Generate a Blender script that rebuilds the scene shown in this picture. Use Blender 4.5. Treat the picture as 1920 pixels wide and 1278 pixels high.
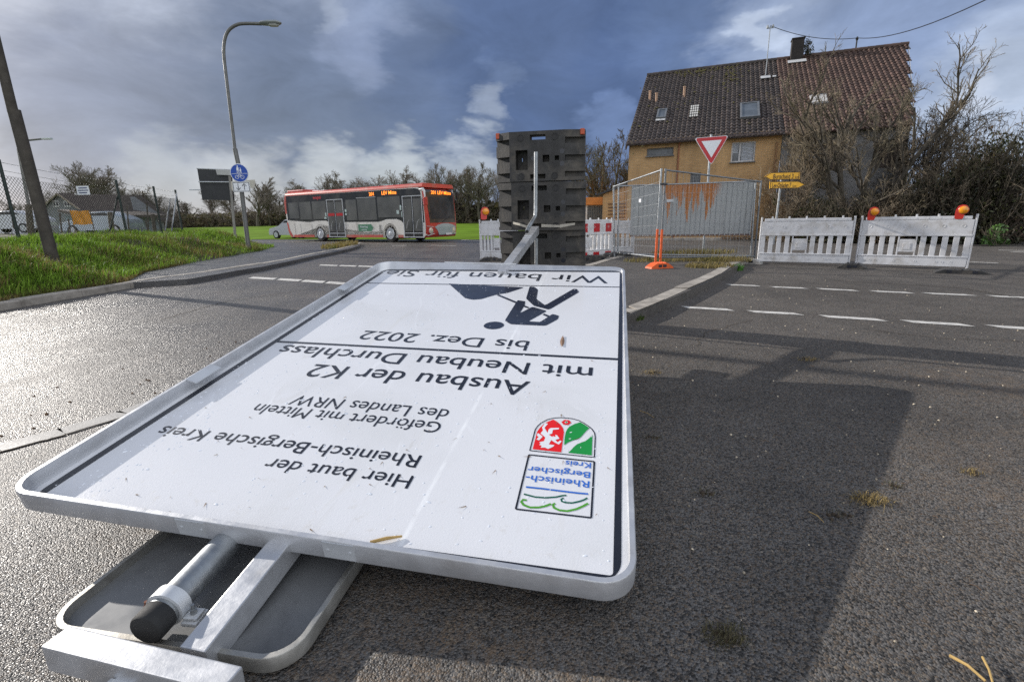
import bpy, bmesh, math, random
import numpy as np
from math import sin, cos, pi, radians, atan, atan2, sqrt, hypot
from mathutils import Vector, Matrix, noise as mnoise

for _o in list(bpy.data.objects):
    bpy.data.objects.remove(_o)
SC = bpy.context.scene
COL = SC.collection

# ------------------------------------------------------------------ camera
FPX = 906.7
PITCH = atan(227 / FPX)
ROLL = radians(1.1)
CAMH = 1.1
cam = bpy.data.cameras.new('camera')
cam.sensor_width = 36.0
cam.lens = FPX / 1920 * 36.0
cam.clip_start = 0.05
cam.clip_end = 3000
camo = bpy.data.objects.new('camera', cam)
COL.objects.link(camo)
_X = Vector((1, 0, 0)); _D = Vector((0, -sin(PITCH), -cos(PITCH))); _F = Vector((0, cos(PITCH), -sin(PITCH)))
_r = _X * cos(ROLL) + _D * sin(ROLL)
_u = _X * sin(ROLL) - _D * cos(ROLL)
_b = -_F
camo.matrix_world = Matrix(((_r.x, _u.x, _b.x, 0), (_r.y, _u.y, _b.y, 0), (_r.z, _u.z, _b.z, CAMH), (0, 0, 0, 1)))
SC.camera = camo
CAM = np.array([0, 0, CAMH])


def ray(x, y):
    """survey helper: direction from the tripod point through a photo coordinate"""
    u = x - 960; v = y - 639
    a = (u * cos(ROLL) - v * sin(ROLL)) / FPX
    b = (u * sin(ROLL) + v * cos(ROLL)) / FPX
    return np.array([a, cos(PITCH) - b * sin(PITCH), -(sin(PITCH) + b * cos(PITCH))])


def gz(x, y, z=0.0):
    r = ray(x, y)
    return CAM + r * ((z - CAMH) / r[2])


def gy(x, y, Y):
    r = ray(x, y)
    return CAM + r * (Y / r[1])


def L(r, g=None, b=None):
    """sRGB 0..255 to linear"""
    if g is None:
        g = b = r
    f = lambda c: (c / 255 / 12.92) if c / 255 <= 0.04045 else ((c / 255 + 0.055) / 1.055) ** 2.4
    return (f(r), f(g), f(b))


# ------------------------------------------------------------------ world and sun
SUN_EL = radians(20.75)
SUN_DIR = Vector((-0.874 * cos(SUN_EL), 0.486 * cos(SUN_EL), sin(SUN_EL))).normalized()
world = bpy.data.worlds.new("World")
SC.world = world
world.use_nodes = True
nt = world.node_tree
nt.nodes.clear()


def N(nt, typ, **kw):
    n = nt.nodes.new(typ)
    for k, v in kw.items():
        setattr(n, k, v)
    return n


def setin(nt, sock, v):
    if isinstance(v, bpy.types.NodeSocket):
        nt.links.new(v, sock)
    elif isinstance(v, (tuple, list)) and len(v) == 3 and sock.type == 'RGBA':
        sock.default_value = (*v, 1)
    else:
        sock.default_value = v


def mathn(nt, op, a, b=None, clamp=False):
    n = N(nt, 'ShaderNodeMath', operation=op, use_clamp=clamp)
    setin(nt, n.inputs[0], a)
    if b is not None:
        setin(nt, n.inputs[1], b)
    return n.outputs[0]


def vmath(nt, op, a, b=None):
    n = N(nt, 'ShaderNodeVectorMath', operation=op)
    setin(nt, n.inputs[0], a)
    if b is not None:
        setin(nt, n.inputs[1], b)
    return n.outputs['Value'] if op in ('DOT_PRODUCT', 'LENGTH') else n.outputs[0]


def mixc(nt, fac, a, b, blend='MIX'):
    n = N(nt, 'ShaderNodeMix', data_type='RGBA', blend_type=blend)
    setin(nt, n.inputs[0], fac); setin(nt, n.inputs[6], a); setin(nt, n.inputs[7], b)
    return n.outputs[2]


def maprange(nt, v, a, b, c=0.0, d=1.0, interp='SMOOTHSTEP'):
    n = N(nt, 'ShaderNodeMapRange', interpolation_type=interp)
    setin(nt, n.inputs[0], v)
    n.inputs[1].default_value = a; n.inputs[2].default_value = b
    n.inputs[3].default_value = c; n.inputs[4].default_value = d
    return n.outputs[0]


def noisen(nt, vec, scale, detail=4.0, rough=0.55, dist=0.0, out='Fac'):
    n = N(nt, 'ShaderNodeTexNoise')
    if vec is not None:
        nt.links.new(vec, n.inputs['Vector'])
    n.inputs['Scale'].default_value = scale
    n.inputs['Detail'].default_value = detail
    n.inputs['Roughness'].default_value = rough
    n.inputs['Distortion'].default_value = dist
    return n.outputs[out]


def build_world():
    tc = N(nt, 'ShaderNodeTexCoord')
    d0 = vmath(nt, 'NORMALIZE', tc.outputs['Generated'])
    # clouds live on a flat ceiling: stretch sideways as they near the horizon
    st = vmath(nt, 'MULTIPLY', d0, (1.0, 1.0, 2.2))
    n1 = noisen(nt, st, 2.6, 5, 0.58, 0.3, 'Color')
    w1 = vmath(nt, 'SUBTRACT', n1, (0.5, 0.5, 0.5))
    w1 = vmath(nt, 'MULTIPLY', w1, (0.26, 0.26, 0.22))
    n2 = noisen(nt, st, 9.0, 5, 0.6, 0.2, 'Color')
    w2 = vmath(nt, 'SUBTRACT', n2, (0.5, 0.5, 0.5))
    w2 = vmath(nt, 'MULTIPLY', w2, (0.14, 0.14, 0.12))
    d = vmath(nt, 'ADD', d0, vmath(nt, 'ADD', w1, w2))
    d = vmath(nt, 'NORMALIZE', d)
    col = mixc(nt, maprange(nt, noisen(nt, st, 1.7, 6, 0.55), 0.35, 0.7), L(84, 98, 126), L(110, 124, 148))

    def spot(col, px, py, r_in, r_out, rgb, amt):
        r = ray(px, py); r = r / np.linalg.norm(r)
        dt = vmath(nt, 'DOT_PRODUCT', d, tuple(r))
        f = maprange(nt, dt, cos(radians(r_out)), cos(radians(r_in)))
        return mixc(nt, mathn(nt, 'MULTIPLY', f, amt), col, L(*rgb))
    col = spot(col, 10, 60, 8, 32, (172, 177, 190), 0.95)
    col = spot(col, 330, 10, 4, 15, (146, 155, 174), 0.7)
    col = spot(col, 640, 50, 4, 13, (126, 140, 168), 0.7)
    col = spot(col, 560, 230, 5, 15, (80, 93, 118), 0.9)
    col = spot(col, 200, 250, 3, 12, (94, 104, 128), 0.8)
    col = spot(col, 850, 140, 4, 12, (70, 86, 118), 0.85)
    col = spot(col, 1090, 160, 7, 17, (60, 80, 120), 0.95)
    col = spot(col, 1010, 40, 3, 10, (72, 90, 126), 0.8)
    col = spot(col, 1330, 40, 3, 9, (82, 102, 140), 0.8)
    col = spot(col, 1500, 70, 2, 9, (150, 164, 190), 0.75)
    col = spot(col, 1780, 110, 4, 13, (144, 158, 184), 0.85)
    col = spot(col, 1910, 190, 3, 9, (160, 172, 192), 0.8)
    col = spot(col, 1660, 10, 2, 8, (96, 116, 154), 0.6)
    for px, py, a, b, rgb, amt in ((905, 200, 0.1, 2.6, (160, 170, 186), 0.5), (945, 150, 0.2, 2.6, (104, 122, 156), 0.4),
                                   (600, 2, 0.2, 2.6, (160, 170, 188), 0.45), (665, 70, 0.4, 4.5, (128, 140, 168), 0.5),
                                   (765, 305, 0.6, 4.2, (178, 184, 188), 0.7), (870, 300, 0.6, 3.8, (172, 180, 190), 0.65),
                                   (650, 322, 0.8, 4.6, (170, 175, 180), 0.75), (490, 338, 1.0, 6, (164, 168, 174), 0.75),
                                   (330, 352, 1.5, 6, (150, 156, 164), 0.7), (1140, 250, 0.6, 4.0, (104, 126, 170), 0.6),
                                   (1430, 40, 0.3, 2.4, (176, 188, 208), 0.7), (1830, 150, 0.4, 3.0, (182, 190, 206), 0.7)):
        col = spot(col, px, py, a, b, rgb, amt)
    # bright patches added to the unseen sky behind the viewer, as fill light
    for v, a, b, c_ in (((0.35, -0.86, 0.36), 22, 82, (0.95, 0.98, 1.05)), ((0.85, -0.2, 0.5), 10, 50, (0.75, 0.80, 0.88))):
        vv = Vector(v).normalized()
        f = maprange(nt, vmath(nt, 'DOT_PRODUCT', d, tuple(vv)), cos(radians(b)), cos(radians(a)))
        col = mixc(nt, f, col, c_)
    # fine streaky modulation
    f = maprange(nt, noisen(nt, st, 5.5, 8, 0.62, 0.4), 0.3, 0.72, 0.76, 1.22, 'LINEAR')
    hs = N(nt, 'ShaderNodeHueSaturation'); hs.inputs['Saturation'].default_value = 0.95; hs.inputs['Value'].default_value = 1.08
    nt.links.new(col, hs.inputs['Color']); col = hs.outputs[0]
    gm = N(nt, 'ShaderNodeVectorMath', operation='SCALE')
    nt.links.new(col, gm.inputs[0]); nt.links.new(f, gm.inputs[3])
    sky = N(nt, 'ShaderNodeTexSky', sky_type='NISHITA')
    sky.sun_disc = False
    sky.sun_elevation = SUN_EL
    sky.sun_rotation = atan2(SUN_DIR.x, SUN_DIR.y)
    b1 = N(nt, 'ShaderNodeBackground'); b1.inputs[1].default_value = 0.1
    nt.links.new(sky.outputs[0], b1.inputs[0])
    b2 = N(nt, 'ShaderNodeBackground'); b2.inputs[1].default_value = 1.0
    nt.links.new(gm.outputs[0], b2.inputs[0])
    ms = N(nt, 'ShaderNodeMixShader'); ms.inputs[0].default_value = 0.92
    nt.links.new(b1.outputs[0], ms.inputs[1]); nt.links.new(b2.outputs[0], ms.inputs[2])
    out = N(nt, 'ShaderNodeOutputWorld')
    nt.links.new(ms.outputs[0], out.inputs[0])


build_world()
sun = bpy.data.lights.new('sun', 'SUN')
sun.energy = 3.9
sun.angle = radians(0.5)
sun.color = (1.0, 0.945, 0.875)
suno = bpy.data.objects.new('sun', sun)
COL.objects.link(suno)
suno.location = (-30, 15, 20)
suno.rotation_euler = SUN_DIR.to_track_quat('Z', 'Y').to_euler()
vs = SC.view_settings
vs.view_transform = 'Standard'
vs.look = 'None'
vs.exposure = 0.45
vs.gamma = 1.0
vs.use_curve_mapping = False
SC.cycles.sample_clamp_indirect = 6.0
SC.cycles.use_denoising = False
SC.cycles.max_bounces = 8
SC.cycles.transparent_max_bounces = 8

# ------------------------------------------------------------------ object helpers
XF = {}


def tag(o, label=None, cat=None, group=None, kind=None):
    if label: o['label'] = label
    if cat: o['category'] = cat
    if group: o['group'] = group
    if kind: o['kind'] = kind
    return o


def thing(name, label, cat, mat=None, group=None):
    o = bpy.data.objects.new(name, None)
    COL.objects.link(o)
    o.empty_display_size = 0.2
    m = mat if isinstance(mat, Matrix) else Matrix.Translation(Vector(tuple(mat)) if mat is not None else Vector((0, 0, 0)))
    o.matrix_world = m
    XF[o.name] = m
    return tag(o, label, cat, group)


def frame(o, ex, ey, ez):
    return Matrix(((ex[0], ey[0], ez[0], o[0]), (ex[1], ey[1], ez[1], o[1]), (ex[2], ey[2], ez[2], o[2]), (0, 0, 0, 1)))


def zframe(o, deg):
    return Matrix.Translation(Vector(tuple(o))) @ Matrix.Rotation(radians(deg), 4, 'Z')


def dirframe(p, q):
    """x axis from p to q (horizontal), z up"""
    d = Vector((q[0] - p[0], q[1] - p[1], 0)); d.normalize()
    return frame(p, d, Vector((-d.y, d.x, 0)), Vector((0, 0, 1)))


def copy_tree(o, mat, label=None, parent=None):
    c = o.copy(); COL.objects.link(c)
    if parent is not None:
        c.parent = parent
    else:
        c.matrix_world = mat
        XF[c.name] = mat
        if label: c['label'] = label
    for ch in list(o.children):
        copy_tree(ch, None, None, c)
    return c


def smoothpath(pts, n=5):
    """Catmull-Rom curve through points"""
    P = [Vector(tuple(p)) for p in pts]; out = []
    for i in range(len(P) - 1):
        a, b, c, d = P[max(i - 1, 0)], P[i], P[i + 1], P[min(i + 2, len(P) - 1)]
        for k in range(n):
            t = k / n
            out.append(0.5 * ((2 * b) + (c - a) * t + (2 * a - 5 * b + 4 * c - d) * t * t + (3 * b - a - 3 * c + d) * t ** 3))
    return out + [P[-1]]


class MB:
    def __init__(s):
        s.v = []; s.f = []; s.mi = []; s.m = 0; s.M = None

    def add(s, vs, fs):
        n = len(s.v)
        if s.M is not None:
            vs = [tuple(s.M @ Vector(tuple(p))) for p in vs]
        s.v += [tuple(float(c) for c in p) for p in vs]
        s.f += [tuple(i + n for i in f) for f in fs]
        s.mi += [s.m] * len(fs)
        return s

    def box(s, c, d, rot=None, bev=0.0):
        hx, hy, hz = d[0] / 2, d[1] / 2, d[2] / 2
        if bev <= 0:
            vs = [(x, y, z) for x in (-hx, hx) for y in (-hy, hy) for z in (-hz, hz)]
            fs = [(0, 1, 3, 2), (4, 6, 7, 5), (0, 4, 5, 1), (2, 3, 7, 6), (0, 2, 6, 4), (1, 5, 7, 3)]
        else:
            bm = bmesh.new()
            bmesh.ops.create_cube(bm, size=1)
            for w in bm.verts: w.co = Vector((w.co.x * d[0], w.co.y * d[1], w.co.z * d[2]))
            bmesh.ops.bevel(bm, geom=list(bm.edges), offset=bev, segments=2, affect='EDGES', profile=0.6)
            bm.verts.index_update()
            vs = [tuple(w.co) for w in bm.verts]; fs = [tuple(w.index for w in f.verts) for f in bm.faces]
            bm.free()
        R = rot or Matrix.Identity(3)
        c = Vector(tuple(c))
        return s.add([tuple(R.to_3x3() @ Vector(p) + c) for p in vs], fs)

    def tube(s, pts, r, n=8, cap=True):
        pts = [Vector(tuple(p)) for p in pts]
        k = len(pts)
        rs = r if isinstance(r, (list, tuple)) else [r] * k
        vs = []; fs = []
        up = None
        for i, p in enumerate(pts):
            t = (pts[min(i + 1, k - 1)] - pts[max(i - 1, 0)])
            if t.length < 1e-9: t = Vector((0, 0, 1))
            t.normalize()
            if up is None:
                up = Vector((0, 0, 1)) if abs(t.z) < 0.9 else Vector((1, 0, 0))
            e1 = t.cross(up)
            if e1.length < 1e-6: e1 = t.cross(Vector((0, 1, 0.1)))
            e1.normalize(); e2 = e1.cross(t); up = e2
            for j in range(n):
                a = 2 * pi * j / n + pi / n
                vs.append(p + (e1 * cos(a) + e2 * sin(a)) * rs[i])
        for i in range(k - 1):
            for j in range(n):
                fs.append((i * n + j, i * n + (j + 1) % n, (i + 1) * n + (j + 1) % n, (i + 1) * n + j))
        if cap:
            fs.append(tuple(range(n - 1, -1, -1))); fs.append(tuple((k - 1) * n + j for j in range(n)))
        return s.add(vs, fs)

    def cyl(s, p, q, r, n=16, r2=None):
        return s.tube([p, q], [r, r if r2 is None else r2], n)

    def prism(s, poly, o, ex, ey, th, en=None):
        """polygon in the (ex,ey) plane at o, extruded by th along normal"""
        ex = Vector(tuple(ex)); ey = Vector(tuple(ey)); o = Vector(tuple(o))
        en = Vector(tuple(en)) if en is not None else ex.cross(ey).normalized()
        ar = sum(poly[i][0] * poly[(i + 1) % len(poly)][1] - poly[(i + 1) % len(poly)][0] * poly[i][1] for i in range(len(poly)))
        if ar < 0: poly = poly[::-1]
        k = len(poly)
        a = [o + ex * p[0] + ey * p[1] for p in poly]
        b = [p + en * th for p in a]
        fs = [tuple(range(k - 1, -1, -1)), tuple(range(k, 2 * k))]
        fs += [(i, (i + 1) % k, k + (i + 1) % k, k + i) for i in range(k)]
        return s.add(a + b, fs)

    def face(s, poly, o, ex, ey):
        ex = Vector(tuple(ex)); ey = Vector(tuple(ey)); o = Vector(tuple(o))
        return s.add([o + ex * p[0] + ey * p[1] for p in poly], [tuple(range(len(poly)))])

    def ribbon(s, pts, w, o, ex, ey):
        """flat stroke of width w along 2d pts"""
        ex = Vector(tuple(ex)); ey = Vector(tuple(ey)); o = Vector(tuple(o))
        k = len(pts); vs = []
        for i in range(k):
            a = pts[max(i - 1, 0)]; b = pts[min(i + 1, k - 1)]
            dx, dy = b[0] - a[0], b[1] - a[1]; l = hypot(dx, dy) or 1
            nx, ny = -dy / l * w / 2, dx / l * w / 2
            for sg in (1, -1):
                vs.append(o + ex * (pts[i][0] + nx * sg) + ey * (pts[i][1] + ny * sg))
        return s.add(vs, [(2 * i, 2 * i + 1, 2 * i + 3, 2 * i + 2) for i in range(k - 1)])

    def lathe(s, prof, o, ax, n=20):
        """profile [(r, h)] around axis ax at o"""
        ax = Vector(tuple(ax)).normalized(); o = Vector(tuple(o))
        e1 = ax.orthogonal().normalized(); e2 = ax.cross(e1)
        vs = []; fs = []
        for r, h in prof:
            for j in range(n):
                a = 2 * pi * j / n
                vs.append(o + ax * h + (e1 * cos(a) + e2 * sin(a)) * max(r, 1e-4))
        for i in range(len(prof) - 1):
            for j in range(n):
                fs.append((i * n + j, i * n + (j + 1) % n, (i + 1) * n + (j + 1) % n, (i + 1) * n + j))
        fs.append(tuple(range(n - 1, -1, -1))); fs.append(tuple((len(prof) - 1) * n + j for j in range(n)))
        return s.add(vs, fs)

    def build(s, name, mat, parent=None, world=True, smooth=False, label=None, kind=None):
        me = bpy.data.meshes.new(name)
        vs = s.v
        if parent is not None and world:
            inv = XF[parent.name].inverted()
            vs = [tuple(inv @ Vector(p)) for p in vs]
        me.from_pydata(vs, [], s.f)
        mats = mat if isinstance(mat, (list, tuple)) else [mat]
        for m in mats: me.materials.append(m)
        if len(mats) > 1:
            me.polygons.foreach_set('material_index', s.mi)
        if smooth:
            for p in me.polygons: p.use_smooth = True
        me.update()
        bm = bmesh.new(); bm.from_mesh(me)
        bmesh.ops.recalc_face_normals(bm, faces=bm.faces)
        bm.to_mesh(me); bm.free()
        if smooth:
            me.set_sharp_from_angle(angle=radians(40))
        o = bpy.data.objects.new(name, me)
        COL.objects.link(o)
        if parent is not None:
            o.parent = parent
            if parent.type == 'MESH' and world:
                pass
        if label: o['label'] = label
        if kind: o['kind'] = kind
        return o


def sub(mb, name, mat, part, smooth=False):
    """sub-part of a part whose thing holds the frame; vertices are given in the thing's parent world"""
    th = part.parent
    o = mb.build(name, mat, th, True, smooth)
    o.parent = part
    return o


# ------------------------------------------------------------------ lettering
_tc = {}


def text_geo(txt, bold=0.0):
    key = (txt, bold)
    if key not in _tc:
        cu = bpy.data.curves.new('t', 'FONT'); cu.body = txt; cu.size = 1.0; cu.offset = bold
        cu.resolution_u = 4
        ob = bpy.data.objects.new('t', cu); COL.objects.link(ob)
        dg = bpy.context.evaluated_depsgraph_get(); dg.update()
        me = ob.evaluated_get(dg).to_mesh()
        v = [tuple(p.co[:2]) for p in me.vertices]; f = [tuple(p.vertices) for p in me.polygons]
        ob.evaluated_get(dg).to_mesh_clear()
        bpy.data.objects.remove(ob); bpy.data.curves.remove(cu)
        _tc[key] = (v, f)
    return _tc[key]


_hb = text_geo('H'); CAPH = max(p[1] for p in _hb[0])


def put_text(mb, txt, o, ex, ey, x0, x1, base, cap, bold=0.0):
    v, f = text_geo(txt, bold)
    a = min(p[0] for p in v); b = max(p[0] for p in v)
    sx = (x1 - x0) / (b - a); sy = cap / CAPH
    ex = Vector(tuple(ex)); ey = Vector(tuple(ey)); o = Vector(tuple(o))
    mb.add([o + ex * (x0 + (p[0] - a) * sx) + ey * (base + p[1] * sy) for p in v], f)


# ------------------------------------------------------------------ materials
MATS = {}


def mat(name, rgb, rough=0.5, metal=0.0, var=0.12, vscale=3.0, bump=0.0, bscale=40.0, spec=0.5, dirt=None, dscale=2.0, damt=0.4, emit=None, estr=0.0, coat=0.0, rvar=0.1, trans=0.0, island=0.0):
    if name in MATS: return MATS[name]
    m = bpy.data.materials.new(name); m.use_nodes = True
    t = m.node_tree; t.nodes.clear()
    out = N(t, 'ShaderNodeOutputMaterial'); p = N(t, 'ShaderNodeBsdfPrincipled')
    t.links.new(p.outputs[0], out.inputs[0])
    tc = N(t, 'ShaderNodeTexCoord').outputs['Object']
    n1 = noisen(t, tc, vscale, 5, 0.6)
    k = maprange(t, n1, 0.3, 0.7, 1 - var, 1 + var, 'LINEAR')
    sc = N(t, 'ShaderNodeVectorMath', operation='SCALE'); sc.inputs[0].default_value = rgb; t.links.new(k, sc.inputs[3])
    col = sc.outputs[0]
    if island:
        g = N(t, 'ShaderNodeNewGeometry')
        kk = maprange(t, g.outputs['Random Per Island'], 0, 1, 1 - island, 1 + island, 'LINEAR')
        s2 = N(t, 'ShaderNodeVectorMath', operation='SCALE'); t.links.new(col, s2.inputs[0]); t.links.new(kk, s2.inputs[3])
        col = s2.outputs[0]
    if dirt:
        n2 = noisen(t, tc, dscale, 6, 0.65, 0.5)
        col = mixc(t, mathn(t, 'MULTIPLY', maprange(t, n2, 0.45, 0.72), damt), col, dirt)
    t.links.new(col, p.inputs['Base Color'])
    r = maprange(t, noisen(t, tc, vscale * 2.3, 4, 0.6), 0.3, 0.7, max(0.02, rough - rvar), min(1, rough + rvar), 'LINEAR')
    t.links.new(r, p.inputs['Roughness'])
    p.inputs['Metallic'].default_value = metal
    p.inputs['Specular IOR Level'].default_value = spec
    p.inputs['Coat Weight'].default_value = coat
    p.inputs['Transmission Weight'].default_value = trans
    if bump > 0:
        b = N(t, 'ShaderNodeBump'); b.inputs['Strength'].default_value = 1.0; b.inputs['Distance'].default_value = bump
        t.links.new(noisen(t, tc, bscale, 4, 0.6), b.inputs['Height']); t.links.new(b.outputs[0], p.inputs['Normal'])
    if emit:
        p.inputs['Emission Color'].default_value = (*emit, 1); p.inputs['Emission Strength'].default_value = estr
    MATS[name] = m
    return m


def asphalt(name, base, wet=True, tint=(0.10, 0.075, 0.05)):
    m = bpy.data.materials.new(name); m.use_nodes = True
    t = m.node_tree; t.nodes.clear()
    out = N(t, 'ShaderNodeOutputMaterial'); p = N(t, 'ShaderNodeBsdfPrincipled'); t.links.new(p.outputs[0], out.inputs[0])
    geo = N(t, 'ShaderNodeNewGeometry'); pos = geo.outputs['Position']
    vo = N(t, 'ShaderNodeTexVoronoi'); t.links.new(pos, vo.inputs['Vector']); vo.inputs['Scale'].default_value = 170.0
    vo2 = N(t, 'ShaderNodeTexVoronoi'); t.links.new(pos, vo2.inputs['Vector']); vo2.inputs['Scale'].default_value = 120.0
    sep = N(t, 'ShaderNodeSeparateColor'); t.links.new(vo.outputs['Color'], sep.inputs[0])
    sep2 = N(t, 'ShaderNodeSeparateColor'); t.links.new(vo2.outputs['Color'], sep2.inputs[0])
    big = noisen(t, pos, 0.5, 6, 0.6); mid = noisen(t, pos, 3.0, 6, 0.65)
    col = mixc(t, maprange(t, sep.outputs[0], 0.0, 1.0), tuple(c * 0.30 for c in base), tuple(c * 1.75 for c in base))
    col = mixc(t, mathn(t, 'MULTIPLY', maprange(t, sep.outputs[1], 0.55, 0.95), 0.65), col, tint)
    col = mixc(t, mathn(t, 'MULTIPLY', maprange(t, sep2.outputs[2], 0.965, 1.0), 0.6), col, (0.26, 0.22, 0.17))
    k = maprange(t, mathn(t, 'ADD', mathn(t, 'MULTIPLY', big, 0.6), mathn(t, 'MULTIPLY', mid, 0.4)), 0.35, 0.65, 0.74, 1.28, 'LINEAR')
    s2 = N(t, 'ShaderNodeVectorMath', operation='SCALE'); t.links.new(col, s2.inputs[0]); t.links.new(k, s2.inputs[3])
    colo = s2.outputs[0]
    # long tyre-polished lanes and tar-dark patches
    lane = noisen(t, vmath(t, 'MULTIPLY', pos, (1.6, .22, 1.0)), .9, 5, .6, .3)
    colo = mixc(t, mathn(t, 'MULTIPLY', maprange(t, lane, .50, .66), .28), colo, (.030, .030, .032))
    # sandy grit washed up beside the fallen boards
    for gx, gy_, ga, gb in ((-.25, .85, .15, .75), (-1.35, 1.75, .08, .38), (.15, .6, .1, .5), (3.1, 3.0, .1, .7), (2.4, 1.6, .2, 1.1)):
        dd = vmath(t, 'LENGTH', vmath(t, 'SUBTRACT', pos, (gx, gy_, 0)))
        g_ = mathn(t, 'MULTIPLY', maprange(t, dd, gb, ga), maprange(t, noisen(t, pos, 9, 6, .7), .42, .66))
        colo = mixc(t, mathn(t, 'MULTIPLY', mathn(t, 'MULTIPLY', g_, maprange(t, sep.outputs[2], .25, .75)), .75), colo, (.17, .118, .075))
    t.links.new(colo, p.inputs['Base Color'])
    if wet:
        sx = N(t, 'ShaderNodeSeparateXYZ'); t.links.new(pos, sx.inputs[0])
        # the crown of the junction drains to the left: damp there, drying to the right
        wx = maprange(t, sx.outputs[0], 1.6, -1.2)
        wn = maprange(t, noisen(t, pos, 0.9, 6, 0.62, 0.6), 0.36, 0.62)
        w = mathn(t, 'MULTIPLY', wx, mathn(t, 'ADD', mathn(t, 'MULTIPLY', wn, 0.28), 0.70))
        rg = mathn(t, 'SUBTRACT', 0.86, mathn(t, 'MULTIPLY', w, 0.54))
        t.links.new(rg, p.inputs['Roughness'])
        t.links.new(mathn(t, 'ADD', 0.20, mathn(t, 'MULTIPLY', w, 0.20)), p.inputs['Specular IOR Level'])
    else:
        p.inputs['Roughness'].default_value = 0.7
    h = mathn(t, 'ADD', mathn(t, 'MULTIPLY', mathn(t, 'SUBTRACT', 1.0, vo.outputs['Distance']), 1.0), mathn(t, 'MULTIPLY', noisen(t, pos, 45, 3, 0.6), 1.6))
    b = N(t, 'ShaderNodeBump'); b.inputs['Distance'].default_value = 0.0036; b.inputs['Strength'].default_value = 1.0
    t.links.new(h, b.inputs['Height']); t.links.new(b.outputs[0], p.inputs['Normal'])
    MATS[name] = m
    return m


M_ROAD = asphalt('wet_asphalt', (0.082, 0.078, 0.074), True, (0.150, 0.112, 0.078))
M_PAVE = asphalt('pavement_asphalt', (0.075, 0.074, 0.078), True, (0.09, 0.08, 0.06))
M_ISL = asphalt('island_asphalt', (0.066, 0.062, 0.058), False)
M_ALU = mat('brushed_aluminium', (0.60, 0.61, 0.63), 0.40, 0.62, 0.10, 6, 0.0006, 60, dirt=(0.28, 0.26, 0.24), damt=0.35, dscale=5)
M_ALUP = mat('painted_aluminium', (0.60, 0.62, 0.64), 0.42, 0.35, 0.08, 4, dirt=(0.3, 0.28, 0.25), damt=0.45, dscale=7)
M_GALV = mat('galvanised_steel', (0.34, 0.36, 0.375), 0.45, 0.8, 0.22, 14, 0.0005, 50, dirt=(0.22, 0.22, 0.21), damt=0.5, dscale=6)
M_WHITE = mat('sign_white', (0.76, 0.78, 0.82), 0.30, 0, 0.03, 1.5, dirt=(0.66, 0.67, 0.66), damt=0.5, dscale=2.5, coat=0.35, spec=0.5)
M_BLK = mat('sign_black', (0.012, 0.014, 0.022), 0.32, 0, 0.2, 3, coat=0.3)
M_NAVY = mat('sign_navy', (0.014, 0.018, 0.034), 0.28, 0, 0.25, 4, coat=0.4)
M_SBACK = mat('board_back_grey', (0.17, 0.175, 0.18), 0.38, 0.25, 0.12, 3, dirt=(0.08, 0.08, 0.08), damt=0.7, dscale=2.6)
M_RUBBER = mat('black_rubber', (0.018, 0.018, 0.018), 0.75, 0, 0.3, 8, 0.001, 60)
M_RECYC = mat('recycled_plastic', (0.032, 0.031, 0.030), 0.62, 0, 0.3, 6, 0.0016, 60, dirt=(0.14, 0.12, 0.095), damt=0.6, dscale=4)
M_RECYD = mat('recycled_plastic_pocket', (0.03, 0.029, 0.029), 0.7, 0, 0.25, 6, 0.001, 70)
M_ORANGE = mat('reflector_orange', (0.50, 0.085, 0.03), 0.35, 0, 0.1, 8)
M_ORPAINT = mat('orange_paint', (0.72, 0.11, 0.015), 0.5, 0, 0.12, 8, dirt=(0.2, 0.08, 0.03), damt=0.5, dscale=9)
M_RUSTB = mat('rusty_bolt', (0.16, 0.05, 0.02), 0.8, 0.2, 0.3, 30)
M_PLW = mat('white_plastic', (0.66, 0.66, 0.67), 0.46, 0, 0.07, 3, dirt=(0.40, 0.37, 0.33), damt=0.7, dscale=4.5)
M_RED = mat('reflective_red', (0.45, 0.015, 0.02), 0.35, 0, 0.1, 5)
M_SIGNRED = mat('sign_red', (0.50, 0.012, 0.02), 0.35, 0, 0.06, 5)
M_LENS = mat('amber_lens', (0.85, 0.32, 0.01), 0.15, 0, 0.12, 20, coat=0.8)
M_LAMPR = mat('lamp_red_housing', (0.60, 0.02, 0.012), 0.3, 0, 0.08, 10, coat=0.4)
M_YEL = mat('direction_yellow', (0.95, 0.50, 0.03), 0.45, 0, 0.08, 3, dirt=(0.5, 0.22, 0.03), damt=0.4)
M_CONC = mat('kerb_concrete', (0.33, 0.30, 0.26), 0.85, 0, 0.25, 5, 0.002, 70, dirt=(0.12, 0.10, 0.08), damt=0.6, dscale=3)
M_CONCD = mat('gutter_concrete', (0.36, 0.345, 0.32), 0.6, 0, 0.22, 5, 0.002, 70, dirt=(0.1, 0.09, 0.08), damt=0.5, dscale=4)
M_PAINT = mat('road_paint', (0.58, 0.56, 0.52), 0.65, 0, 0.15, 12, 0.001, 120, dirt=(0.14, 0.13, 0.12), damt=0.7, dscale=9)
M_SOIL = mat('dark_soil', (0.055, 0.040, 0.026), 0.95, 0, 0.5, 6, 0.01, 30)

# ================================================================== SETTING
def flat(name, poly, z, m, kind='structure', th=None):
    mb = MB()
    if th:
        mb.prism(poly, (0, 0, z - th), (1, 0, 0), (0, 1, 0), th)
    else:
        mb.face(poly, (0, 0, z), (1, 0, 0), (0, 1, 0))
    return tag(mb.build(name, m), kind=kind)


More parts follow.
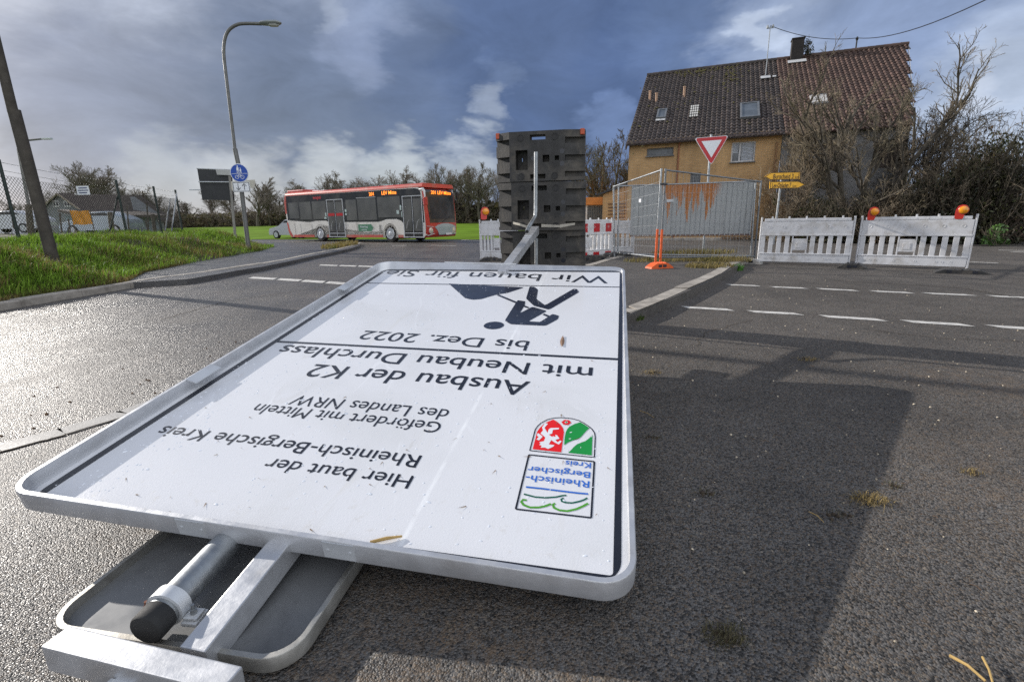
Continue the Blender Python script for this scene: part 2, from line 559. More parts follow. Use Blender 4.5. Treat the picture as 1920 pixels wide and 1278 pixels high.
M_GRASSG = mat('meadow', (0.12, 0.205, 0.020), 0.95, 0, 0.3, 0.25, 0.0, 6, spec=0.02, dirt=(0.12, 0.165, 0.025), damt=0.6, dscale=0.1)
M_TURF = mat('turf_soil', (0.050, 0.052, 0.020), 0.95, 0, 0.5, 2.5, 0.02, 18, dirt=(0.06, 0.045, 0.025), damt=0.7, dscale=1.2)
flat('ground', [(-900, -400), (900, -400), (900, 1500), (-900, 1500)], -0.08, M_GRASSG)

# far edge of the cross road, surveyed along its kerb
FAR = [(-90, 76), (-60, 58), (-30, 42.5), (-15, 35.6), (-3, 29.5), (6, 24.3), (11.6, 21.9), (17.8, 17.6), (26, 12.5), (45, 1)]
flat('road', [(-14, -14), (45, -14)] + [(45, 1)] + FAR[::-1][1:] + [(-90, 60), (-60, 44), (-30, 30), (-20, 20), (-14, 8)], 0.0, M_ROAD)


def far_y(x):
    return float(np.interp(x, [p[0] for p in FAR], [p[1] for p in FAR]))


def grid(name, xs, ys, fz, m, keep=None, smooth=True):
    vs = [(x, y, fz(x, y)) for y in ys for x in xs]
    nx = len(xs)
    fs = []
    for j in range(len(ys) - 1):
        for i in range(nx - 1):
            q = (j * nx + i, j * nx + i + 1, (j + 1) * nx + i + 1, (j + 1) * nx + i)
            if keep is None or any(keep(vs[k]) for k in q):
                fs.append(q)
    mb = MB(); mb.add(vs, fs)
    return mb.build(name, m, smooth=smooth)


def smooth01(t):
    t = max(0.0, min(1.0, t)); return t * t * (3 - 2 * t)


# the meadow beyond the cross road, rising gently to the left
def field_z(x, d):
    left = smooth01((2 - x) / 14.0)
    return 0.02 + left * (1.25 * smooth01(d / 70.0)) + 0.12 * mnoise.noise(Vector((x * 0.05, d * 0.05, 3)))*min(1, d / 12)


vs = []; fs = []
dx = [0, 1, 2, 4, 7, 11, 16, 23, 32, 45, 60, 80, 110]
xs = list(np.linspace(-90, 45, 91))
for x in xs:
    for d in dx:
        vs.append((x + d * 0.25, far_y(x) + d, field_z(x, d)))
for i in range(len(xs) - 1):
    for j in range(len(dx) - 1):
        a = i * len(dx) + j
        fs.append((a, a + len(dx), a + len(dx) + 1, a + 1))
mb = MB(); mb.add(vs, fs)
tag(mb.build('field', M_GRASSG, smooth=True), kind='structure')

# verge bank on the left: edge against kerb and pavement
EDGE = [(-7.1, -12), (-7.2, 2), (-7.3, 7), (-7.25, 9.2), (-8.3, 11.1), (-8.75, 13.2), (-9.3, 16.5), (-9.8, 19.5), (-10.5, 22.0), (-11.6, 24.2), (-13.6, 26.0), (-18, 28.5), (-26, 32.5), (-60, 50)]
EX = np.array(EDGE, float)


def edge_dist(x, y):
    """signed distance to the verge edge, positive on the grass"""
    best = 1e9; sg = 1
    p = np.array([x, y])
    a = EX[:-1]; b = EX[1:]
    ab = b - a; t = np.clip(((p - a) * ab).sum(1) / (ab * ab).sum(1), 0, 1)
    q = a + ab * t[:, None]; dd = np.hypot(*(p - q).T)
    i = int(dd.argmin())
    c = ab[i][0] * (p - a[i])[1] - ab[i][1] * (p - a[i])[0]
    return dd[i] if c > 0 else -dd[i]


def verge_z(x, y):
    d = edge_dist(x, y)
    if d < 0:
        return 0.1 + d * 1.2
    h = 0.10 + 0.60 * smooth01(d / 2.4)
    n = mnoise.noise(Vector((x * 0.55, y * 0.55, 0))) * 0.26 + mnoise.noise(Vector((x * 1.5, y * 1.5, 5))) * 0.14
    return h + n * smooth01(d / 1.2) * (1 - 0.75 * smooth01((d - 5) / 5))


tag(grid('verge', list(np.arange(-34, -6.6, 0.3)), list(np.arange(-6, 36, 0.3)), verge_z, M_TURF, keep=lambda v: v[2] > -0.3), kind='structure')

# pavement, kerbs
G = lambda x, y, z=0.1: tuple(gz(x, y, z)[:2])
PAV_OUT = [(-7.15, 9.0), G(350, 523), G(400, 515), G(450, 506), G(490, 500), G(540, 490), G(590, 479), G(635, 470.5), G(660, 465), G(672, 461), G(676, 458.5), (-7.6, 24.6), (-8.4, 25.6), (-9.6, 26.4), (-14, 28.6), (-22, 32.6)]
PAV = PAV_OUT + [(-30, 38), (-30, 34), (-18, 27.5), (-12.5, 24.0), (-11.5, 22.5), (-10.8, 20.5), (-10.3, 17), (-9.8, 13.5), (-9.3, 11.3), (-8.2, 9.6), (-7.6, 9.0)]
flat('pavement', PAV, 0.098, M_PAVE, th=0.15)


def kerb(name, pts, w, z, m, side=1, gap=1.0):
    """kerb stones along a polyline, each about a metre long with an open joint"""
    P = [Vector((p[0], p[1], 0)) for p in pts]
    ln = [0]
    for a, b in zip(P, P[1:]): ln.append(ln[-1] + (b - a).length)
    def at(s):
        s = max(0, min(ln[-1], s))
        for i in range(len(P) - 1):
            if s <= ln[i + 1] or i == len(P) - 2:
                t = (s - ln[i]) / max(1e-6, ln[i + 1] - ln[i]); return P[i].lerp(P[i + 1], t), (P[i + 1] - P[i]).normalized()
    mb = MB(); rnd = random.Random(5)
    n = max(1, round(ln[-1] / gap))
    for i in range(n):
        s0 = ln[-1] * i / n + 0.004; s1 = ln[-1] * (i + 1) / n - 0.004
        dz = rnd.uniform(-0.008, 0.008); do = rnd.uniform(-0.006, 0.006)
        rows = []
        for k in range(4):
            p, d = at(s0 + (s1 - s0) * k / 3); nn = Vector((-d.y, d.x, 0)) * side
            rows.append([p + nn * do + Vector((0, 0, -0.1)), p + nn * (do + 0.006) + Vector((0, 0, z - 0.018 + dz)), p + nn * (0.022 + do) + Vector((0, 0, z + dz)), p + nn * w + Vector((0, 0, z + dz)), p + nn * w + Vector((0, 0, -0.1))])
        v = [q for r in rows for q in r]
        f = [(5 * a + b, 5 * a + b + 1, 5 * a + b + 6, 5 * a + b + 5) for a in range(3) for b in range(4)] + [(4, 3, 2, 1, 0), (15, 16, 17, 18, 19)]
        mb.add(v, f)
    return tag(mb.build(name, m), kind='structure')


KL = [(-7.1, -8), (-7.05, 2), G(0, 580, 0.02), G(100, 563, 0.02), G(200, 546, 0.02), G(300, 529, 0.02), G(400, 515, 0.02), G(450, 507, 0.02), G(500, 499, 0.02), G(540, 491.5, 0.02), G(590, 480, 0.02), G(637, 471, 0.02), G(662, 465, 0.02), G(673, 461, 0.02), G(677, 458.5, 0.02), (-7.5, 25.2), (-8.2, 26.1), (-9.6, 26.9), (-14, 29.1), (-22, 33.1)]
kerb('kerb', KL, 0.16, 0.112, M_CONC, side=1)

# paved corner with the site fence
ISL = [G(1176, 592), G(1230, 570), G(1290, 545), G(1330, 527), G(1352, 515), G(1372, 503), G(1392, 495), (5.2, 11.6), (4.9, 12.9), (4.0, 13.6), (3.1, 13.6), (2.6, 13.1), G(1120, 498), G(1080, 515), (1.0, 8.0), (0.75, 6.6), (0.85, 5.8)]
flat('island_pavement', ISL, 0.096, M_ISL, th=0.15)
KR = [(0.62, 7.0), (0.62, 6.1), (0.85, 5.5)] + [G(x, y, 0.02) for x, y in ((1183, 600), (1232, 578), (1292, 549), (1332, 531), (1350, 521), (1366, 509), (1376, 502), (1396, 494))]
kerb('kerb', KR, -0.17, 0.108, M_CONC, side=-1)
kerb('kerb', [G(1096, 505, 0.02), G(1120, 498, 0.02), G(1140, 491.5, 0.02), G(1160, 486, 0.02)], -0.14, 0.105, M_CONC, side=1)
# kerb and footway strip on the far side of the cross road
kerb('kerb', [(4.2, 25.2), (6, 24.2), (11.6, 21.8), (17.8, 17.5), (26, 12.4), (40, 4)], 0.15, 0.11, M_CONC, side=1)
flat('footway', [(4.2, 25.4), (6, 24.35), (11.6, 21.95), (17.8, 17.65), (26, 12.55), (40, 4.1), (44, 7), (30, 19), (20, 24), (8, 31), (3, 31)], 0.09, M_PAVE, th=0.15)

# painted lines
mb = MB()


def stripe(p, q, w=0.12, skew=0.0, z=0.004):
    p = Vector((p[0], p[1], 0)); q = Vector((q[0], q[1], 0)); d = (q - p).normalized(); n = Vector((-d.y, d.x, 0)) * w / 2
    s = d * skew
    mb.add([p - n - s + Vector((0, 0, z)), q - n + Vector((0, 0, z)) - s, q + n + s + Vector((0, 0, z)), p + n + s + Vector((0, 0, z))], [(0, 1, 2, 3)])


for a, b in (((1283, 576), (1370, 581)), ((1407, 584), (1498, 589)), ((1544, 593), (1653, 600)), ((1699, 602.5), (1813, 609.5)), ((1861, 612), (1990, 620))):
    stripe(G(*a, 0), G(*b, 0), 0.125, -0.05)
for a, b in (((1366, 534), (1421, 536)), ((1446, 538), (1510, 540.5)), ((1535, 541.5), (1606, 545)), ((1636, 546), (1707, 549)), ((1737, 550), (1822, 553.5)), ((1857, 555), (1960, 560))):
    stripe(G(*a, 0), G(*b, 0), 0.12, -0.05)
for a, b in (((470, 520.5), (516, 523)), ((522, 523.5), (563, 526)), ((568, 526.5), (608, 529)), ((613, 529.5), (655, 532.5)), ((600, 497), (633, 498)), ((637, 498), (668, 499)), ((672, 499), (702, 500))):
    stripe(G(*a, 0), G(*b, 0), 0.25, -0.09)
stripe(G(1815, 491, 0), G(1872, 493.5, 0), 0.10)
stripe(G(1872, 469, 0), G(1990, 472, 0), 0.14); stripe(G(1895, 472, 0), G(1990, 476, 0), 0.12)
for a, b in (((735, 460.5), (762, 460.5)), ((806, 460), (856, 461)), ((560, 459.0), (600, 459.5)), ((866, 449.5), (900, 451.5))):
    stripe(G(*a, 0), G(*b, 0), 0.14)
stripe((0.6, 27.6), (9.5, 22.6), 0.1); stripe((10.5, 21.4), (15.5, 18.4), 0.1)
tag(mb.build('road_marking', M_PAINT), kind='structure')

# concrete gutter strip that runs under the fallen board
GS = [G(-160, 888, 0), G(0, 843, 0), G(120, 812, 0), G(240, 776, 0), G(330, 742, 0)]
mb = MB()
for a, b in zip(GS, GS[1:]):
    d = Vector((b[0] - a[0], b[1] - a[1], 0)).normalized(); n = Vector((-d.y, d.x, 0))
    mb.add([Vector((*a, 0.004)) - n * 0.05, Vector((*b, 0.004)) - n * 0.05, Vector((*b, 0.004)) + n * 0.10, Vector((*a, 0.004)) + n * 0.10], [(0, 1, 2, 3)])
tag(mb.build('gutter_strip', M_CONCD), kind='structure')
mb = MB()
rnd = random.Random(3)
pts = []
for i in range(40):
    t = i / 39 * (len(GS) - 1); k = min(int(t), len(GS) - 2); u = t - k
    pts.append((GS[k][0] + (GS[k + 1][0] - GS[k][0]) * u + rnd.uniform(-.006, .006) + .012, GS[k][1] + (GS[k + 1][1] - GS[k][1]) * u - 0.058 + rnd.uniform(-.006, .006)))
mb.ribbon(pts, 0.012, (0, 0, 0.006), (1, 0, 0), (0, 1, 0))
def crack(pix, w, sd):
    r_ = random.Random(sd); P_ = [gz(*p, 0)[:2] for p in pix]; out = []
    for a, b in zip(P_, P_[1:]):
        n_ = max(3, int(hypot(b[0] - a[0], b[1] - a[1]) / .07))
        for k in range(n_): out.append((a[0] + (b[0] - a[0]) * k / n_ + r_.gauss(0, .014), a[1] + (b[1] - a[1]) * k / n_ + r_.gauss(0, .014)))
    mb.ribbon(out, w, (0, 0, 0.005), (1, 0, 0), (0, 1, 0))
crack([(1560, 526), (1680, 533), (1800, 540), (1870, 552), (1960, 566)], .018, 1)
crack([(1405, 600), (1330, 622), (1300, 650)], .007, 2)
crack([(1640, 620), (1760, 634), (1960, 640)], .008, 3)
crack([(300, 600), (420, 566), (560, 545), (700, 518)], .012, 4)
tag(mb.build('road_crack', M_SOIL), kind='structure')


# ------------------------------------------------------------------ grass
def leafmat(name, rgb, island=0.45, rough=0.6, warm=None, wamt=0.5):
    if name in MATS: return MATS[name]
    m = bpy.data.materials.new(name); m.use_nodes = True
    t = m.node_tree; t.nodes.clear()
    out = N(t, 'ShaderNodeOutputMaterial'); p = N(t, 'ShaderNodeBsdfPrincipled')
    g = N(t, 'ShaderNodeNewGeometry'); r = g.outputs['Random Per Island']
    col = mixc(t, r, tuple(c * (1 - island) for c in rgb), tuple(c * (1 + island) for c in rgb))
    if warm:
        big = noisen(t, g.outputs['Position'], 0.9, 4, 0.6)
        r2 = mathn(t, 'FRACT', mathn(t, 'MULTIPLY', r, 17.3))
        f = mathn(t, 'ADD', mathn(t, 'MULTIPLY', maprange(t, r2, 0.6, 1.0), 0.5), maprange(t, big, 0.50, 0.72))
        col = mixc(t, mathn(t, 'MULTIPLY', f, wamt, True), col, warm)
    t.links.new(col, p.inputs['Base Color'])
    p.inputs['Roughness'].default_value = rough
    tr = N(t, 'ShaderNodeBsdfTranslucent'); t.links.new(col, tr.inputs[0])
    ms = N(t, 'ShaderNodeMixShader'); ms.inputs[0].default_value = 0.3
    t.links.new(p.outputs[0], ms.inputs[1]); t.links.new(tr.outputs[0], ms.inputs[2]); t.links.new(ms.outputs[0], out.inputs[0])
    MATS[name] = m
    return m


M_BLADE = leafmat('grass_blades', (0.175, 0.30, 0.028), 0.6, 0.7, (0.26, 0.22, 0.06), 0.42)
M_STRAW = leafmat('dry_straw', (0.34, 0.25, 0.10), 0.45, 0.7)
M_DRYG = leafmat('dry_grass', (0.22, 0.17, 0.06), 0.5, 0.7, (0.09, 0.14, 0.02), 0.6)


def blades(name, pts, hmin, hmax, w, m, seed=1, lean=0.6, wind=(0.5, -0.2), label=None, kind='stuff', parent=None):
    rg = np.random.default_rng(seed)
    P = np.array(pts, float); n = len(P)
    h = rg.uniform(hmin, hmax, n) * (0.7 + 0.6 * rg.random(n) ** 2)
    a = rg.uniform(0, 2 * pi, n); le = lean * rg.random(n)
    dx = np.cos(a) * le + wind[0] * 0.6; dy = np.sin(a) * le + wind[1] * 0.6
    b = rg.uniform(0, 2 * pi, n); wx = np.cos(b) * w; wy = np.sin(b) * w
    V = np.zeros((n, 5, 3))
    V[:, 0] = P + np.stack([-wx, -wy, np.full(n, -0.02)], 1)
    V[:, 1] = P + np.stack([wx, wy, np.full(n, -0.02)], 1)
    mid = P + np.stack([dx * h * 0.35, dy * h * 0.35, h * 0.6], 1)
    V[:, 2] = mid + np.stack([wx * .7, wy * .7, 0 * h], 1)
    V[:, 3] = mid + np.stack([-wx * .7, -wy * .7, 0 * h], 1)
    V[:, 4] = P + np.stack([dx * h, dy * h, h * (0.95 - 0.35 * le)], 1)
    idx = np.arange(n)[:, None] * 5
    me = bpy.data.meshes.new(name)
    me.vertices.add(n * 5); me.vertices.foreach_set('co', V.reshape(-1))
    me.loops.add(n * 7); me.polygons.add(n * 2)
    lp = (idx + np.array([[0, 1, 2, 3, 3, 2, 4]])).reshape(-1)
    me.loops.foreach_set('vertex_index', lp.astype(np.int32))
    st = (np.arange(n)[:, None] * 7 + np.array([[0, 4]])).reshape(-1)
    me.polygons.foreach_set('loop_start', st.astype(np.int32))
    me.update(calc_edges=True); me.validate()
    me.materials.append(m)
    o = bpy.data.objects.new(name, me); COL.objects.link(o)
    if parent is not None: o.parent = parent
    if label: o['label'] = label
    if kind: o['kind'] = kind
    return o


def patch(cx, cy, rx, ry, n, z=0.1, seed=1, rot=0):
    rg = np.random.default_rng(seed); out = []
    for _ in range(n):
        a = rg.uniform(0, 2 * pi); r = rg.random() ** 0.6
        x = r * rx * cos(a); y = r * ry * sin(a)
        out.append((cx + x * cos(rot) - y * sin(rot), cy + x * sin(rot) + y * cos(rot), z))
    return out


rg = np.random.default_rng(11)
pts = []
while len(pts) < 64000:
    y = rg.uniform(4.5, 28) if rg.random() < 0.75 else rg.uniform(4.5, 13)
    x = rg.uniform(-19, -7.2)
    # only what the view takes in
    if x < -1.13 * y - 1.5: continue
    d = edge_dist(x, y)
    if d < 0.04 or d > 8.5: continue
    t = mnoise.noise(Vector((x * 0.8, y * 0.8, 9)))
    if d < 0.30 and rg.random() < 0.45: continue
    bare = mnoise.noise(Vector((x * 0.38 + 4, y * 0.38, 2)))
    if bare > 0.16 and rg.random() < min(1, (bare - 0.16) * 6): continue
    if rg.random() > 0.60 + 0.95 * t: continue
    if rg.random() < (d - 3) / 8: continue
    pts.append((x, y, verge_z(x, y)))
tag(blades('grass', pts, 0.08, 0.23, 0.0075, M_BLADE, 2, 1.0), 'tufty green winter grass covering the bank between kerb and wire fence', 'grass', kind='stuff')
pts = []
rg = np.random.default_rng(21)
dp = []
for cx, cy, rx, ry, n in ((-8.6, 8.9, 1.2, 1.0, 1800), (-9.3, 12.3, .9, 1.6, 1500), (-10.2, 16.0, 1.0, 1.6, 1500), (-10.4, 19.2, .6, .9, 1500), (-12.0, 22.0, 1.0, 1.2, 1600), (-8.2, 7.2, .6, .7, 700), (-12.0, 15.0, 1.5, 2.0, 1200)):
    for q in patch(cx, cy, rx, ry, n, 0, int(cx * -10)):
        if edge_dist(q[0], q[1]) > .05: dp.append((q[0], q[1], verge_z(q[0], q[1])))
tag(blades('dry_stems', dp, 0.06, 0.30, 0.006, M_DRYG, 14, 1.3), 'matted tan dead stems lying in patches over the grass bank', 'grass', kind='stuff')
rg = np.random.default_rng(12)
for _ in range(5200):
    s = rg.random() * 30 + 3
    # ragged dead edge along the kerb
    t = rg.random()
    y = 4 + t * 9; x = float(np.interp(y, [p[1] for p in EDGE], [p[0] for p in EDGE])) - abs(rg.normal(0, 0.16)) - 0.02
    pts.append((x, y, verge_z(x, y)))
tag(blades('dead_grass', pts, 0.03, 0.10, 0.006, M_DRYG, 4, 1.2), 'ragged yellow dead grass hanging over the left kerb', 'grass', kind='stuff')


c = G(640, 462)
tag(blades('kerb_corner_grass', patch(c[0] - .2, c[1] + .6, .55, 2.6, 1500, 0.1, 3, 0.1) , 0.10, 0.26, 0.012, M_DRYG, 5, 1.0), 'yellowish grass tuft on the kerb corner in front of the bus', 'grass', kind='stuff')
pts = patch(*G(1300, 474), 1.2, 0.5, 1500, 0.1, 6) + patch(*G(1240, 489), 0.9, 0.4, 700, 0.1, 7) + patch(*G(1350, 488), 0.7, 0.5, 1100, 0.1, 8) + patch(*G(1330, 500), 0.5, 0.35, 700, 0.1, 9)
tag(blades('fence_foot_grass', pts, 0.04, 0.16, 0.006, M_DRYG, 6, 1.1), 'dry yellow grass growing around the foot of the mobile site fence', 'grass', kind='stuff')
tag(blades('green_tuft', patch(*G(1380, 507, 0), 0.14, 0.1, 260, 0.0, 10), 0.06, 0.17, 0.006, leafmat('fresh_green', (0.07, 0.22, 0.02), 0.4), 7, 0.8), 'bright green weed tuft at the kerb end beside the white barrier', 'weed', kind='stuff')
tag(blades('kerb_weed', patch(*G(1192, 600, 0), 0.12, 0.05, 220, 0.0, 12, 0.6), 0.03, 0.08, 0.004, leafmat('moss_green', (0.07, 0.11, 0.02), 0.4), 8, 0.9), 'mossy green weed in the joint below the right kerb beside the board', 'weed', kind='stuff')

# ================================================================== FALLEN CONSTRUCTION BOARD
BO = Vector((0.897, 3.823, 0.725))
BX = Vector((-0.977, 0.213, 0.023)); BX.normalize()
BY = Vector((-0.213, -0.96, -0.181)); BY = (BY - BX * BY.dot(BX)).normalized()
BN = BX.cross(BY)
BM = frame(BO, BX, BY, BN)
BW, BL = 2.07, 2.91


# the printed sheet sits deeper in the frame along the left side than along the right
NR_, NLF = -0.016, -0.058
FX_ = (BX * BW + BN * (NLF - NR_)).normalized(); FY_ = BY.copy(); FN_ = FX_.cross(FY_)
FO_ = BO + BN * NR_
FM = frame(FO_, FX_, FY_, FN_)
# the near right corner of the board hangs about five centimetres low
SAG = Vector((0.017, 0.056, -0.050))
BMI = BM.inverted()


def sagged(p):
    q = BMI @ Vector(p)
    return Vector(p) + SAG * ((1 - q.x / BW) * max(0.0, q.y) / BL)


def uv(x, y, off=0.0):
    r = Vector(ray(x, y)); c = Vector((0, 0, CAMH))
    t = (FO_ - c).dot(FN_) / r.dot(FN_); p = c + r * t - FO_
    return p.dot(FX_), p.dot(FY_)


def on_sheet(u, v):
    """board survey coordinates to sheet coordinates"""
    p = BO + BX * u + BY * v + BN * -0.0205; c = Vector((0, 0, CAMH)); r = p - c
    t = (FO_ - c).dot(FN_) / r.dot(FN_); q = c + r * t - FO_
    return q.dot(FX_), q.dot(FY_)


def rrect(x0, x1, y0, y1, r, n=8):
    pts = []
    for cx, cy, a0 in ((x1 - r, y1 - r, 0), (x0 + r, y1 - r, 90), (x0 + r, y0 + r, 180), (x1 - r, y0 + r, 270)):
        for k in range(n + 1):
            a = radians(a0 + 90 * k / n); pts.append((cx + r * cos(a), cy + r * sin(a)))
    return pts


def loft(mb, loops, cap0=False, cap1=False):
    k = len(loops[0]); vs = [p for l in loops for p in l]; fs = []
    for i in range(len(loops) - 1):
        for j in range(k):
            fs.append((i * k + j, i * k + (j + 1) % k, (i + 1) * k + (j + 1) % k, (i + 1) * k + j))
    if cap0: fs.append(tuple(range(k - 1, -1, -1)))
    if cap1: fs.append(tuple((len(loops) - 1) * k + j for j in range(k)))
    mb.add(vs, fs)


def at_z(l, z): return [(p[0], p[1], z) for p in l]


board = thing('construction_sign', 'huge white construction notice board lying face up on the road, text upside down', 'sign', BM)
mb = MB(); mb.M = BM
R0 = 0.10
o0 = rrect(0, BW, 0, BL, R0); o1 = rrect(0.003, BW - 0.003, 0.003, BL - 0.003, R0 - .003)
i0 = rrect(0.018, BW - 0.018, 0.018, BL - 0.018, R0 - .018); i1 = [tuple(p) for p in rrect(0.021, BW - 0.021, 0.060, BL - 0.021, R0 - .02)]
shz = lambda u: NR_ + (NLF - NR_) * u / BW
b0 = rrect(0.012, BW - 0.012, 0.012, BL - 0.012, R0 - .012)
loft(mb, [at_z(b0, -0.072), at_z(o0, -0.070), at_z(o0, -0.004), at_z(o1, 0.0), at_z(i0, 0.0), [(p[0], p[1], shz(p[0]) - .002) for p in i1]])
fr = mb.build('frame', M_ALU, board, smooth=True)
# riveted joint plates
mb = MB(); mb.M = BM
for v0, v1 in ((1.98, 2.14), (0.62, 0.76)):
    mb = MB(); mb.M = BM
    mb.box((2.025, (v0 + v1) / 2, -0.004), (0.055, v1 - v0, 0.006), Matrix.Rotation(radians(-14), 3, 'Y')); mb.build('joint_plate', M_ALUP, board)
mb = MB(); mb.M = BM
mb.box((1.18, 0.004, -0.002), (0.62, 0.03, 0.012))
fj = mb.build('joint_plate', M_ALUP, board)
# face and print
def ringface(mb, outer, inner, z):
    k = len(outer)
    mb.add(at_z(outer, z) + at_z(inner, z), [(j, (j + 1) % k, k + (j + 1) % k, k + j) for j in range(k)])
M_FACE = bpy.data.materials.new('sign_sheet'); M_FACE.use_nodes = True
def _face():
    t = M_FACE.node_tree; t.nodes.clear()
    out = N(t, 'ShaderNodeOutputMaterial'); p = N(t, 'ShaderNodeBsdfPrincipled'); t.links.new(p.outputs[0], out.inputs[0])
    tc = N(t, 'ShaderNodeTexCoord').outputs['Object']
    big = noisen(t, tc, 1.4, 6, 0.6, 0.4); fine = noisen(t, tc, 26, 4, 0.7)
    col = mixc(t, maprange(t, big, 0.45, 0.7), (0.70, 0.705, 0.725), (0.635, 0.64, 0.65))
    # dried run marks, drawn out along the sheet
    st = vmath(t, 'MULTIPLY', tc, (9.0, 1.1, 1.0))
    run = noisen(t, st, 1.0, 6, 0.65, 0.8)
    col = mixc(t, mathn(t, 'MULTIPLY', maprange(t, run, 0.60, 0.75), 0.35), col, (0.62, 0.60, 0.55))
    # long pale scuff
    sx = N(t, 'ShaderNodeSeparateXYZ'); t.links.new(tc, sx.inputs[0])
    lin = mathn(t, 'ADD', mathn(t, 'MULTIPLY', sx.outputs[1], 0.02), 0.60)
    dd = mathn(t, 'ABSOLUTE', mathn(t, 'SUBTRACT', mathn(t, 'ADD', sx.outputs[0], mathn(t, 'MULTIPLY', mathn(t, 'SUBTRACT', fine, 0.5), 0.012)), lin))
    sc = mathn(t, 'MULTIPLY', maprange(t, dd, 0.012, 0.002), maprange(t, noisen(t, tc, 3.0, 3), 0.4, 0.6))
    col = mixc(t, mathn(t, 'MULTIPLY', sc, 0.8), col, (0.86, 0.87, 0.88))
    # grit collected in the low end
    low = maprange(t, sx.outputs[1], 2.3, 2.95)
    col = mixc(t, mathn(t, 'MULTIPLY', mathn(t, 'MULTIPLY', low, maprange(t, fine, 0.56, 0.75)), 0.35), col, (0.50, 0.46, 0.39))
    mud = noisen(t, vmath(t, 'MULTIPLY', tc, (2.2, .7, 1.0)), 2.0, 9, .72, 1.4)
    col = mixc(t, mathn(t, 'MULTIPLY', maprange(t, mud, .58, .78), .62), col, (.45, .42, .37))
    scr = N(t, 'ShaderNodeTexWave', wave_type='BANDS', bands_direction='DIAGONAL'); t.links.new(vmath(t, 'MULTIPLY', tc, (1.0, .4, 1.0)), scr.inputs['Vector'])
    scr.inputs['Scale'].default_value = 1.6; scr.inputs['Distortion'].default_value = 22; scr.inputs['Detail'].default_value = 4; scr.inputs['Detail Scale'].default_value = .6
    sm_ = mathn(t, 'MULTIPLY', maprange(t, scr.outputs['Fac'], .985, 1.0), maprange(t, noisen(t, tc, 2.5, 3), .50, .62))
    col = mixc(t, mathn(t, 'MULTIPLY', sm_, .5), col, (.80, .81, .83))
    t.links.new(col, p.inputs['Base Color'])
    r = mathn(t, 'ADD', maprange(t, big, 0.3, 0.7, 0.16, 0.34, 'LINEAR'), mathn(t, 'MULTIPLY', fine, 0.06))
    t.links.new(r, p.inputs['Roughness'])
    p.inputs['Coat Weight'].default_value = 0.5; p.inputs['Coat Roughness'].default_value = 0.12
    b = N(t, 'ShaderNodeBump'); b.inputs['Distance'].default_value = 0.00022
    vo = N(t, 'ShaderNodeTexVoronoi'); t.links.new(tc, vo.inputs['Vector']); vo.inputs['Scale'].default_value = 150
    t.links.new(mathn(t, 'ADD', vo.outputs['Distance'], mathn(t, 'MULTIPLY', noisen(t, tc, 2.2, 3), 9.0)), b.inputs['Height']); t.links.new(b.outputs[0], p.inputs['Normal'])
_face()
mb = MB(); mb.M = BM
NU_, NV_ = 24, 32
us_ = np.linspace(0.012, BW - 0.012, NU_); vs_ = np.linspace(0.05, BL - 0.012, NV_)
def in_round(u, v, m=.013, r=R0 - .013):
    cx = min(max(u, m + r), BW - m - r); cy = min(max(v, m + r), BL - m - r); d = hypot(u - cx, v - cy)
    return (u, v) if d <= r else (cx + (u - cx) * r / d, cy + (v - cy) * r / d)
mb.add([(*in_round(u, v), shz(u)) for v in vs_ for u in us_], [(j * NU_ + i, j * NU_ + i + 1, (j + 1) * NU_ + i + 1, (j + 1) * NU_ + i) for j in range(NV_ - 1) for i in range(NU_ - 1)])
face = mb.build('face_sheet', M_FACE, board)
mb = MB(); mb.M = FM
zb = 0.0011
wl_ = on_sheet(1.926, 1.6)[0]; wr_ = on_sheet(0.036, 1.6)[0]; wf_ = on_sheet(1.0, 0.146)[1]; wn_ = on_sheet(1.0, 2.880)[1]
print('sheet', wl_, wr_, wf_, wn_)
e0 = rrect(0.014, wl_ + 0.034, 0.052, BL - 0.014, R0 - .02); e1 = rrect(wr_, wl_, wf_, wn_, 0.012)
ringface(mb, e0, e1, zb)
for v, w, u0, u1 in ((on_sheet(1, 0.490)[1], 0.014, wr_ - .002, wl_ + .002), (on_sheet(1, 1.592)[1], 0.022, wr_ - .002, wl_ + .002)):
    mb.add([(u0, v - w / 2, zb), (u1, v - w / 2, zb), (u1, v + w / 2, zb), (u0, v + w / 2, zb)], [(0, 1, 2, 3)])
sub(mb, 'border_line', M_BLK, face)
mb = MB()
zt = FN_ * 0.0012


def T(s, u0, u1, b, c, bold=0.004):
    a_ = on_sheet(u0, b); b_ = on_sheet(u1, b); c_ = on_sheet((u0 + u1) / 2, b); d_ = on_sheet((u0 + u1) / 2, b + c)
    sl = (b_[1] - a_[1]) / (b_[0] - a_[0]); ex = FX_ + FY_ * sl
    put_text(mb, s, FO_ + zt + FY_ * (a_[1] - sl * a_[0]), ex, FY_, a_[0], b_[0], 0, d_[1] - c_[1], bold)


T('Wir bauen für Sie', 0.120, 1.900, 0.190, 0.165, 0.002)
T('bis Dez. 2022', 0.515, 1.500, 1.408, 0.118)
T('mit Neubau Durchlass', 0.155, 1.850, 1.664, 0.118, 0.006)
T('Ausbau der K2', 0.436, 1.550, 1.850, 0.125, 0.006)
T('des Landes NRW', 0.735, 1.460, 2.143, 0.080, 0)
T('Gefördert mit Mitteln', 0.735, 1.585, 2.240, 0.074, 0)
T('Rheinisch-Bergische Kreis', 0.742, 1.855, 2.460, 0.068, 0.004)
T('Hier baut der', 0.728, 1.292, 2.572, 0.064, 0.004)
sub(mb, 'lettering', M_BLK, face)
# digging man pictogram
mb = MB()
Z1 = lambda L_, s=6.4, ox=820, oy=520: [uv(ox + x / s, oy + y / s) for x, y in L_]


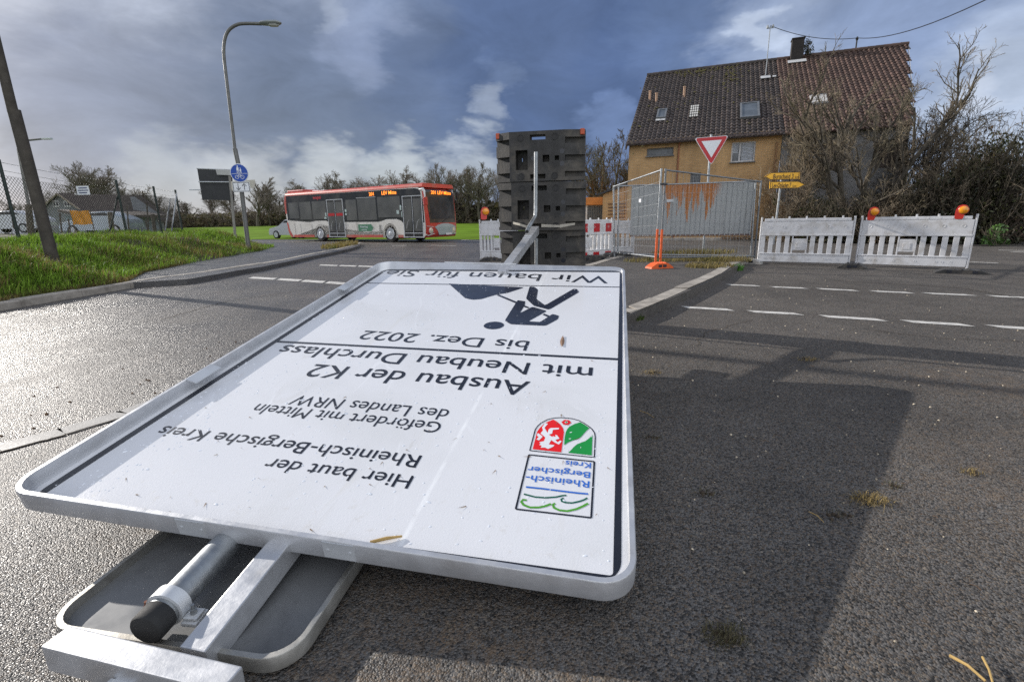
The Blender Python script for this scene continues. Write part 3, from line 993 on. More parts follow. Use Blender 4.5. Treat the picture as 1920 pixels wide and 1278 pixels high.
def rnd_poly(P, n=4, f=0.22):
    out = []
    for i in range(len(P)):
        a, b, c = P[i - 1], P[i], P[(i + 1) % len(P)]
        p = [b[j] + (a[j] - b[j]) * f for j in (0, 1)]; q = [b[j] + (c[j] - b[j]) * f for j in (0, 1)]
        for k in range(n + 1):
            t = k / n; out.append(tuple((1 - t) ** 2 * p[j] + 2 * t * (1 - t) * b[j] + t * t * q[j] for j in (0, 1)))
    return out


o_ = FO_ + zt
def poly(P):  # concave-safe fill
    bm = bmesh.new()
    vv = [bm.verts.new((p[0], p[1], 0)) for p in P]
    f = bm.faces.new(vv); bmesh.ops.triangulate(bm, faces=[f], ngon_method='EAR_CLIP')
    bm.verts.index_update()
    V = [o_ + FX_ * w.co.x + FY_ * w.co.y for w in bm.verts]; F = [tuple(w.index for w in q.verts) for q in bm.faces]
    bm.free(); mb.add(V, F)


poly(Z1([(135, 72), (1030, 112), (1015, 122), (830, 180), (720, 195), (620, 222), (530, 250), (430, 259), (375, 252), (325, 238)]))
poly(Z1([(705, 205), (735, 196), (950, 282), (935, 298)]))
poly(Z1([(1030, 318), (1100, 345), (1080, 357), (1015, 332)]))
poly(Z1([(1255, 430), (1278, 416), (1365, 450), (1345, 466)]))
hc = uv(820 + 668 / 6.4, 520 + 557 / 6.4)
poly([(hc[0] + 0.062 * cos(a * pi / 12), hc[1] + 0.058 * sin(a * pi / 12)) for a in range(24)])
poly(rnd_poly(Z1([(960, 262), (1050, 275), (1045, 315), (985, 412), (1135, 337), (1312, 385), (1085, 507), (1225, 514), (1375, 420), (1455, 440), (1440, 480), (1290, 558), (870, 542), (800, 500), (935, 295)]), 3, 0.12))
poly(rnd_poly(Z1([(1105, 104), (1160, 106), (1206, 140), (1185, 247), (1287, 320), (1630, 128), (1672, 130), (1700, 165), (1335, 371), (1155, 327), (1060, 243)]), 3, 0.10))
sub(mb, 'pictogram', M_NAVY, face)
# county and state emblems
CZ = lambda L_: [uv(940 + x / 5.81, 760 + y / 5.81) for x, y in L_]
mb = MB()
AR = CZ([(280, 452), (300, 380), (345, 222), (372, 185), (410, 152), (480, 114), (560, 95), (640, 91), (760, 102), (830, 122), (880, 146), (940, 185), (975, 214), (1003, 255), (1010, 300), (1004, 420), (998, 522), (280, 452)])
mb.ribbon(AR[:-1], 0.0045, o_, FX_, FY_); mb.ribbon([AR[-2], AR[-1]], 0.0045, o_, FX_, FY_)
BXX = CZ([(270, 498), (998, 568), (958, 1190), (112, 1097)])
for a, b in zip(BXX, BXX[1:] + BXX[:1]): mb.ribbon([a, b], 0.0065, o_, FX_, FY_)
sub(mb, 'emblem_outline', M_BLK, face)
M_ERED = mat('emblem_red', L(222, 30, 32), 0.3, 0, 0.04); M_EGRN = mat('emblem_green', L(28, 140, 62), 0.3, 0, 0.04)
M_EDGR = mat('emblem_dark_green', L(20, 92, 72), 0.3, 0, 0.04); M_ELGR = mat('emblem_light_green', L(80, 150, 50), 0.3, 0, 0.04); M_EBLU = mat('emblem_blue', L(50, 104, 190), 0.3, 0, 0.04)
mb = MB(); mb.m = 0
poly(CZ([(312, 437), (365, 245), (395, 205), (430, 172), (480, 140), (545, 113), (590, 138), (625, 168), (652, 205), (662, 250), (630, 468)]))
rc = uv(940 + 690 / 5.81, 760 + 143 / 5.81)
for k in range(6):
    a = k * pi / 3; c_ = (rc[0] + 0.011 * cos(a), rc[1] + 0.011 * sin(a)); poly([(c_[0] + 0.0085 * cos(j * pi / 5), c_[1] + 0.0085 * sin(j * pi / 5)) for j in range(10)])
mb.m = 1
poly(CZ([(663, 392), (668, 320), (682, 250), (700, 215), (725, 188), (780, 160), (845, 140), (890, 165), (945, 203), (905, 240), (850, 302), (810, 325), (760, 338), (705, 362)]))
poly(CZ([(705, 473), (735, 448), (770, 410), (810, 378), (860, 358), (900, 345), (940, 315), (980, 275), (970, 500)]))
for dx_ in (0,):
    pass
mb.m = 2
mb.ribbon(CZ([(230, 852), (400, 868), (600, 892), (800, 915), (925, 925)]), 0.0075, o_, FX_, FY_)
mb.m = 3
mb.ribbon(CZ([(205, 930), (330, 962), (450, 970), (560, 962), (640, 945), (682, 942)]), 0.0065, o_, FX_, FY_)
mb.ribbon(CZ([(650, 972), (622, 985), (628, 1008), (670, 1022), (745, 1026), (830, 1008), (880, 990), (917, 970)]), 0.0065, o_, FX_, FY_)
mb.m = 4
mb.ribbon(CZ([(236, 1000), (195, 992), (175, 1015), (200, 1050), (270, 1078), (370, 1078), (450, 1060), (507, 1038)]), 0.0085, o_, FX_, FY_)
mb.ribbon(CZ([(555, 1032), (528, 1045), (540, 1080), (600, 1108), (690, 1117), (790, 1095), (870, 1060), (925, 1030)]), 0.0085, o_, FX_, FY_)
mb.m = 2
def btext(s, q):
    P = CZ(q); put_text(mb, s, o_, FX_, FY_, P[0][0], P[1][0], (P[0][1] + P[1][1]) / 2, abs(P[2][1] - P[0][1]), 0.012)
btext('Rheinisch-', [(945, 780), (235, 725), (945, 850)]); btext('Bergischer', [(955, 685), (262, 625), (952, 748)]); btext('Kreis', [(963, 583), (680, 560), (962, 642)])
mb.m = 5
o_ = FO_ + FN_ * 0.0018
poly(CZ([(455, 155), (487, 160), (447, 205), (480, 262), (492, 225), (515, 207), (608, 205), (606, 220), (540, 226), (530, 268), (492, 278), (530, 303), (572, 300), (563, 282), (585, 285), (612, 322), (565, 336), (590, 362), (618, 342), (636, 350), (605, 386), (560, 366), (520, 338), (492, 385), (555, 392), (540, 411), (482, 436), (450, 420), (400, 422), (415, 402), (386, 391), (402, 375), (386, 362), (440, 350), (455, 310), (402, 266), (430, 235), (420, 200)]))
poly(CZ([(372, 264), (392, 275), (426, 300), (385, 343), (356, 332), (382, 305), (362, 290)]))
poly([(rc[0] + 0.0065 * cos(j * pi / 5), rc[1] + 0.0065 * sin(j * pi / 5)) for j in range(10)])
mb.m = 1
o_ = FO_ + FN_ * 0.0024
poly([(rc[0] + 0.0042 * cos(j * pi / 5), rc[1] + 0.0042 * sin(j * pi / 5)) for j in range(10)])
sub(mb, 'emblem', [M_ERED, M_EGRN, M_EBLU, M_EDGR, M_ELGR, M_WHITE], face)
# underside, rails and post
mb = MB(); mb.M = BM
loft(mb, [at_z(rrect(0.014, BW - .014, 0.014, BL - .014, R0 - .014), -0.0710), at_z(rrect(0.014, BW - .014, 0.014, BL - .014, R0 - .014), -0.066)], True, True)
mb.build('back_sheet', M_SBACK, board)
mb = MB(); mb.M = BM
mb.box((1.035, (3.215 - 0.16) / 2, -0.113), (0.074, 3.215 + 0.16, 0.078), bev=0.004)
mb.build('post', M_ALU, board)
pe = gy(955, 489, 4.10); pt = gy(1004, 424, 5.16)
mb = MB()
d = Vector(pt - pe).normalized(); sx_ = Vector((d.y, -d.x, 0)).normalized(); uz = sx_.cross(d)
Rm = Matrix((sx_, d, uz)).transposed()
p0 = Vector(pe) - d * 0.25; p1 = Vector(pt)
mb.box((p0 + p1) / 2 - uz * 0.035, (0.072, (p1 - p0).length, 0.07), Rm, 0.004)
mb.box(p1 - d * 0.20 - uz * 0.035, (0.082, 0.34, 0.080), Rm, 0.003)
mb.box(p1 - d * 0.42 - uz * 0.035, (0.078, 0.03, 0.077), Rm, 0.002)
mb.build('post_extension', M_ALU, board)
mb = MB()
bt = Vector(gy(1005, 285, 5.06)); bb = Vector(gy(1004.5, 405, 5.06)); be = Vector(gy(990, 428, 4.86))
mb.tube([bt, bt.lerp(bb, .5), bb + Vector((0, 0, .06)), bb + Vector((-.004, -.01, 0)), bb.lerp(be, .35), bb.lerp(be, .7), be], 0.019, 14)
mb.cyl(be + Vector((0.0, 0.004, -0.006)), be + Vector((-0.012, -0.05, -0.03)), 0.0195, 14)
mb.build('bent_tube', M_GALV, board, smooth=True)
mb = MB(); mb.cyl(be + Vector((-0.0125, -0.0505, -0.0305)), be + Vector((-0.013, -0.053, -0.0315)), 0.0155, 14)
mb.build('tube_plug', M_RUBBER, board)
mb = MB()
l0 = Vector(gy(1005.5, 447, 5.10)); mb.tube([l0, (l0.x - .005, l0.y, 0.0)], 0.018, 12)
mb.build('lower_tube', M_GALV, board, smooth=True)
# strap pulled through the plates
mb = MB()
q = [gy(962, 418, 5.16), gy(975, 421, 5.08), gy(995, 428, 5.04)]
for a, b in zip(q, q[1:]):
    a = Vector(a); b = Vector(b); mb.add([a + Vector((0, 0, .012)), b + Vector((0, 0, .012)), b - Vector((0, 0, .012)), a - Vector((0, 0, .012))], [(0, 1, 2, 3)])
mb.build('tension_strap', mat('strap_webbing', (0.42, 0.39, 0.33), 0.8, 0, 0.2, 12), board)
mb = MB()
q = [gy(1015, 423, 5.09), gy(1050, 424, 5.03), gy(1078, 419.5, 5.02)]
for a, b in zip(q, q[1:]):
    a = Vector(a); b = Vector(b); mb.add([a + Vector((0, 0, .016)), b + Vector((0, 0, .010)), b - Vector((0, 0, .010)), a - Vector((0, 0, .016))], [(0, 1, 2, 3)])
mb.build('tension_strap', mat('strap_webbing', (0.42, 0.39, 0.33), 0.8, 0, 0.2, 12), board)
# cross rail at the top end
c0 = Vector(gz(130, 1172, .115)); c1 = Vector(gz(455, 1248, .115))
d = Vector((c1.x - c0.x, c1.y - c0.y, 0)).normalized(); n_ = Vector((-d.y, d.x, 0))
Rm = Matrix((d, n_, Vector((0, 0, 1)))).transposed()
cc = (c0 + c1) / 2 - n_ * 0.032
mb = MB(); mb.box((cc.x, cc.y, 0.078), ((c1 - c0).length, 0.064, 0.074), Rm, 0.004)
mb.build('cross_rail', M_ALU, board)
mb = MB()
hb = cc - n_ * 0.032 + d * -0.02
mb.box((hb.x, hb.y - .004, 0.066), (0.045, 0.012, 0.018), Rm, 0.003)
mb.box((hb.x - .026 * d.x, hb.y - .004, 0.070), (0.012, 0.016, 0.014), Rm, 0.002)
mb.box((hb.x + .026 * d.x, hb.y - .010, 0.070), (0.012, 0.016, 0.014), Rm, 0.002)
mb.build('rail_bracket', M_ALUP, board)
# rain drops
rg = np.random.default_rng(5)
mb = MB(); mb.M = FM
dn = 0
while dn < 1300:
    u = rg.uniform(0.05, 2.0); v = rg.uniform(0.12, 2.86)
    if mnoise.noise(Vector((u * 3, v * 3, 1))) + 0.25 < rg.random() * 0.8: continue
    s = rg.uniform(0.0014, 0.0036) * (1.6 if rg.random() < 0.08 else 1)
    el = rg.uniform(1.0, 2.4); an = rg.normal(0.6, 0.5)
    ca, sa = cos(an), sin(an)
    k = 7
    ring0 = []; ring1 = []
    for j in range(k):
        a = 2 * pi * j / k; x = cos(a) * s * el; y = sin(a) * s
        w = rg.uniform(.85, 1.15)
        ring0.append((u + (x * ca - y * sa) * w, v + (x * sa + y * ca) * w, .0)); ring1.append((u + (x * ca - y * sa) * .6, v + (x * sa + y * ca) * .6, s * .42))
    n0 = len(mb.v)
    mb.add(ring0 + ring1 + [(u, v, s * .52)], [(j, (j + 1) % k, k + (j + 1) % k, k + j) for j in range(k)] + [(k + j, k + (j + 1) % k, 2 * k) for j in range(k)])
    dn += 1
M_DROP = mat('rain_water', (0.82, 0.85, 0.90), 0.04, 0, 0.0, 3, rvar=0.0, coat=1.0)
mb.build('rain_drop', M_DROP, board, smooth=True, kind='stuff')
for px_ in (345, 612):
    mb = MB(); mb.M = BM
    uj = on_sheet(0, 0)[0]
    r = Vector(ray(px_, 960 + (px_ - 335) * .155)); c = Vector((0, 0, CAMH)); t = (BO - c).dot(BN) / r.dot(BN); uj = (c + r * t - BO).dot(BX)
    mb.box((uj, BL + .0005, -.035), (.10, .003, .062), None, .0)
    for s in (-.035, .035): mb.cyl((uj + s, BL, -.035), (uj + s, BL + .004, -.035), .005, 8)
    mb.build('joint_plate', M_ALUP, board)
RECT = Vector((0.304, 1.025, 0.199)) - (BO + BY * BL)
RECT -= BN * RECT.dot(BN)
print('rect', RECT)
def sag_children(o):
    for ch in o.children:
        if ch.name.split('.')[0] in ('post', 'post_extension', 'bent_tube', 'tube_plug', 'lower_tube', 'tension_strap', 'cross_rail', 'rail_bracket'): continue
        S_ = BMI.to_3x3() @ (SAG if ch.name.split('.')[0] in ('lettering', 'emblem', 'emblem_outline', 'pictogram', 'rain_drop', 'border_line') else SAG + RECT)
        for v in ch.data.vertices: v.co += S_ * ((1 - v.co.x / BW) * max(0.0, v.co.y) / BL)
        ch.data.update()
        sag_children(ch)
sag_children(board)

# small board under it, face down
nd = Vector((0.984, -0.175, 0)).normalized(); ud = Vector((0.125, 0.992, 0.045)).normalized(); nz = nd.cross(ud).normalized(); ud = nz.cross(nd)
SO = Vector((-1.305, 1.092, 0.012))
SM = frame(SO, nd, ud, nz)
small = thing('traffic_sign', 'grey backed traffic sign lying face down under the near left corner of the white board', 'sign', SM)
SWD, SLN, SH = 0.755, 1.02, 0.045
mb = MB(); mb.M = SM
o0 = rrect(0, SWD, 0, SLN, .095); o1 = rrect(.002, SWD - .002, .002, SLN - .002, .093); i0 = rrect(.016, SWD - .016, .016, SLN - .016, .08); i1 = rrect(.019, SWD - .019, .019, SLN - .019, .077)
loft(mb, [at_z(o0, 0), at_z(o0, SH - .003), at_z(o1, SH), at_z(i0, SH), at_z(i1, SH - .028)])
mb.build('rim', mat('weathered_aluminium', (0.42, 0.41, 0.38), 0.45, 0.8, 0.2, 7, 0.0006, 60, dirt=(0.16, 0.14, 0.11), damt=0.6, dscale=6), small, smooth=True)
mb = MB(); mb.M = SM
loft(mb, [at_z(i1, 0.004), at_z(i1, SH - .0275)], True, True)
mb.build('back_panel', M_SBACK, small)
ta = Vector(gz(272, 1182, .105)); tb = Vector((-0.80, 2.35, 0.20))
td = (tb - ta).normalized()
ta2 = ta + td * 0.045
mb = MB(); mb.tube([ta2, tb], 0.0425, 24); mb.build('tube_post', M_GALV, small, smooth=True)
mb = MB(); mb.lathe([(0.028, -0.003), (0.041, 0), (0.0445, 0.005), (0.0450, 0.050), (0.0435, 0.052)], ta, td, 24); mb.build('end_cap', M_RUBBER, small, smooth=True)
ck = ta + td * 0.080
mb = MB(); mb.lathe([(0.0445, -0.018), (0.0515, -0.018), (0.0515, 0.018), (0.0445, 0.018)], ck, td, 28)
sd = td.cross(Vector((0, 0, 1))).normalized()
Rm = Matrix((sd, td, sd.cross(td))).transposed()
for s in (-1, 1):
    mb.box(ck + sd * s * 0.068 - Vector((0, 0, .024)), (0.04, 0.036, 0.006), Rm, .002)
    mb.box(ck + sd * s * 0.068 - Vector((0, 0, .036)), (0.045, 0.05, 0.012), Rm, .003)
mb.build('pipe_clamp', M_ALUP, small, smooth=True)
for s, m in ((-1, M_RUSTB), (1, M_GALV)):
    b_ = ck + sd * s * 0.068 - Vector((0, 0, .02))
    mb = MB(); mb.cyl(b_, b_ + Vector((0, 0, .012)), 0.009, 6); mb.cyl(b_, b_ + Vector((0, 0, .026)), 0.005, 8)
    mb.build('bolt', m, small, label='rusty bolt' if s < 0 else 'shiny bolt')

# ------------------------------------------------------------------ base plates standing on edge
PL = np.array(gy(929.6, 246, 5.44)); PR = np.array(gy(1098, 246, 5.27))
TD = Vector((PR[0] - PL[0], PR[1] - PL[1], 0)); TW = TD.length; TD.normalize(); TN = Vector((TD.y, -TD.x, 0))   # TN faces the camera
TOPZ = (PL[2] + PR[2]) / 2
RH = TOPZ / 4.0
print('tower', TW, TOPZ, RH)


def base_plate(label, z, thru=(), flip=False, top=False, dxy=(0, 0), tilt=0.0):
    """local frame: x along the long side, y towards the viewer, z up; size TW x 0.16 x RH"""
    o = Vector((PL[0], PL[1], z)) + TD * dxy[0] + TN * dxy[1]
    Mx = frame(o, TD, -TN, Vector((0, 0, 1))) @ Matrix.Rotation(tilt, 4, 'Y')
    e = thing('base_plate', label, 'base plate', Mx, 'base plates of the toppled sign stand')
    W, D, H = TW, 0.16, RH - 0.008
    S1, S2 = 0.155, 0.20            # sloped ends, left and right
    mb = MB(); mb.M = Mx
    Y0 = -D / 2; Y1 = D / 2          # front (towards viewer) is Y0
    fz = [0.0, .05, .155, .20, .315, .36, .44, H]
    # slab with holes: build the front as strips in z and x; openings are real through holes
    xs = [S1, .235, .355, .40, .56, .66, TW - S2]
    core = [(S1, TW - S2)]
    def bx(x0, x1, z0, z1, y0=Y0, y1=Y1, bev=0.0):
        if flip: x0, x1 = x0, x1
        mb.box(((x0 + x1) / 2, (y0 + y1) / 2, (z0 + z1) / 2), (x1 - x0, y1 - y0, z1 - z0), None, bev)
    k = H / 0.49
    hole = (S1 + .065, S1 + .19, .115 * k, .31 * k)       # big pocket with slot through
    slot = (S1 + .215, S1 + .375, .405 * k, .455 * k)     # upper slot
    slotb = (S1 + .215, S1 + .375, .025 * k, .07 * k)     # lower slot
    sq1 = (S1 + .345, S1 + .415, .185 * k, .255 * k); sq2 = (S1 + .47, S1 + .515, .20 * k, .245 * k)
    rects = [hole, slot, slotb, sq1, sq2]
    xc = sorted({S1, TW - S2, *[r[0] for r in rects], *[r[1] for r in rects]}); zc = sorted({0, H, *[r[2] for r in rects], *[r[3] for r in rects]})
    # perforated front wall
    for i in range(len(xc) - 1):
        for j in range(len(zc) - 1):
            mx, mz = (xc[i] + xc[i + 1]) / 2, (zc[j] + zc[j + 1]) / 2
            if any(r[0] < mx < r[1] and r[2] < mz < r[3] for r in rects): continue
            y = Y0
            mb.add([(xc[i], y, zc[j]), (xc[i + 1], y, zc[j]), (xc[i + 1], y, zc[j + 1]), (xc[i], y, zc[j + 1])], [(0, 1, 2, 3)])
    # pocket walls
    for r, dep in ((hole, .13), (slot, D if 'slot' in thru else .11), (slotb, .11), (sq1, .10), (sq2, .10)):
        a = [(r[0], r[2]), (r[1], r[2]), (r[1], r[3]), (r[0], r[3])]
        for p, q in zip(a, a[1:] + a[:1]):
            mb.add([(p[0], Y0, p[1]), (q[0], Y0, q[1]), (q[0], Y0 + dep, q[1]), (p[0], Y0 + dep, p[1])], [(0, 1, 2, 3)])
        if dep < D:
            yb = Y0 + dep
            if r is hole and 'hole' in thru:
                sxx = r[0] + .042
                for x0, x1, z0, z1 in ((r[0], sxx, r[2], r[3]), (sxx + .012, r[1], r[2], r[3]), (sxx, sxx + .012, r[2], r[2] + .095), (sxx, sxx + .012, r[3] - .06, r[3])):
                    mb.add([(x0, yb, z0), (x1, yb, z0), (x1, yb, z1), (x0, yb, z1)], [(0, 1, 2, 3)])
                    mb.add([(x0, Y1, z0), (x1, Y1, z0), (x1, Y1, z1), (x0, Y1, z1)], [(0, 1, 2, 3)])
            else:
                mb.add([(r[0], yb, r[2]), (r[1], yb, r[2]), (r[1], yb, r[3]), (r[0], yb, r[3])], [(0, 1, 2, 3)])
    # back wall, with the same through slots
    r3 = [r_ for r_, k__ in ((slot, 'slot'), (hole, 'hole')) if k__ in thru]
    xc = sorted({S1, TW - S2, *[r[0] for r in r3], *[r[1] for r in r3]}); zc = sorted({0, H, *[r[2] for r in r3], *[r[3] for r in r3]})
    for i in range(len(xc) - 1):
        for j in range(len(zc) - 1):
            mx, mz = (xc[i] + xc[i + 1]) / 2, (zc[j] + zc[j + 1]) / 2
            if any(r[0] < mx < r[1] and r[2] < mz < r[3] for r in r3): continue
            mb.add([(xc[i], Y1, zc[j]), (xc[i + 1], Y1, zc[j]), (xc[i + 1], Y1, zc[j + 1]), (xc[i], Y1, zc[j + 1])], [(0, 1, 2, 3)])
    # top and bottom
    for zz_ in (0, H):
        mb.add([(S1, Y0, zz_), (TW - S2, Y0, zz_), (TW - S2, Y1, zz_), (S1, Y1, zz_)], [(0, 1, 2, 3)])
    mb.build('slab', M_RECYC, e)
    # sloped ribbed ends: wedge ribs and deep pockets between them
    for side in (0, 1):
        mb = MB(); mb.M = Mx
        S = S1 if side == 0 else S2
        def wedge(z0, z1, back):
            x0 = 0 if side == 0 else W; x1 = S if side == 0 else W - S
            yo = Y0 + 0.085 if side == 0 else Y0 + 0.05
            P = [(x1, Y0 + back), (x0, yo + back), (x0, Y1), (x1, Y1)]
            mb.add([(p[0], p[1], z0) for p in P] + [(p[0], p[1], z1) for p in P], [(0, 1, 2, 3), (7, 6, 5, 4), (0, 4, 5, 1), (1, 5, 6, 2), (2, 6, 7, 3), (3, 7, 4, 0)])
        for z0, z1, bk in ((0, .035 * k, 0), (.035 * k, .09 * k, .05), (.09 * k, .195 * k, 0), (.195 * k, .25 * k, .05), (.25 * k, .36 * k, 0), (.36 * k, .42 * k, .05), (.42 * k, H, 0)):
            wedge(z0, z1, bk)
        mb.build('ribbed_end', M_RECYC, e)
    for x, z_ in ((S1 + .12, .43 * k), (S1 + .47, .43 * k), (S1 + .12, .05 * k), (S1 + .47, .05 * k)):
        mb = MB(); mb.M = Mx
        mb.lathe([(.034, 0.0), (.034, .005), (.027, .005), (.027, .001), (.004, .001)], (x, Y0 - .0005, z_), (0, -1, 0), 18)
        mb.build('locating_stud', M_RECYD, e)
    for x, z_ in ((S1 + .545, .285 * k), (S1 + .545, .165 * k), (S1 + .25, .225 * k)):
        mb = MB(); mb.M = Mx
        mb.lathe([(.024, 0.001), (.024, .0025)], (x, Y0 - .002, z_), (0, 1, 0), 16)
        mb.build('round_hole', M_BLK, e)
    if top:
        for x in (0.022, W - 0.03):
            mb = MB(); mb.M = Mx
            mb.box((x, Y0 + (.10 if x < .1 else .06), H - .022), (.045, .07, .058), None, .008)
            mb.build('corner_reflector', M_ORANGE, e)
    return e


base_plate('topmost black plastic base plate with orange reflectors on both corners', 3 * RH, ('slot', 'hole'), top=True)
base_plate('second black base plate from the top, behind the upright bent tube', 2 * RH, ('hole',), dxy=(0.012, 0.018), tilt=radians(.4))
base_plate('third black base plate from the top, below the strap gap', RH - 0.004, dxy=(0.022, -0.015), tilt=radians(-0.9))
base_plate('lowest black base plate standing on the road behind the fallen board', 0.0, dxy=(0.02, -0.02))

# ------------------------------------------------------------------ barriers
def barrier(p0, p1, z0, z1, label, white=True, lens=None):
    p0 = Vector((p0[0], p0[1], z0)); p1 = Vector((p1[0], p1[1], z0))
    Lb = (p1 - p0).length; Mx = dirframe(p0, p1); Hh = z1 - z0
    e = thing('road_barrier', label, 'barrier', Mx, 'plastic road barriers closing the junction')
    M_P = M_PLW
    def part(f, name, m=M_P, smooth=False):
        mb = MB(); mb.M = Mx; f(mb); return mb.build(name, m, e, smooth=smooth)
    for x in (0.02, Lb - 0.02):
        part(lambda mb: mb.tube([(x, 0, -0.02), (x, 0, Hh)], 0.021, 12), 'end_post', smooth=True)
    h1, h2, h3, h4 = Hh * .18, Hh * .24, Hh * .60, Hh * .90
    def up(mb):
        mb.box((Lb / 2, 0, (h3 + .02 + h4) / 2), (Lb - .08, .045, h4 - h3 - .02), None, .008)
        mb.box((Lb / 2, 0, h3 + .005), (Lb - .06, .06, .035), None, .006)
        mb.box((Lb / 2, 0, h4 + .035), (Lb - .16, .05, .065), None, .008)
        n = 6
        for i in range(n):
            x = Lb * (.10 + .8 * i / (n - 1)); mb.lathe([(.030, 0), (.030, .004), (.023, .004), (.021, .001), (.004, .001)], (x, -.0222, (h3 + h4) / 2 + .03), (0, -1, 0), 16)
        for i in range(9):
            x = Lb * (.10 + .8 * i / 8); mb.lathe([(.016, 0), (.016, .003), (.004, .003)], (x, -.0248, h4 + .035), (0, -1, 0), 12)
    part(up, 'upper_board')
    def lo(mb):
        mb.box((Lb / 2, 0, h1 * .5), (Lb - .08, .045, h1 - .01), None, .008)
        mb.box((Lb / 2, 0, h1 + .012), (Lb - .06, .06, .03), None, .006)
        for f_ in (.08, .14, .19, .36, .55, .73, .78, .85): mb.lathe([(.020, 0), (.020, .004), (.015, .004), (.014, .001), (.003, .001)], (Lb * f_, -.0222, h1 * .5), (0, -1, 0), 14)
    part(lo, 'lower_board')
    n = 11; w = Lb / n
    for i in range(n):
        if i in (4, 5): continue
        x = w * (i + .5)
        part(lambda mb: mb.box((x, 0, (h1 + h3) / 2 + .01), (w * .55, .042, h3 - h1 - .02), None, .008), 'slat')
    xm = w * 5
    def plate(mb):
        mb.box((xm, 0, (h1 + h3) / 2 + .01), (w * 1.55, .038, (h3 - h1) * .60), None, .006)
        mb.box((xm, -.02, (h1 + h3) / 2 - .005), (w * .75, .012, (h3 - h1) * .30), None, .004)
        for s in (-1, 1): mb.box((xm + s * w * .85, 0, (h1 + h3) / 2 + .01), (w * .16, .042, h3 - h1 - .02), None, .004)
    part(plate, 'grip_plate')
    for i in range(5):
        x = Lb * (.13 + .185 * i)
        if lens and any(abs(x - q) < .16 for q in lens): continue
        part(lambda mb: mb.box((x, 0, h4 + .085), (.035, .035, .05), None, .008), 'peg')
    if not white:
        def rd(mb):
            for i in range(0, 8, 2):
                x0 = .05 + (Lb - .10) * i / 7 - .0; x1 = min(Lb - .05, x0 + (Lb - .1) / 7)
                mb.box(((x0 + x1) / 2, -.024, (h3 + h4) / 2 + .01), (x1 - x0, .004, (h4 - h3) * .72))
                mb.box(((x0 + x1) / 2, -.024, h1 * .5), (x1 - x0, .004, h1 * .62))
        part(rd, 'red_stripe', M_RED)
    return e, Mx, Hh


def warning_lamp(pos, face_deg, label, s=1.0):
    Mx = zframe(pos, face_deg)
    e = thing('warning_lamp', label, 'warning lamp', Mx, 'amber warning lamps on the barriers')
    mb = MB(); mb.M = Mx
    prof = [(-.075 * s, 0), (.06 * s, 0), (.075 * s, .11 * s), (.125 * s, .14 * s), (.135 * s, .20 * s), (.09 * s, .275 * s), (.02 * s, .295 * s), (-.04 * s, .27 * s), (-.075 * s, .19 * s)]
    mb.prism(rnd_poly(prof, 2, .2), (0, .035 * s, 0), (1, 0, 0), (0, 0, 1), -.07 * s, (0, 1, 0))
    mb.build('housing', M_LAMPR, e)
    mb = MB(); mb.M = Mx
    mb.lathe([(.088 * s, 0), (.088 * s, .012 * s), (.078 * s, .022 * s)], (.045 * s, -.034 * s, .185 * s), (0, -1, 0), 24)
    mb.build('lens_ring', M_ORANGE, e, smooth=True)
    mb = MB(); mb.M = Mx
    mb.lathe([(.076 * s, 0), (.074 * s, .010 * s), (.055 * s, .022 * s), (.028 * s, .030 * s), (.006 * s, .031 * s)], (.045 * s, -.050 * s, .185 * s), (0, -1, 0), 24)
    mb.build('lens', M_LENS, e, smooth=True)
    return e


def foot(pos, deg, label, m=M_RECYC, Lf=0.78, Wf=0.36, h=0.10):
    Mx = zframe(pos, deg)
    e = thing('barrier_foot', label, 'barrier foot', Mx, 'plastic foot plates under barriers and fence')
    mb = MB(); mb.M = Mx
    P = [(-Lf / 2, 0), (Lf / 2, 0), (Lf / 2 - .02, h * .35), (Lf / 2 - .13, h), (-Lf / 2 + .13, h), (-Lf / 2 + .02, h * .35)]
    mb.prism(P, (0, Wf / 2, 0), (1, 0, 0), (0, 0, 1), -Wf, (0, 1, 0))
    mb.build('block', m, e)
    for s in (-1, 1):
        mb = MB(); mb.M = Mx
        mb.box((s * (Lf / 2 - .20), -Wf / 2 - .003, h * .55), (.07, .008, .05)); mb.build('socket', M_BLK, e)
    for s in (-1, 0, 1):
        mb = MB(); mb.M = Mx; mb.box((s * min(.1, Lf / 2 - .16), 0, h + .006), (.02, Wf * .8, .014)); mb.build('rib', m, e)
    return e


zb_ = 0.05
D0, D1 = G(1419, 490, zb_), G(1593, 494.5, zb_)
E0, E1 = G(1602, 494.5, zb_), G(1815, 501.5, zb_)
eD, MD, _ = barrier(D0, D1, zb_, 1.045, 'white slatted plastic barrier with no lamp, right beside the mobile fence')
eE, ME, _ = barrier(E0, E1, zb_, 1.045, 'white slatted plastic barrier carrying two amber lamps, farthest right', lens=[0.17, 1.55])
LE = hypot(E1[0] - E0[0], E1[1] - E0[1])
for x, lb in ((0.17, 'amber warning lamp on the outer barrier, standing nearest the fence'), (LE - 0.27, 'amber warning lamp at the free right end of the outer barrier')):
    p = ME @ Vector((x, 0, .905))
    warning_lamp(p, degrees_ := math.degrees(atan2(E1[1] - E0[1], E1[0] - E0[0])), lb, .9)
F0, F1 = G(900.5, 484, .06), G(972, 485, .06)
eF, MF, _ = barrier(F0, F1, 0.06, 1.12, 'white barrier mostly hidden behind the black base plates, with one lamp', lens=[.2])
warning_lamp(MF @ Vector((.16, 0, 1.06)), 0, 'amber warning lamp on the barrier left of the black base plates', 1.15)
H0, H1 = G(1062, 487, .06), G(1146, 480, .06)
barrier(H0, H1, 0.06, 1.1, 'white barrier with red reflective blocks, right of the base plates', white=False)
I0, I1 = (3.18, 14.6), (4.1, 14.4)
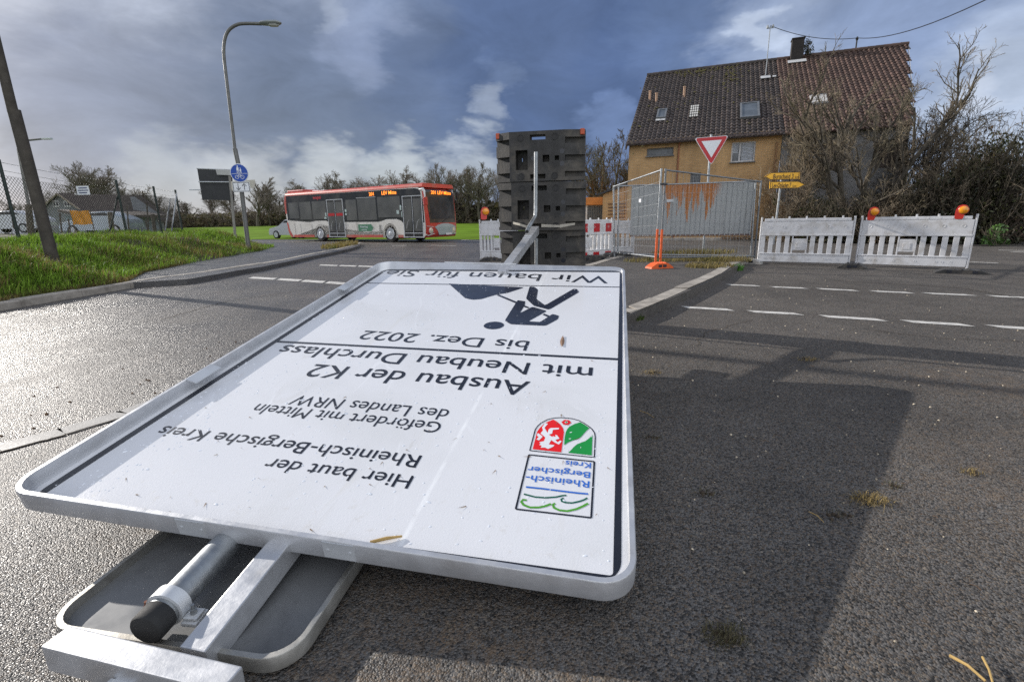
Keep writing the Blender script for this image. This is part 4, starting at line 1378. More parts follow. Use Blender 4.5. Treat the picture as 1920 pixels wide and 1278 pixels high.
barrier((2.2, 14.9), (3.72, 14.75), 0.05, 1.05, 'white barrier seen through the wire mesh of the left fence panel')
dd_ = math.degrees(atan2(E1[1] - E0[1], E1[0] - E0[0]))
foot((*G(1410, 494, 0.0), 0), dd_, 'grey foot plate under the fence and barrier joint by the kerb', M_CONCD, .42, .3)
foot((*G(1598, 503, 0.0), 0), dd_, 'dark foot plate under the joint of the two white right barriers', M_RECYC, .5)
foot((*G(1800, 512, 0.0), 0), dd_ + 4, 'ribbed foot plate turned out at the free end of the right barrier', M_RECYC, .75, .34, .07)
foot((*G(920, 489, 0.0), 0), 0, 'black foot plate under the barrier left of the base plates', M_RECYC, .62)
foot((*G(1112, 489, 0.0), .0), 6, 'black foot plate under the red and white barrier', M_RECYC, .8, .4, .14)
foot((*G(1160, 486, 0.0), .09), 20, 'black foot plate at the far left corner of the wire fence', M_RECYC, .8, .4, .1)
foot((*G(1236, 503, 0.09), .09), 12, 'bright orange foot plate under the two orange fence posts', M_ORPAINT, .50, .26, .11)


# ------------------------------------------------------------------ mobile fence
def fence_panel(BLp, BRp, TLp, TRp, label, nv, nh, r=0.021, sleeve=None, m=M_GALV, sign=None):
    BLp, BRp, TLp, TRp = [Vector(tuple(p)) for p in (BLp, BRp, TLp, TRp)]
    e = thing('mobile_fence_panel', label, 'site fence', BLp, 'mobile wire fence panels on the paved corner')
    for a, b in ((BLp, TLp), (BRp, TRp)):
        d = (b - a)
        mb = MB(); mb.tube([a - d.normalized() * .10, b + d.normalized() * .03], r, 12); mb.build('upright', m, e, smooth=True)
    mb = MB(); mb.tube([TLp, TRp], r * .85, 10); mb.tube([TLp - Vector((0, 0, .0)), TLp], r, 8); mb.build('top_rail', m, e, smooth=True)
    mb = MB(); mb.tube([BLp.lerp(TLp, .045), BRp.lerp(TRp, .045)], r * .85, 10); mb.build('bottom_rail', m, e, smooth=True)
    mb = MB()
    for i in range(1, nv):
        t = i / nv; a = BLp.lerp(BRp, t); b = TLp.lerp(TRp, t); mb.tube([a.lerp(b, .045), b], 0.0022, 4, False)
    for j in range(1, nh):
        t = .045 + .955 * j / nh; mb.tube([BLp.lerp(TLp, t), BRp.lerp(TRp, t)], 0.0026, 4, False)
        t2 = t + .008
    mb.build('wire_mesh', m, e)
    if sleeve is not None:
        a, b = ((BLp, TLp), (BRp, TRp))[sleeve]
        mb = MB(); mb.tube([a - (b - a).normalized() * .1, a.lerp(b, .36)], r + .004, 12); mb.build('orange_sleeve', M_ORPAINT, e, smooth=True)
    if sign is not None:
        p = BLp.lerp(BRp, sign[0]).lerp(TLp.lerp(TRp, sign[0]), sign[1]); d = (BRp - BLp).normalized()
        mb = MB(); mb.box(p + Vector((0, -.006, 0)), (.12, .004, .075), Matrix.Rotation(atan2(d.y, d.x), 3, 'Z')); mb.build('maker_plate', M_WHITE, e)
    return e


fm_b, fm_t = gy(1229, 489, 10.5), gy(1240, 319, 10.5)
fl_b, fl_t = gy(1152, 478, 12.9), gy(1150.5, 350, 12.9)
fence_panel(fl_b, fm_b, fl_t, fm_t, 'wire fence panel running back left from the orange foot', 24, 8, sleeve=1, sign=(.62, .72))
fm2_b, fm2_t = gy(1238, 490, 10.52), gy(1248, 319, 10.52)
fr_b, fr_t = gy(1414, 487, 12.2), gy(1427, 341, 12.2)
fence_panel(fm2_b, fr_b, fm2_t, fr_t, 'dark wire fence panel running right from the orange foot', 30, 7, sleeve=0, m=mat('dark_galvanised', (0.20, 0.21, 0.22), 0.5, 0.7, 0.2, 10))
fence_panel(gy(1158, 482, 13.2), gy(1407, 486, 12.5), gy(1160, 349, 13.2), gy(1417, 340, 12.5), 'pale wire fence panel closing the back of the fenced corner', 34, 8)
mb = MB()
cp = Vector(gy(1244, 345, 10.5)); 
e = thing('fence_clamp', 'black clamp joining the two middle fence posts near the top', 'clamp', cp)
mb.box(cp, (.16, .05, .04), None, .008); mb.cyl(cp + Vector((0, -.03, 0)), cp + Vector((0, -.05, 0)), .015, 8); mb.build('clamp_body', M_BLK, e)


# ------------------------------------------------------------------ road signs
def sign_post(o, top, r, m=M_GALV, lean=(0, 0)):
    mb = MB(); mb.tube([(o[0], o[1], o[2] - .1), (o[0] + lean[0], o[1] + lean[1], top)], r, 14); return mb


Yy = 14.2
y1, y2, y3 = [Vector(gy(*p, Yy)) for p in ((1302, 259), (1366, 254), (1333, 310))]
yp = gz(1319.5, 477, .09)
e = thing('yield_sign', 'red bordered white triangle give way sign above the wire fence', 'road sign', (yp[0], yp[1], .09))
ct = (y1 + y2) / 2
mb = MB(); mb.tube([(gy(1319.5, 477, Yy)[0], Yy + .05, 0), (ct.x + .01, Yy + .05, ct.z + .06)], .031, 14); mb.build('post', M_GALV, e, smooth=True)
cen = (y1 + y2 + y3) / 3


def tri(mb, s, th, y, rr=.1):
    P = [((p - cen).x * s, (p - cen).z * s) for p in (y1, y2, y3)]
    mb.prism(rnd_poly(P, 5, rr), (cen.x, y, cen.z), (1, 0, 0), (0, 0, 1), -th, (0, 1, 0))


mb = MB(); tri(mb, 1.0, .012, Yy); mb.build('sign_plate', M_WHITE, e)
mb = MB(); tri(mb, .955, .003, Yy - .0135); rd = mb.build('red_border', M_SIGNRED, e)
mb = MB(); tri(mb, .60, .003, Yy - .018, .02); mb.build('white_field', M_WHITE, e)

Yd = 18.6
db = gy(1461.5, 412, Yd)
e = thing('direction_sign', 'yellow arrow signpost pointing to two towns in front of the hedge', 'road sign', (db[0] - .18, Yd, .09))
dt_ = gy(1468, 326, Yd)
mb = MB(); mb.tube([(db[0] - .10, Yd + .06, 0), (dt_[0], Yd + .06, dt_[2])], .04, 12); mb.build('post', M_GALV, e, smooth=True)
M_YB = mat('direction_dark', (0.05, 0.025, 0.008), 0.5, 0, .1)
for pts_, txt, left in ((((1433, 331.5), (1445, 323.8), (1499.5, 322.5), (1498.5, 336), (1443.5, 337.5)), 'Burscheid 3', True), (((1443, 340.8), (1497, 340), (1510, 346), (1496.5, 352.6), (1442.5, 353.8)), 'Lev-Opladen 7', False)):
    W3 = [Vector(gy(*p, Yd)) for p in pts_]
    c_ = sum(W3, Vector()) / 5
    for s, th, yy, nm, m_ in ((1.0, .02, Yd, 'arrow_board', M_YEL), ):
        mb = MB(); mb.prism([(p.x, p.z) for p in W3], (0, yy, 0), (1, 0, 0), (0, 0, 1), -th, (0, 1, 0)); bd = mb.build(nm, m_, e)
    mb = MB()
    for a, b in zip(W3, W3[1:] + W3[:1]):
        a2 = c_ + (a - c_) * .955; b2 = c_ + (b - c_) * .955
        mb.ribbon([(a2.x, a2.z), (b2.x, b2.z)], .022, (0, Yd - .0225, 0), (1, 0, 0), (0, 0, 1))
    x0 = (W3[1].x if left else W3[0].x) + .10; x1 = (W3[2].x if left else W3[1].x) - (.22 if left else .26)
    base = c_.z - .08
    put_text(mb, txt, (0, Yd - .0225, 0), (1, 0, .0), (0, 0, 1), x0, x1, base - .01, .155, .02)
    put_text(mb, 'km', (0, Yd - .0225, 0), (1, 0, 0), (0, 0, 1), x1 + .06, x1 + .19, base - .01, .09, .01)
    sub(mb, 'lettering', M_YB, bd)


# ------------------------------------------------------------------ lamp post with cycle sign
YL = 19.0
lb_ = gy(464.5, 452, YL); l2 = gy(446.8, 308, YL); l3 = gy(421.3, 120, YL)
M_LPOLE = mat('lamp_pole_grey', (0.17, 0.17, 0.165), 0.55, 0.5, 0.15, 4, dirt=(.08, .08, .07), damt=.5)
e = thing('street_lamp', 'tall grey street lamp with blue cycle path sign on the grass bank', 'street lamp', lb_)
arm = [gy(419.5, 95, YL), gy(422, 72, YL), gy(430, 56, YL), gy(445, 46.5, YL), gy(462, 44.5, YL), gy(490, 45, YL)]
mb = MB()
low = gy(440.5, 279, YL)
mb.tube([Vector(lb_) - Vector((0, 0, .4)), lb_, l2, low], .078, 14)
mb.build('lower_pole', M_LPOLE, e, smooth=True)
mb = MB(); mb.tube([low] + smoothpath([l3] + arm, 5), .054, 12); mb.build('pole', M_LPOLE, e, smooth=True)
h0 = Vector(arm[-1])
mb = MB()
sec = []
for i, (dx_, w, hh) in enumerate(((-.05, .07, .07), (0.02, .12, .12), (.25, .15, .15), (.55, .15, .145), (.66, .09, .08), (.70, .03, .02))):
    sec.append([(h0.x + dx_, h0.y + w * cos(a), h0.z + .02 + hh * .55 * sin(a)) for a in [2 * pi * j / 12 for j in range(12)]])
loft(mb, sec, True, True)
mb.build('lamp_head', mat('lamp_head_grey', (.26, .28, .28), .45, .2, .1), e, smooth=True)
mb = MB()
sec = [[(h0.x + dx_, h0.y + w * cos(a), h0.z - .055 + hh * .6 * sin(a)) for a in [2 * pi * j / 12 for j in range(12)]] for dx_, w, hh in ((.24, .05, .03), (.32, .11, .07), (.52, .11, .07), (.60, .04, .03))]
loft(mb, sec, True, True)
mb.build('lamp_glass', mat('lamp_glass', (.55, .56, .54), .15, 0, .05), e, smooth=True)
sg = Vector(gy(449, 324.5, YL - .12)); rs = .33
mb = MB(); mb.lathe([(rs, 0), (rs, .012), (rs * .96, .014)], sg + Vector((0, .0, 0)), (0.06, -1, 0), 40); disc = mb.build('round_sign', M_WHITE, e)
mb = MB(); mb.lathe([(rs * .925, .0), (rs * .925, .003)], sg + Vector((0, -.0145, 0)), (0.06, -1, 0), 40); bl = sub(mb, 'blue_field', mat('sign_blue', L(20, 72, 168), .35, 0, .05), disc)
mb = MB()
so = sg + Vector((0, -.0215, 0)); ex_ = Vector((1, .06, 0)); ez_ = Vector((0, 0, 1))
mb.ribbon([(-rs * .85, -.02), (rs * .85, -.02)], .012, so, ex_, ez_)


def ringr(cx, cz, r_, w=.014, n=18): mb.ribbon([(cx + r_ * cos(2 * pi * j / n), cz + r_ * sin(2 * pi * j / n)) for j in range(n + 1)], w, so, ex_, ez_)
ringr(-.095, -.14, .062); ringr(.095, -.14, .062)
mb.ribbon([(-.095, -.14), (-.03, -.07), (.05, -.07), (.095, -.14)], .014, so, ex_, ez_); mb.ribbon([(-.03, -.07), (.0, -.145), (.05, -.07), (.04, -.045)], .014, so, ex_, ez_); mb.ribbon([(-.05, -.05), (-.015, -.05)], .014, so, ex_, ez_)
for cx, h_, s_ in ((-.035, .20, 1.0), (.06, .13, .72)):
    mb.face([(cx + .026 * s_ * cos(j * pi / 5), h_ + .03 + .03 * s_ * sin(j * pi / 5)) for j in range(10)], so, ex_, ez_)
    mb.face([(cx - .04 * s_, h_ - .005), (cx + .04 * s_, h_ - .005), (cx + .03 * s_, h_ - .11 * s_), (cx - .045 * s_, h_ - .11 * s_)], so, ex_, ez_)
    mb.ribbon([(cx - .02 * s_, h_ - .10 * s_), (cx - .035 * s_, h_ - .21 * s_)], .022 * s_, so, ex_, ez_); mb.ribbon([(cx + .015 * s_, h_ - .10 * s_), (cx + .035 * s_, h_ - .21 * s_)], .022 * s_, so, ex_, ez_)
sub(mb, 'symbols', M_WHITE, disc)
ap = Vector(gy(452.5, 350.5, YL - .12)); aw, ah = .62, .36
mb = MB(); mb.prism(rnd_poly([(-aw / 2, -ah / 2), (aw / 2, -ah / 2), (aw / 2, ah / 2), (-aw / 2, ah / 2)], 3, .08), ap, (1, .06, 0), (0, 0, 1), .012, (0, 1, 0)); pl = mb.build('arrow_plate', M_WHITE, e)
mb = MB(); so = ap + Vector((0, -.003, 0))
Q = [(-aw / 2 + .025, -ah / 2 + .025), (aw / 2 - .025, -ah / 2 + .025), (aw / 2 - .025, ah / 2 - .025), (-aw / 2 + .025, ah / 2 - .025)]
for a, b in zip(Q, Q[1:] + Q[:1]): mb.ribbon([a, b], .02, so, ex_, ez_)
for cx, s_ in ((-.11, -1), (.11, 1)):
    mb.ribbon([(cx, -.11 * s_), (cx, .08 * s_)], .026, so, ex_, ez_)
    mb.ribbon([(cx - .075, .03 * s_), (cx, .115 * s_), (cx + .075, .03 * s_)], .028, so, ex_, ez_)
sub(mb, 'arrows', M_BLK, pl)

# dark sign seen from behind
YS = 21.5
b_ = gy(441, 450, YS)
e = thing('road_sign', 'large dark sign board seen from behind, left of the street lamp', 'road sign', b_)
tp = gy(430.5, 330, YS)
mb = MB(); mb.tube([Vector(b_) - Vector((0, 0, .3)), tp], .055, 12); mb.build('post', mat('sign_post_grey', (.26, .25, .23), .6, .3, .2, 4), e, smooth=True)
cs = [Vector(gy(*p, YS + .1)) for p in ((370.5, 316), (434, 318.5), (440, 376), (380, 374.5))]
M_DKB = mat('board_back_dark', (.030, .031, .034), .55, 0, .15)
mb = MB(); mb.prism([(p.x, p.z) for p in cs], (0, YS + .1, 0), (1, 0, 0), (0, 0, 1), -.03, (0, 1, 0)); mb.build('board', M_DKB, e)
mb = MB()
for a, b in ((cs[0], cs[1]), (Vector(gy(374, 341, YS)), Vector(gy(432, 341.5, YS)))):
    mb.tube([a + Vector((-.03, -.02, .0)), b + Vector((0, -.02, 0))], .022, 8)
mb.build('stiffener', M_ALUP, e)
mb = MB(); q = [Vector(gy(*p, YS - .06)) for p in ((404.5, 317.5), (432, 319), (434, 329), (407, 327.5))]
mb.prism([(p.x, p.z) for p in q], (0, YS - .06, 0), (1, 0, 0), (0, 0, 1), -.012, (0, 1, 0)); mb.build('name_plate', mat('plate_grey', (.42, .42, .41), .5, 0, .1), e)
mb = MB()
q = [Vector(gy(*p, YS - .02)) for p in ((429, 340.5), (478, 337), (478, 352), (436, 358))]
mb.prism([(p.x, p.z) for p in q], (0, YS - .02, 0), (1, 0, 0), (0, 0, 1), -.012, (0, 1, 0)); mb.build('route_plate', mat('plate_cream', (.52, .49, .42), .5, 0, .12), e)
mb = MB(); mb.tube([gy(355, 356, YS), gy(377, 356, YS)], .022, 8); mb.build('bracket_bar', M_ALUP, e)

# leaning utility pole
YP = 9.6
q = [gy(93, 462, YP), gy(87, 440, YP), gy(56, 320, YP), gy(22, 200, YP)]
top = Vector(q[-1]) + (Vector(gy(-6, 85, YP)) - Vector(q[-1])) * 3.2
e = thing('utility_pole', 'thick dark leaning wooden pole on the grass bank left of the wire fence', 'utility pole', q[0])
M_POLE = mat('tarred_wood', (.055, .047, .038), .8, 0, .35, 5, .004, 30, dirt=(.11, .10, .08), damt=.5, dscale=3)
mb = MB(); mb.tube([Vector(q[0]) - Vector((0, 0, .4)), q[1], q[2], gy(26, 206, YP)], [.105, .10, .098, .096], 16); mb.build('lower_pole', M_POLE, e, smooth=True)
mb = MB(); mb.tube([gy(25, 212, YP), q[3], top], [.080, .078, .066], 14); mb.build('pole', M_POLE, e, smooth=True)

# second lamp, far behind the wire fence
Yq = 36
e = thing('street_lamp', 'slim distant street lamp partly behind the leaning wooden pole', 'street lamp', gy(62, 440, Yq))
mb = MB(); mb.tube([gy(64, 440, Yq), gy(38, 300, Yq), gy(34, 280, Yq), gy(37, 268, Yq), gy(48, 263.5, Yq), gy(80, 260.5, Yq)], [.11, .085, .08, .075, .07, .06], 10); mb.build('pole', M_LPOLE, e, smooth=True)
mb = MB(); p = Vector(gy(88, 260, Yq)); mb.box(p, (.62, .26, .13), None, .04); mb.build('lamp_head', M_ALUP, e)

# ================================================================== CHAIN LINK FENCE
FP = [(-13.05, 9.0, 1.0), (-13.85, 14.0, .95), (-14.65, 19.0, .82), (-16.1, 23.0, .87), (-16.85, 25.6, .88)]
M_FPOST = mat('fence_post_green', (.030, .042, .038), .55, .3, .2, 6)
e = thing('wire_fence', 'sagging chain link fence with barbed wire along the top of the grass bank', 'fence', FP[0])
for i, p in enumerate(FP):
    mb = MB(); mb.tube([(p[0], p[1], p[2] - .3), (p[0], p[1], p[2] + 2.0)], .045, 8); mb.build('fence_post', M_FPOST, e, smooth=True)
mb = MB(); mb.tube([gy(222, 362, 19.0), gy(203, 446, 18.6)], .032, 8); mb.build('brace', M_FPOST, e)
for a, b in ((gy(331, 362, 25.2), gy(322, 433, 24.4)), (gy(319, 373, 25.4), gy(310, 433, 24.6))):
    mb = MB(); mb.tube([a, b], .03, 8); mb.build('brace', M_GALV if a is not None else M_FPOST, e)
mb = MB()
for hh in (1.93, 1.72):
    for p, q in zip(FP, FP[1:]):
        n = 12
        mb.tube([(p[0] + (q[0] - p[0]) * k / n, p[1] + (q[1] - p[1]) * k / n, p[2] + (q[2] - p[2]) * k / n + hh - .05 * sin(pi * k / n)) for k in range(n + 1)], .005, 4)
        m_ = int(hypot(q[0] - p[0], q[1] - p[1]) / .14)
        for k in range(m_):
            t = k / m_; c_ = Vector((p[0] + (q[0] - p[0]) * t, p[1] + (q[1] - p[1]) * t, p[2] + (q[2] - p[2]) * t + hh - .05 * sin(pi * t)))
            mb.tube([c_ + Vector((0, -.012, -.014)), c_ + Vector((0, .012, .014))], .004, 3)
mb.build('barbed_wire', M_FPOST, e)
mb = MB()
tot = [0]
for p, q in zip(FP, FP[1:]): tot.append(tot[-1] + hypot(q[0] - p[0], q[1] - p[1]))


def fpt(s, h):
    s = max(0, min(tot[-1], s))
    for i in range(len(FP) - 1):
        if s <= tot[i + 1] or i == len(FP) - 2:
            t = (s - tot[i]) / (tot[i + 1] - tot[i]); p, q = FP[i], FP[i + 1]
            return (p[0] + (q[0] - p[0]) * t, p[1] + (q[1] - p[1]) * t, p[2] + (q[2] - p[2]) * t + h - 0.05 * sin(pi * t) * h / 1.6)


cell = .115; HM = 1.58
k = int((tot[-1] + HM) / cell)
for i in range(-int(HM / cell), int(tot[-1] / cell)):
    for sg in (1, -1):
        s0 = i * cell if sg > 0 else i * cell + HM
        a = []
        for j in range(5):
            h = HM * j / 4; s = s0 + sg * h
            if 0 <= s <= tot[-1]: a.append(fpt(s, h + .02))
        if len(a) >= 2: mb.tube(a, .0058, 3, False)
mb.build('chain_mesh', mat('mesh_wire', (.022, .025, .023), .8, .0, .2, 5, spec=.1), e)
p = Vector(gy(154, 357, 15.6)); ds = Vector((-.16, 1, 0)).normalized()
mb = MB(); mb.prism([(-.21, -.13), (.21, -.13), (.21, .13), (-.21, .13)], p + Vector((.03, 0, 0)), (1, -.1, 0), (0, 0, 1), .006)
wn = mb.build('notice_plate', M_WHITE, e)
mb = MB()
for k_, (x0, x1) in enumerate(((-.14, .15), (-.17, .17), (-.15, .12))): mb.ribbon([(x0, .07 - .07 * k_), (x1, .07 - .07 * k_)], .028, p + Vector((.03, -.012, 0)), (1, -.1, 0), (0, 0, 1))
o = sub(mb, 'notice_print', mat('notice_blue', L(60, 70, 110), .5), wn)

# posts and yard behind the wire
M_WPOST = mat('weathered_wood', (.10, .085, .065), .9, 0, .35, 6, .004, 30)
for (x, y0_, y1_, Y, r_, lb) in ((53, 384, 437, 17.5, .10, 'thick weathered timber post behind the wire fence near the pole'), (286, 402, 438, 26, .09, 'stout timber post beside the corner of the wire fence'), (206, 398, 442, 22, .10, 'timber post behind the braced green fence post')):
    a = Vector(gy(x + 6, y1_ + 6, Y)); b = Vector(gy(x, y0_, Y))
    e = thing('timber_post', lb, 'post', a, 'timber posts behind the wire fence')
    mb = MB(); mb.tube([a, b, b + Vector((0, 0, .02))], [r_, r_ * .92, r_ * .7], 10); mb.build('shaft', M_WPOST, e)
for x, y0_, y1_, Y in ((275, 379, 436, 30), (238, 386, 434, 30), (112, 400, 436, 27), (128, 410, 436, 29), (273, 412, 434, 33), (22, 402, 428, 30), (176, 402, 430, 34)):
    a = Vector(gy(x + 4, y1_, Y)); b = Vector(gy(x, y0_, Y))
    mb = MB(); mb.tube([a, b], .04, 6)
    tag(mb.build('paddock_post', M_WPOST), 'thin dark paddock post standing in the yard behind the wire fence', 'post', 'thin paddock posts behind the wire fence')

# ================================================================== BUS
BOo = Vector((-4.44, 26.25, 0)); Bh = Vector((.842, -.54, 0)).normalized(); Bl = Vector((-Bh.y, Bh.x, 0))
BUS = frame(BOo, Bh, Bl, Vector((0, 0, 1)))
bus = thing('bus', 'red and beige city bus with dark windows turning at the junction', 'bus', BUS)
M_BBEIGE = mat('bus_beige', (.74, .71, .65), .45, 0, .06, 1.5, dirt=(.50, .46, .40), damt=.5, dscale=1.4, coat=.2)
M_BRED = mat('bus_red', (.44, .035, .03), .35, 0, .08, 2, dirt=(.35, .13, .10), damt=.4, dscale=1.2, coat=.4)
M_BPINK = mat('bus_faded_red', (.52, .075, .055), .45, 0, .1, 2, dirt=(.4, .25, .2), damt=.6, dscale=1.5)
M_BGL = mat('bus_glass_dark', (.030, .031, .033), .16, 0, .2, .8, dirt=(.10, .095, .085), damt=.75, dscale=.8, spec=.5, coat=.0)
M_BGL2 = mat('bus_pane', (.12, .12, .115), .20, 0, .25, .9, dirt=(.16, .155, .14), damt=.7, dscale=.9)
M_BLKP = mat('bus_black', (.016, .016, .017), .4, 0, .2, 4)
M_LED = mat('led_orange', (.5, .1, .0), .5, emit=(1.0, .22, .02), estr=2.4)
M_GREYM = mat('bus_mask_grey', (.34, .40, .41), .4, 0, .06, 3)
W_ = 2.55


def bpart(name, m, f, smooth=False, parent=None, label=None):
    mb = MB(); mb.M = BUS; f(mb)
    if parent is not None: return sub(mb, name, m, parent, smooth)
    return mb.build(name, m, bus, smooth=smooth, label=label)


def arch(sc, r_=.56, zc=.50):
    return [(-(sc + r_ * cos(a)), max(.26, zc + r_ * sin(a))) for a in [pi + pi * k / 10 + 0 for k in range(10, -1, -1)]]


def archpts(sc, r_=.56, zc=.48, n=10):
    # from front lip to rear lip along the bottom edge, x = -s
    return [(-(sc - r_ * cos(pi * k / n)), zc + r_ * sin(pi * k / n) if 0 < k < n else .26) for k in range(n + 1)]


side = [(-.16, .26)] + archpts(2.65) + archpts(8.78) + [(-11.75, .26), (-11.98, .55), (-12.10, 1.6), (-12.08, 2.6), (-11.92, 2.86), (-.45, 2.86), (-.14, 2.70), (-.04, 1.6), (0, .8), (-.04, .4)]


def bodyf(mb):
    bm = bmesh.new()
    vv = [bm.verts.new((p[0], 0, p[1])) for p in side]
    f = bm.faces.new(vv); bmesh.ops.triangulate(bm, faces=[f], ngon_method='EAR_CLIP'); bm.verts.index_update()
    V = [tuple(w.co) for w in bm.verts]; F = [tuple(w.index for w in q.verts) for q in bm.faces]; bm.free()
    k_ = len(V)
    mb.add(V + [(p[0], W_, p[2]) for p in V], F + [tuple(i + k_ for i in q) for q in F] + [(i, (i + 1) % k_, k_ + (i + 1) % k_, k_ + i) for i in range(k_)])


bpart('body', M_BBEIGE, bodyf)


def roof(mb):
    prof = [(0.0, 2.84), (.0, 2.90), (.05, 3.0), (.16, 3.05), (W_ - .16, 3.05), (W_ - .05, 3.0), (W_, 2.90), (W_, 2.84)]
    loops = [[(x, p[0] - .004 if p[0] < 1 else p[0] + .004, p[1]) for p in prof] for x in (-.10, -.5, -11.6, -12.0)]
    k_ = len(prof); vs = [q for l in loops for q in l]
    mb.add(vs, [(i * k_ + j, i * k_ + j + 1, (i + 1) * k_ + j + 1, (i + 1) * k_ + j) for i in range(3) for j in range(k_ - 1)] + [tuple(range(k_)), tuple(3 * k_ + j for j in range(k_ - 1, -1, -1))])


rf = bpart('roof', M_BPINK, roof, True)
bpart('roof_unit', M_BRED, lambda mb: mb.box((-11.1, W_ / 2, 3.10), (1.7, 2.2, .22), None, .07), parent=rf)
bpart('roof_vent', M_ALUP, lambda mb: mb.box((-9.3, W_ / 2, 3.07), (1.2, 1.4, .10), None, .04), parent=rf)
# dark glazed band with its wavy lower edge
band = [(-11.93, 2.84), (-.62, 2.80), (-.30, 2.74), (-.10, 2.2), (-.06, 1.05), (-1.62, 1.05), (-1.75, 1.16), (-2.1, 1.26), (-2.9, 1.26), (-3.25, 1.17), (-3.55, 1.13), (-6.2, 1.15), (-7.9, 1.18), (-8.1, 1.26), (-9.1, 1.27), (-9.4, 1.22), (-9.8, 1.20), (-11.98, 1.34)]


def ear(mb, P, y, th):
    bm = bmesh.new(); vv = [bm.verts.new((p[0], 0, p[1])) for p in P]; f = bm.faces.new(vv); bmesh.ops.triangulate(bm, faces=[f], ngon_method='EAR_CLIP'); bm.verts.index_update()
    V = [tuple(w.co) for w in bm.verts]; F = [tuple(w.index for w in q.verts) for q in bm.faces]; bm.free(); k_ = len(V)
    mb.add([(p[0], y, p[2]) for p in V] + [(p[0], y - th, p[2]) for p in V], F + [tuple(i + k_ for i in q) for q in F] + [(i, (i + 1) % k_, k_ + (i + 1) % k_, k_ + i) for i in range(k_)])


bpart('glazing_band', M_BGL, lambda mb: ear(mb, band, -.001, .003))
for s0, s1, z0, z1 in ((10.72, 11.75, 1.44, 2.42), (9.45, 10.6, 1.36, 2.42), (8.0, 9.3, 1.36, 2.42), (5.25, 6.15, 1.24, 2.40), (3.62, 5.15, 1.24, 2.46), (1.75, 3.5, 1.36, 2.46)):
    wp = bpart('side_window', M_BGL2, lambda mb: mb.box((-(s0 + s1) / 2, -.0055, (z0 + z1) / 2), (s1 - s0, .003, z1 - z0), None))
for s_ in (5.35, 6.3, 9.55, 10.7, 11.3): bpart('panel_joint', M_BLKP, lambda mb: mb.box((-s_, -.0015, .72), (.012, .004, .75)))
bpart('filler_flap', mat('flap_grey', (.3, .29, .27), .5), lambda mb: mb.box((-3.42, -.004, .75), (.16, .006, .42)))
bpart('vent_flap', M_ALUP, lambda mb: mb.box((-4.4, -.016, 2.475), (1.6, .008, .025)))


def skirt(mb):
    for s0, s1 in ((3.25, 6.35), (9.4, 11.5), (7.98, 8.17), (1.66, 2.05)):
        mb.box((-(s0 + s1) / 2, -.002, .335), (s1 - s0, .006, .15), None)


bpart('red_skirt', M_BPINK, skirt)
bpart('rear_corner', M_BPINK, lambda mb: ear(mb, [(-11.86, 2.86), (-12.02, 2.86), (-12.14, 2.5), (-12.14, 1.75), (-12.0, 1.75), (-11.99, 2.5)], .0, .006))
bpart('rear_corner', M_BPINK, lambda mb: ear(mb, [(-11.55, .28), (-11.86, .27), (-12.04, .6), (-12.12, 1.2), (-11.99, 1.2), (-11.88, .7)], .0, .006))


def wheel(sc):
    c_ = (-sc, .02, .48)
    w = bpart('wheel', M_RUBBER, lambda mb: mb.lathe([(.30, -.02), (.44, -.02), (.475, .02), (.475, .24), (.30, .24)], c_, (0, 1, 0), 28), True)
    bpart('rim', M_ALUP, lambda mb: mb.lathe([(.305, 0.0), (.29, -.02), (.26, .04), (.15, .06), (.14, .0), (.09, -.02), (.02, -.03)], (c_[0], c_[1] - .028, c_[2]), (0, 1, 0), 24), True, parent=w)

    def bolts(mb):
        for k in range(10):
            a = 2 * pi * k / 10; mb.lathe([(.022, 0), (.022, .03)], (c_[0] + .205 * cos(a), c_[1] + .012, c_[2] + .205 * sin(a)), (0, -1, 0), 8)
    bpart('wheel_bolts', M_BLKP, bolts, parent=w)
    return w


wheel(2.65); wheel(8.78)
for sc in (2.65, 8.78):
    bpart('wheel', M_RUBBER, lambda mb: mb.lathe([(.30, 0), (.475, .02), (.475, .26), (.30, .28)], (-sc, W_ - .3, .48), (0, 1, 0), 24), True)
bpart('arch_lining', M_BLKP, lambda mb: [mb.box((-sc, W_ / 2, .62), (1.2, W_ - .9, .9)) for sc in (2.65, 8.78)])


def door(s0, s1, z1, redtape):
    zc = (z1 + .27) / 2
    d_ = bpart('door', M_BLKP, lambda mb: mb.box((-(s0 + s1) / 2, -.005, zc), (s1 - s0, .006, z1 - .27)))
    hw = (s1 - s0) / 2
    for k in range(2):
        c_ = -(s0 + hw * (k + .5))
        bpart('door_pane', M_BGL2, lambda mb: mb.box((c_, -.0095, zc + .1), (hw - .14, .003, z1 - .75), None), parent=d_)
        if redtape:
            bpart('red_band', M_SIGNRED, lambda mb: mb.box((c_, -.0125, 1.60), (hw - .16, .003, .16)), parent=d_)
        bpart('grab_rail', M_ALUP, lambda mb: mb.tube([(c_ - .12, -.026, .75), (c_ - .05, -.028, 1.05), (c_ + .1, -.03, 1.2)], .012, 6), parent=d_)
    bpart('door_frame', M_ALUP, lambda mb: [mb.box((-s0 - .02, -.008, zc), (.05, .010, z1 - .24), None), mb.box((-s1 + .02, -.008, zc), (.05, .010, z1 - .24), None), mb.box((-(s0 + s1) / 2, -.008, zc), (.03, .009, z1 - .3)), mb.box((-(s0 + s1) / 2, -.008, z1), (s1 - s0, .008, .04)), mb.box((-(s0 + s1) / 2, -.009, .29), (s1 - s0, .012, .05)), mb.box((-(s0 + s1) / 2, -.009, .50), (s1 - s0 - .1, .011, .04))], parent=d_)


door(.16, 1.58, 2.42, False); door(6.42, 7.90, 2.46, True)
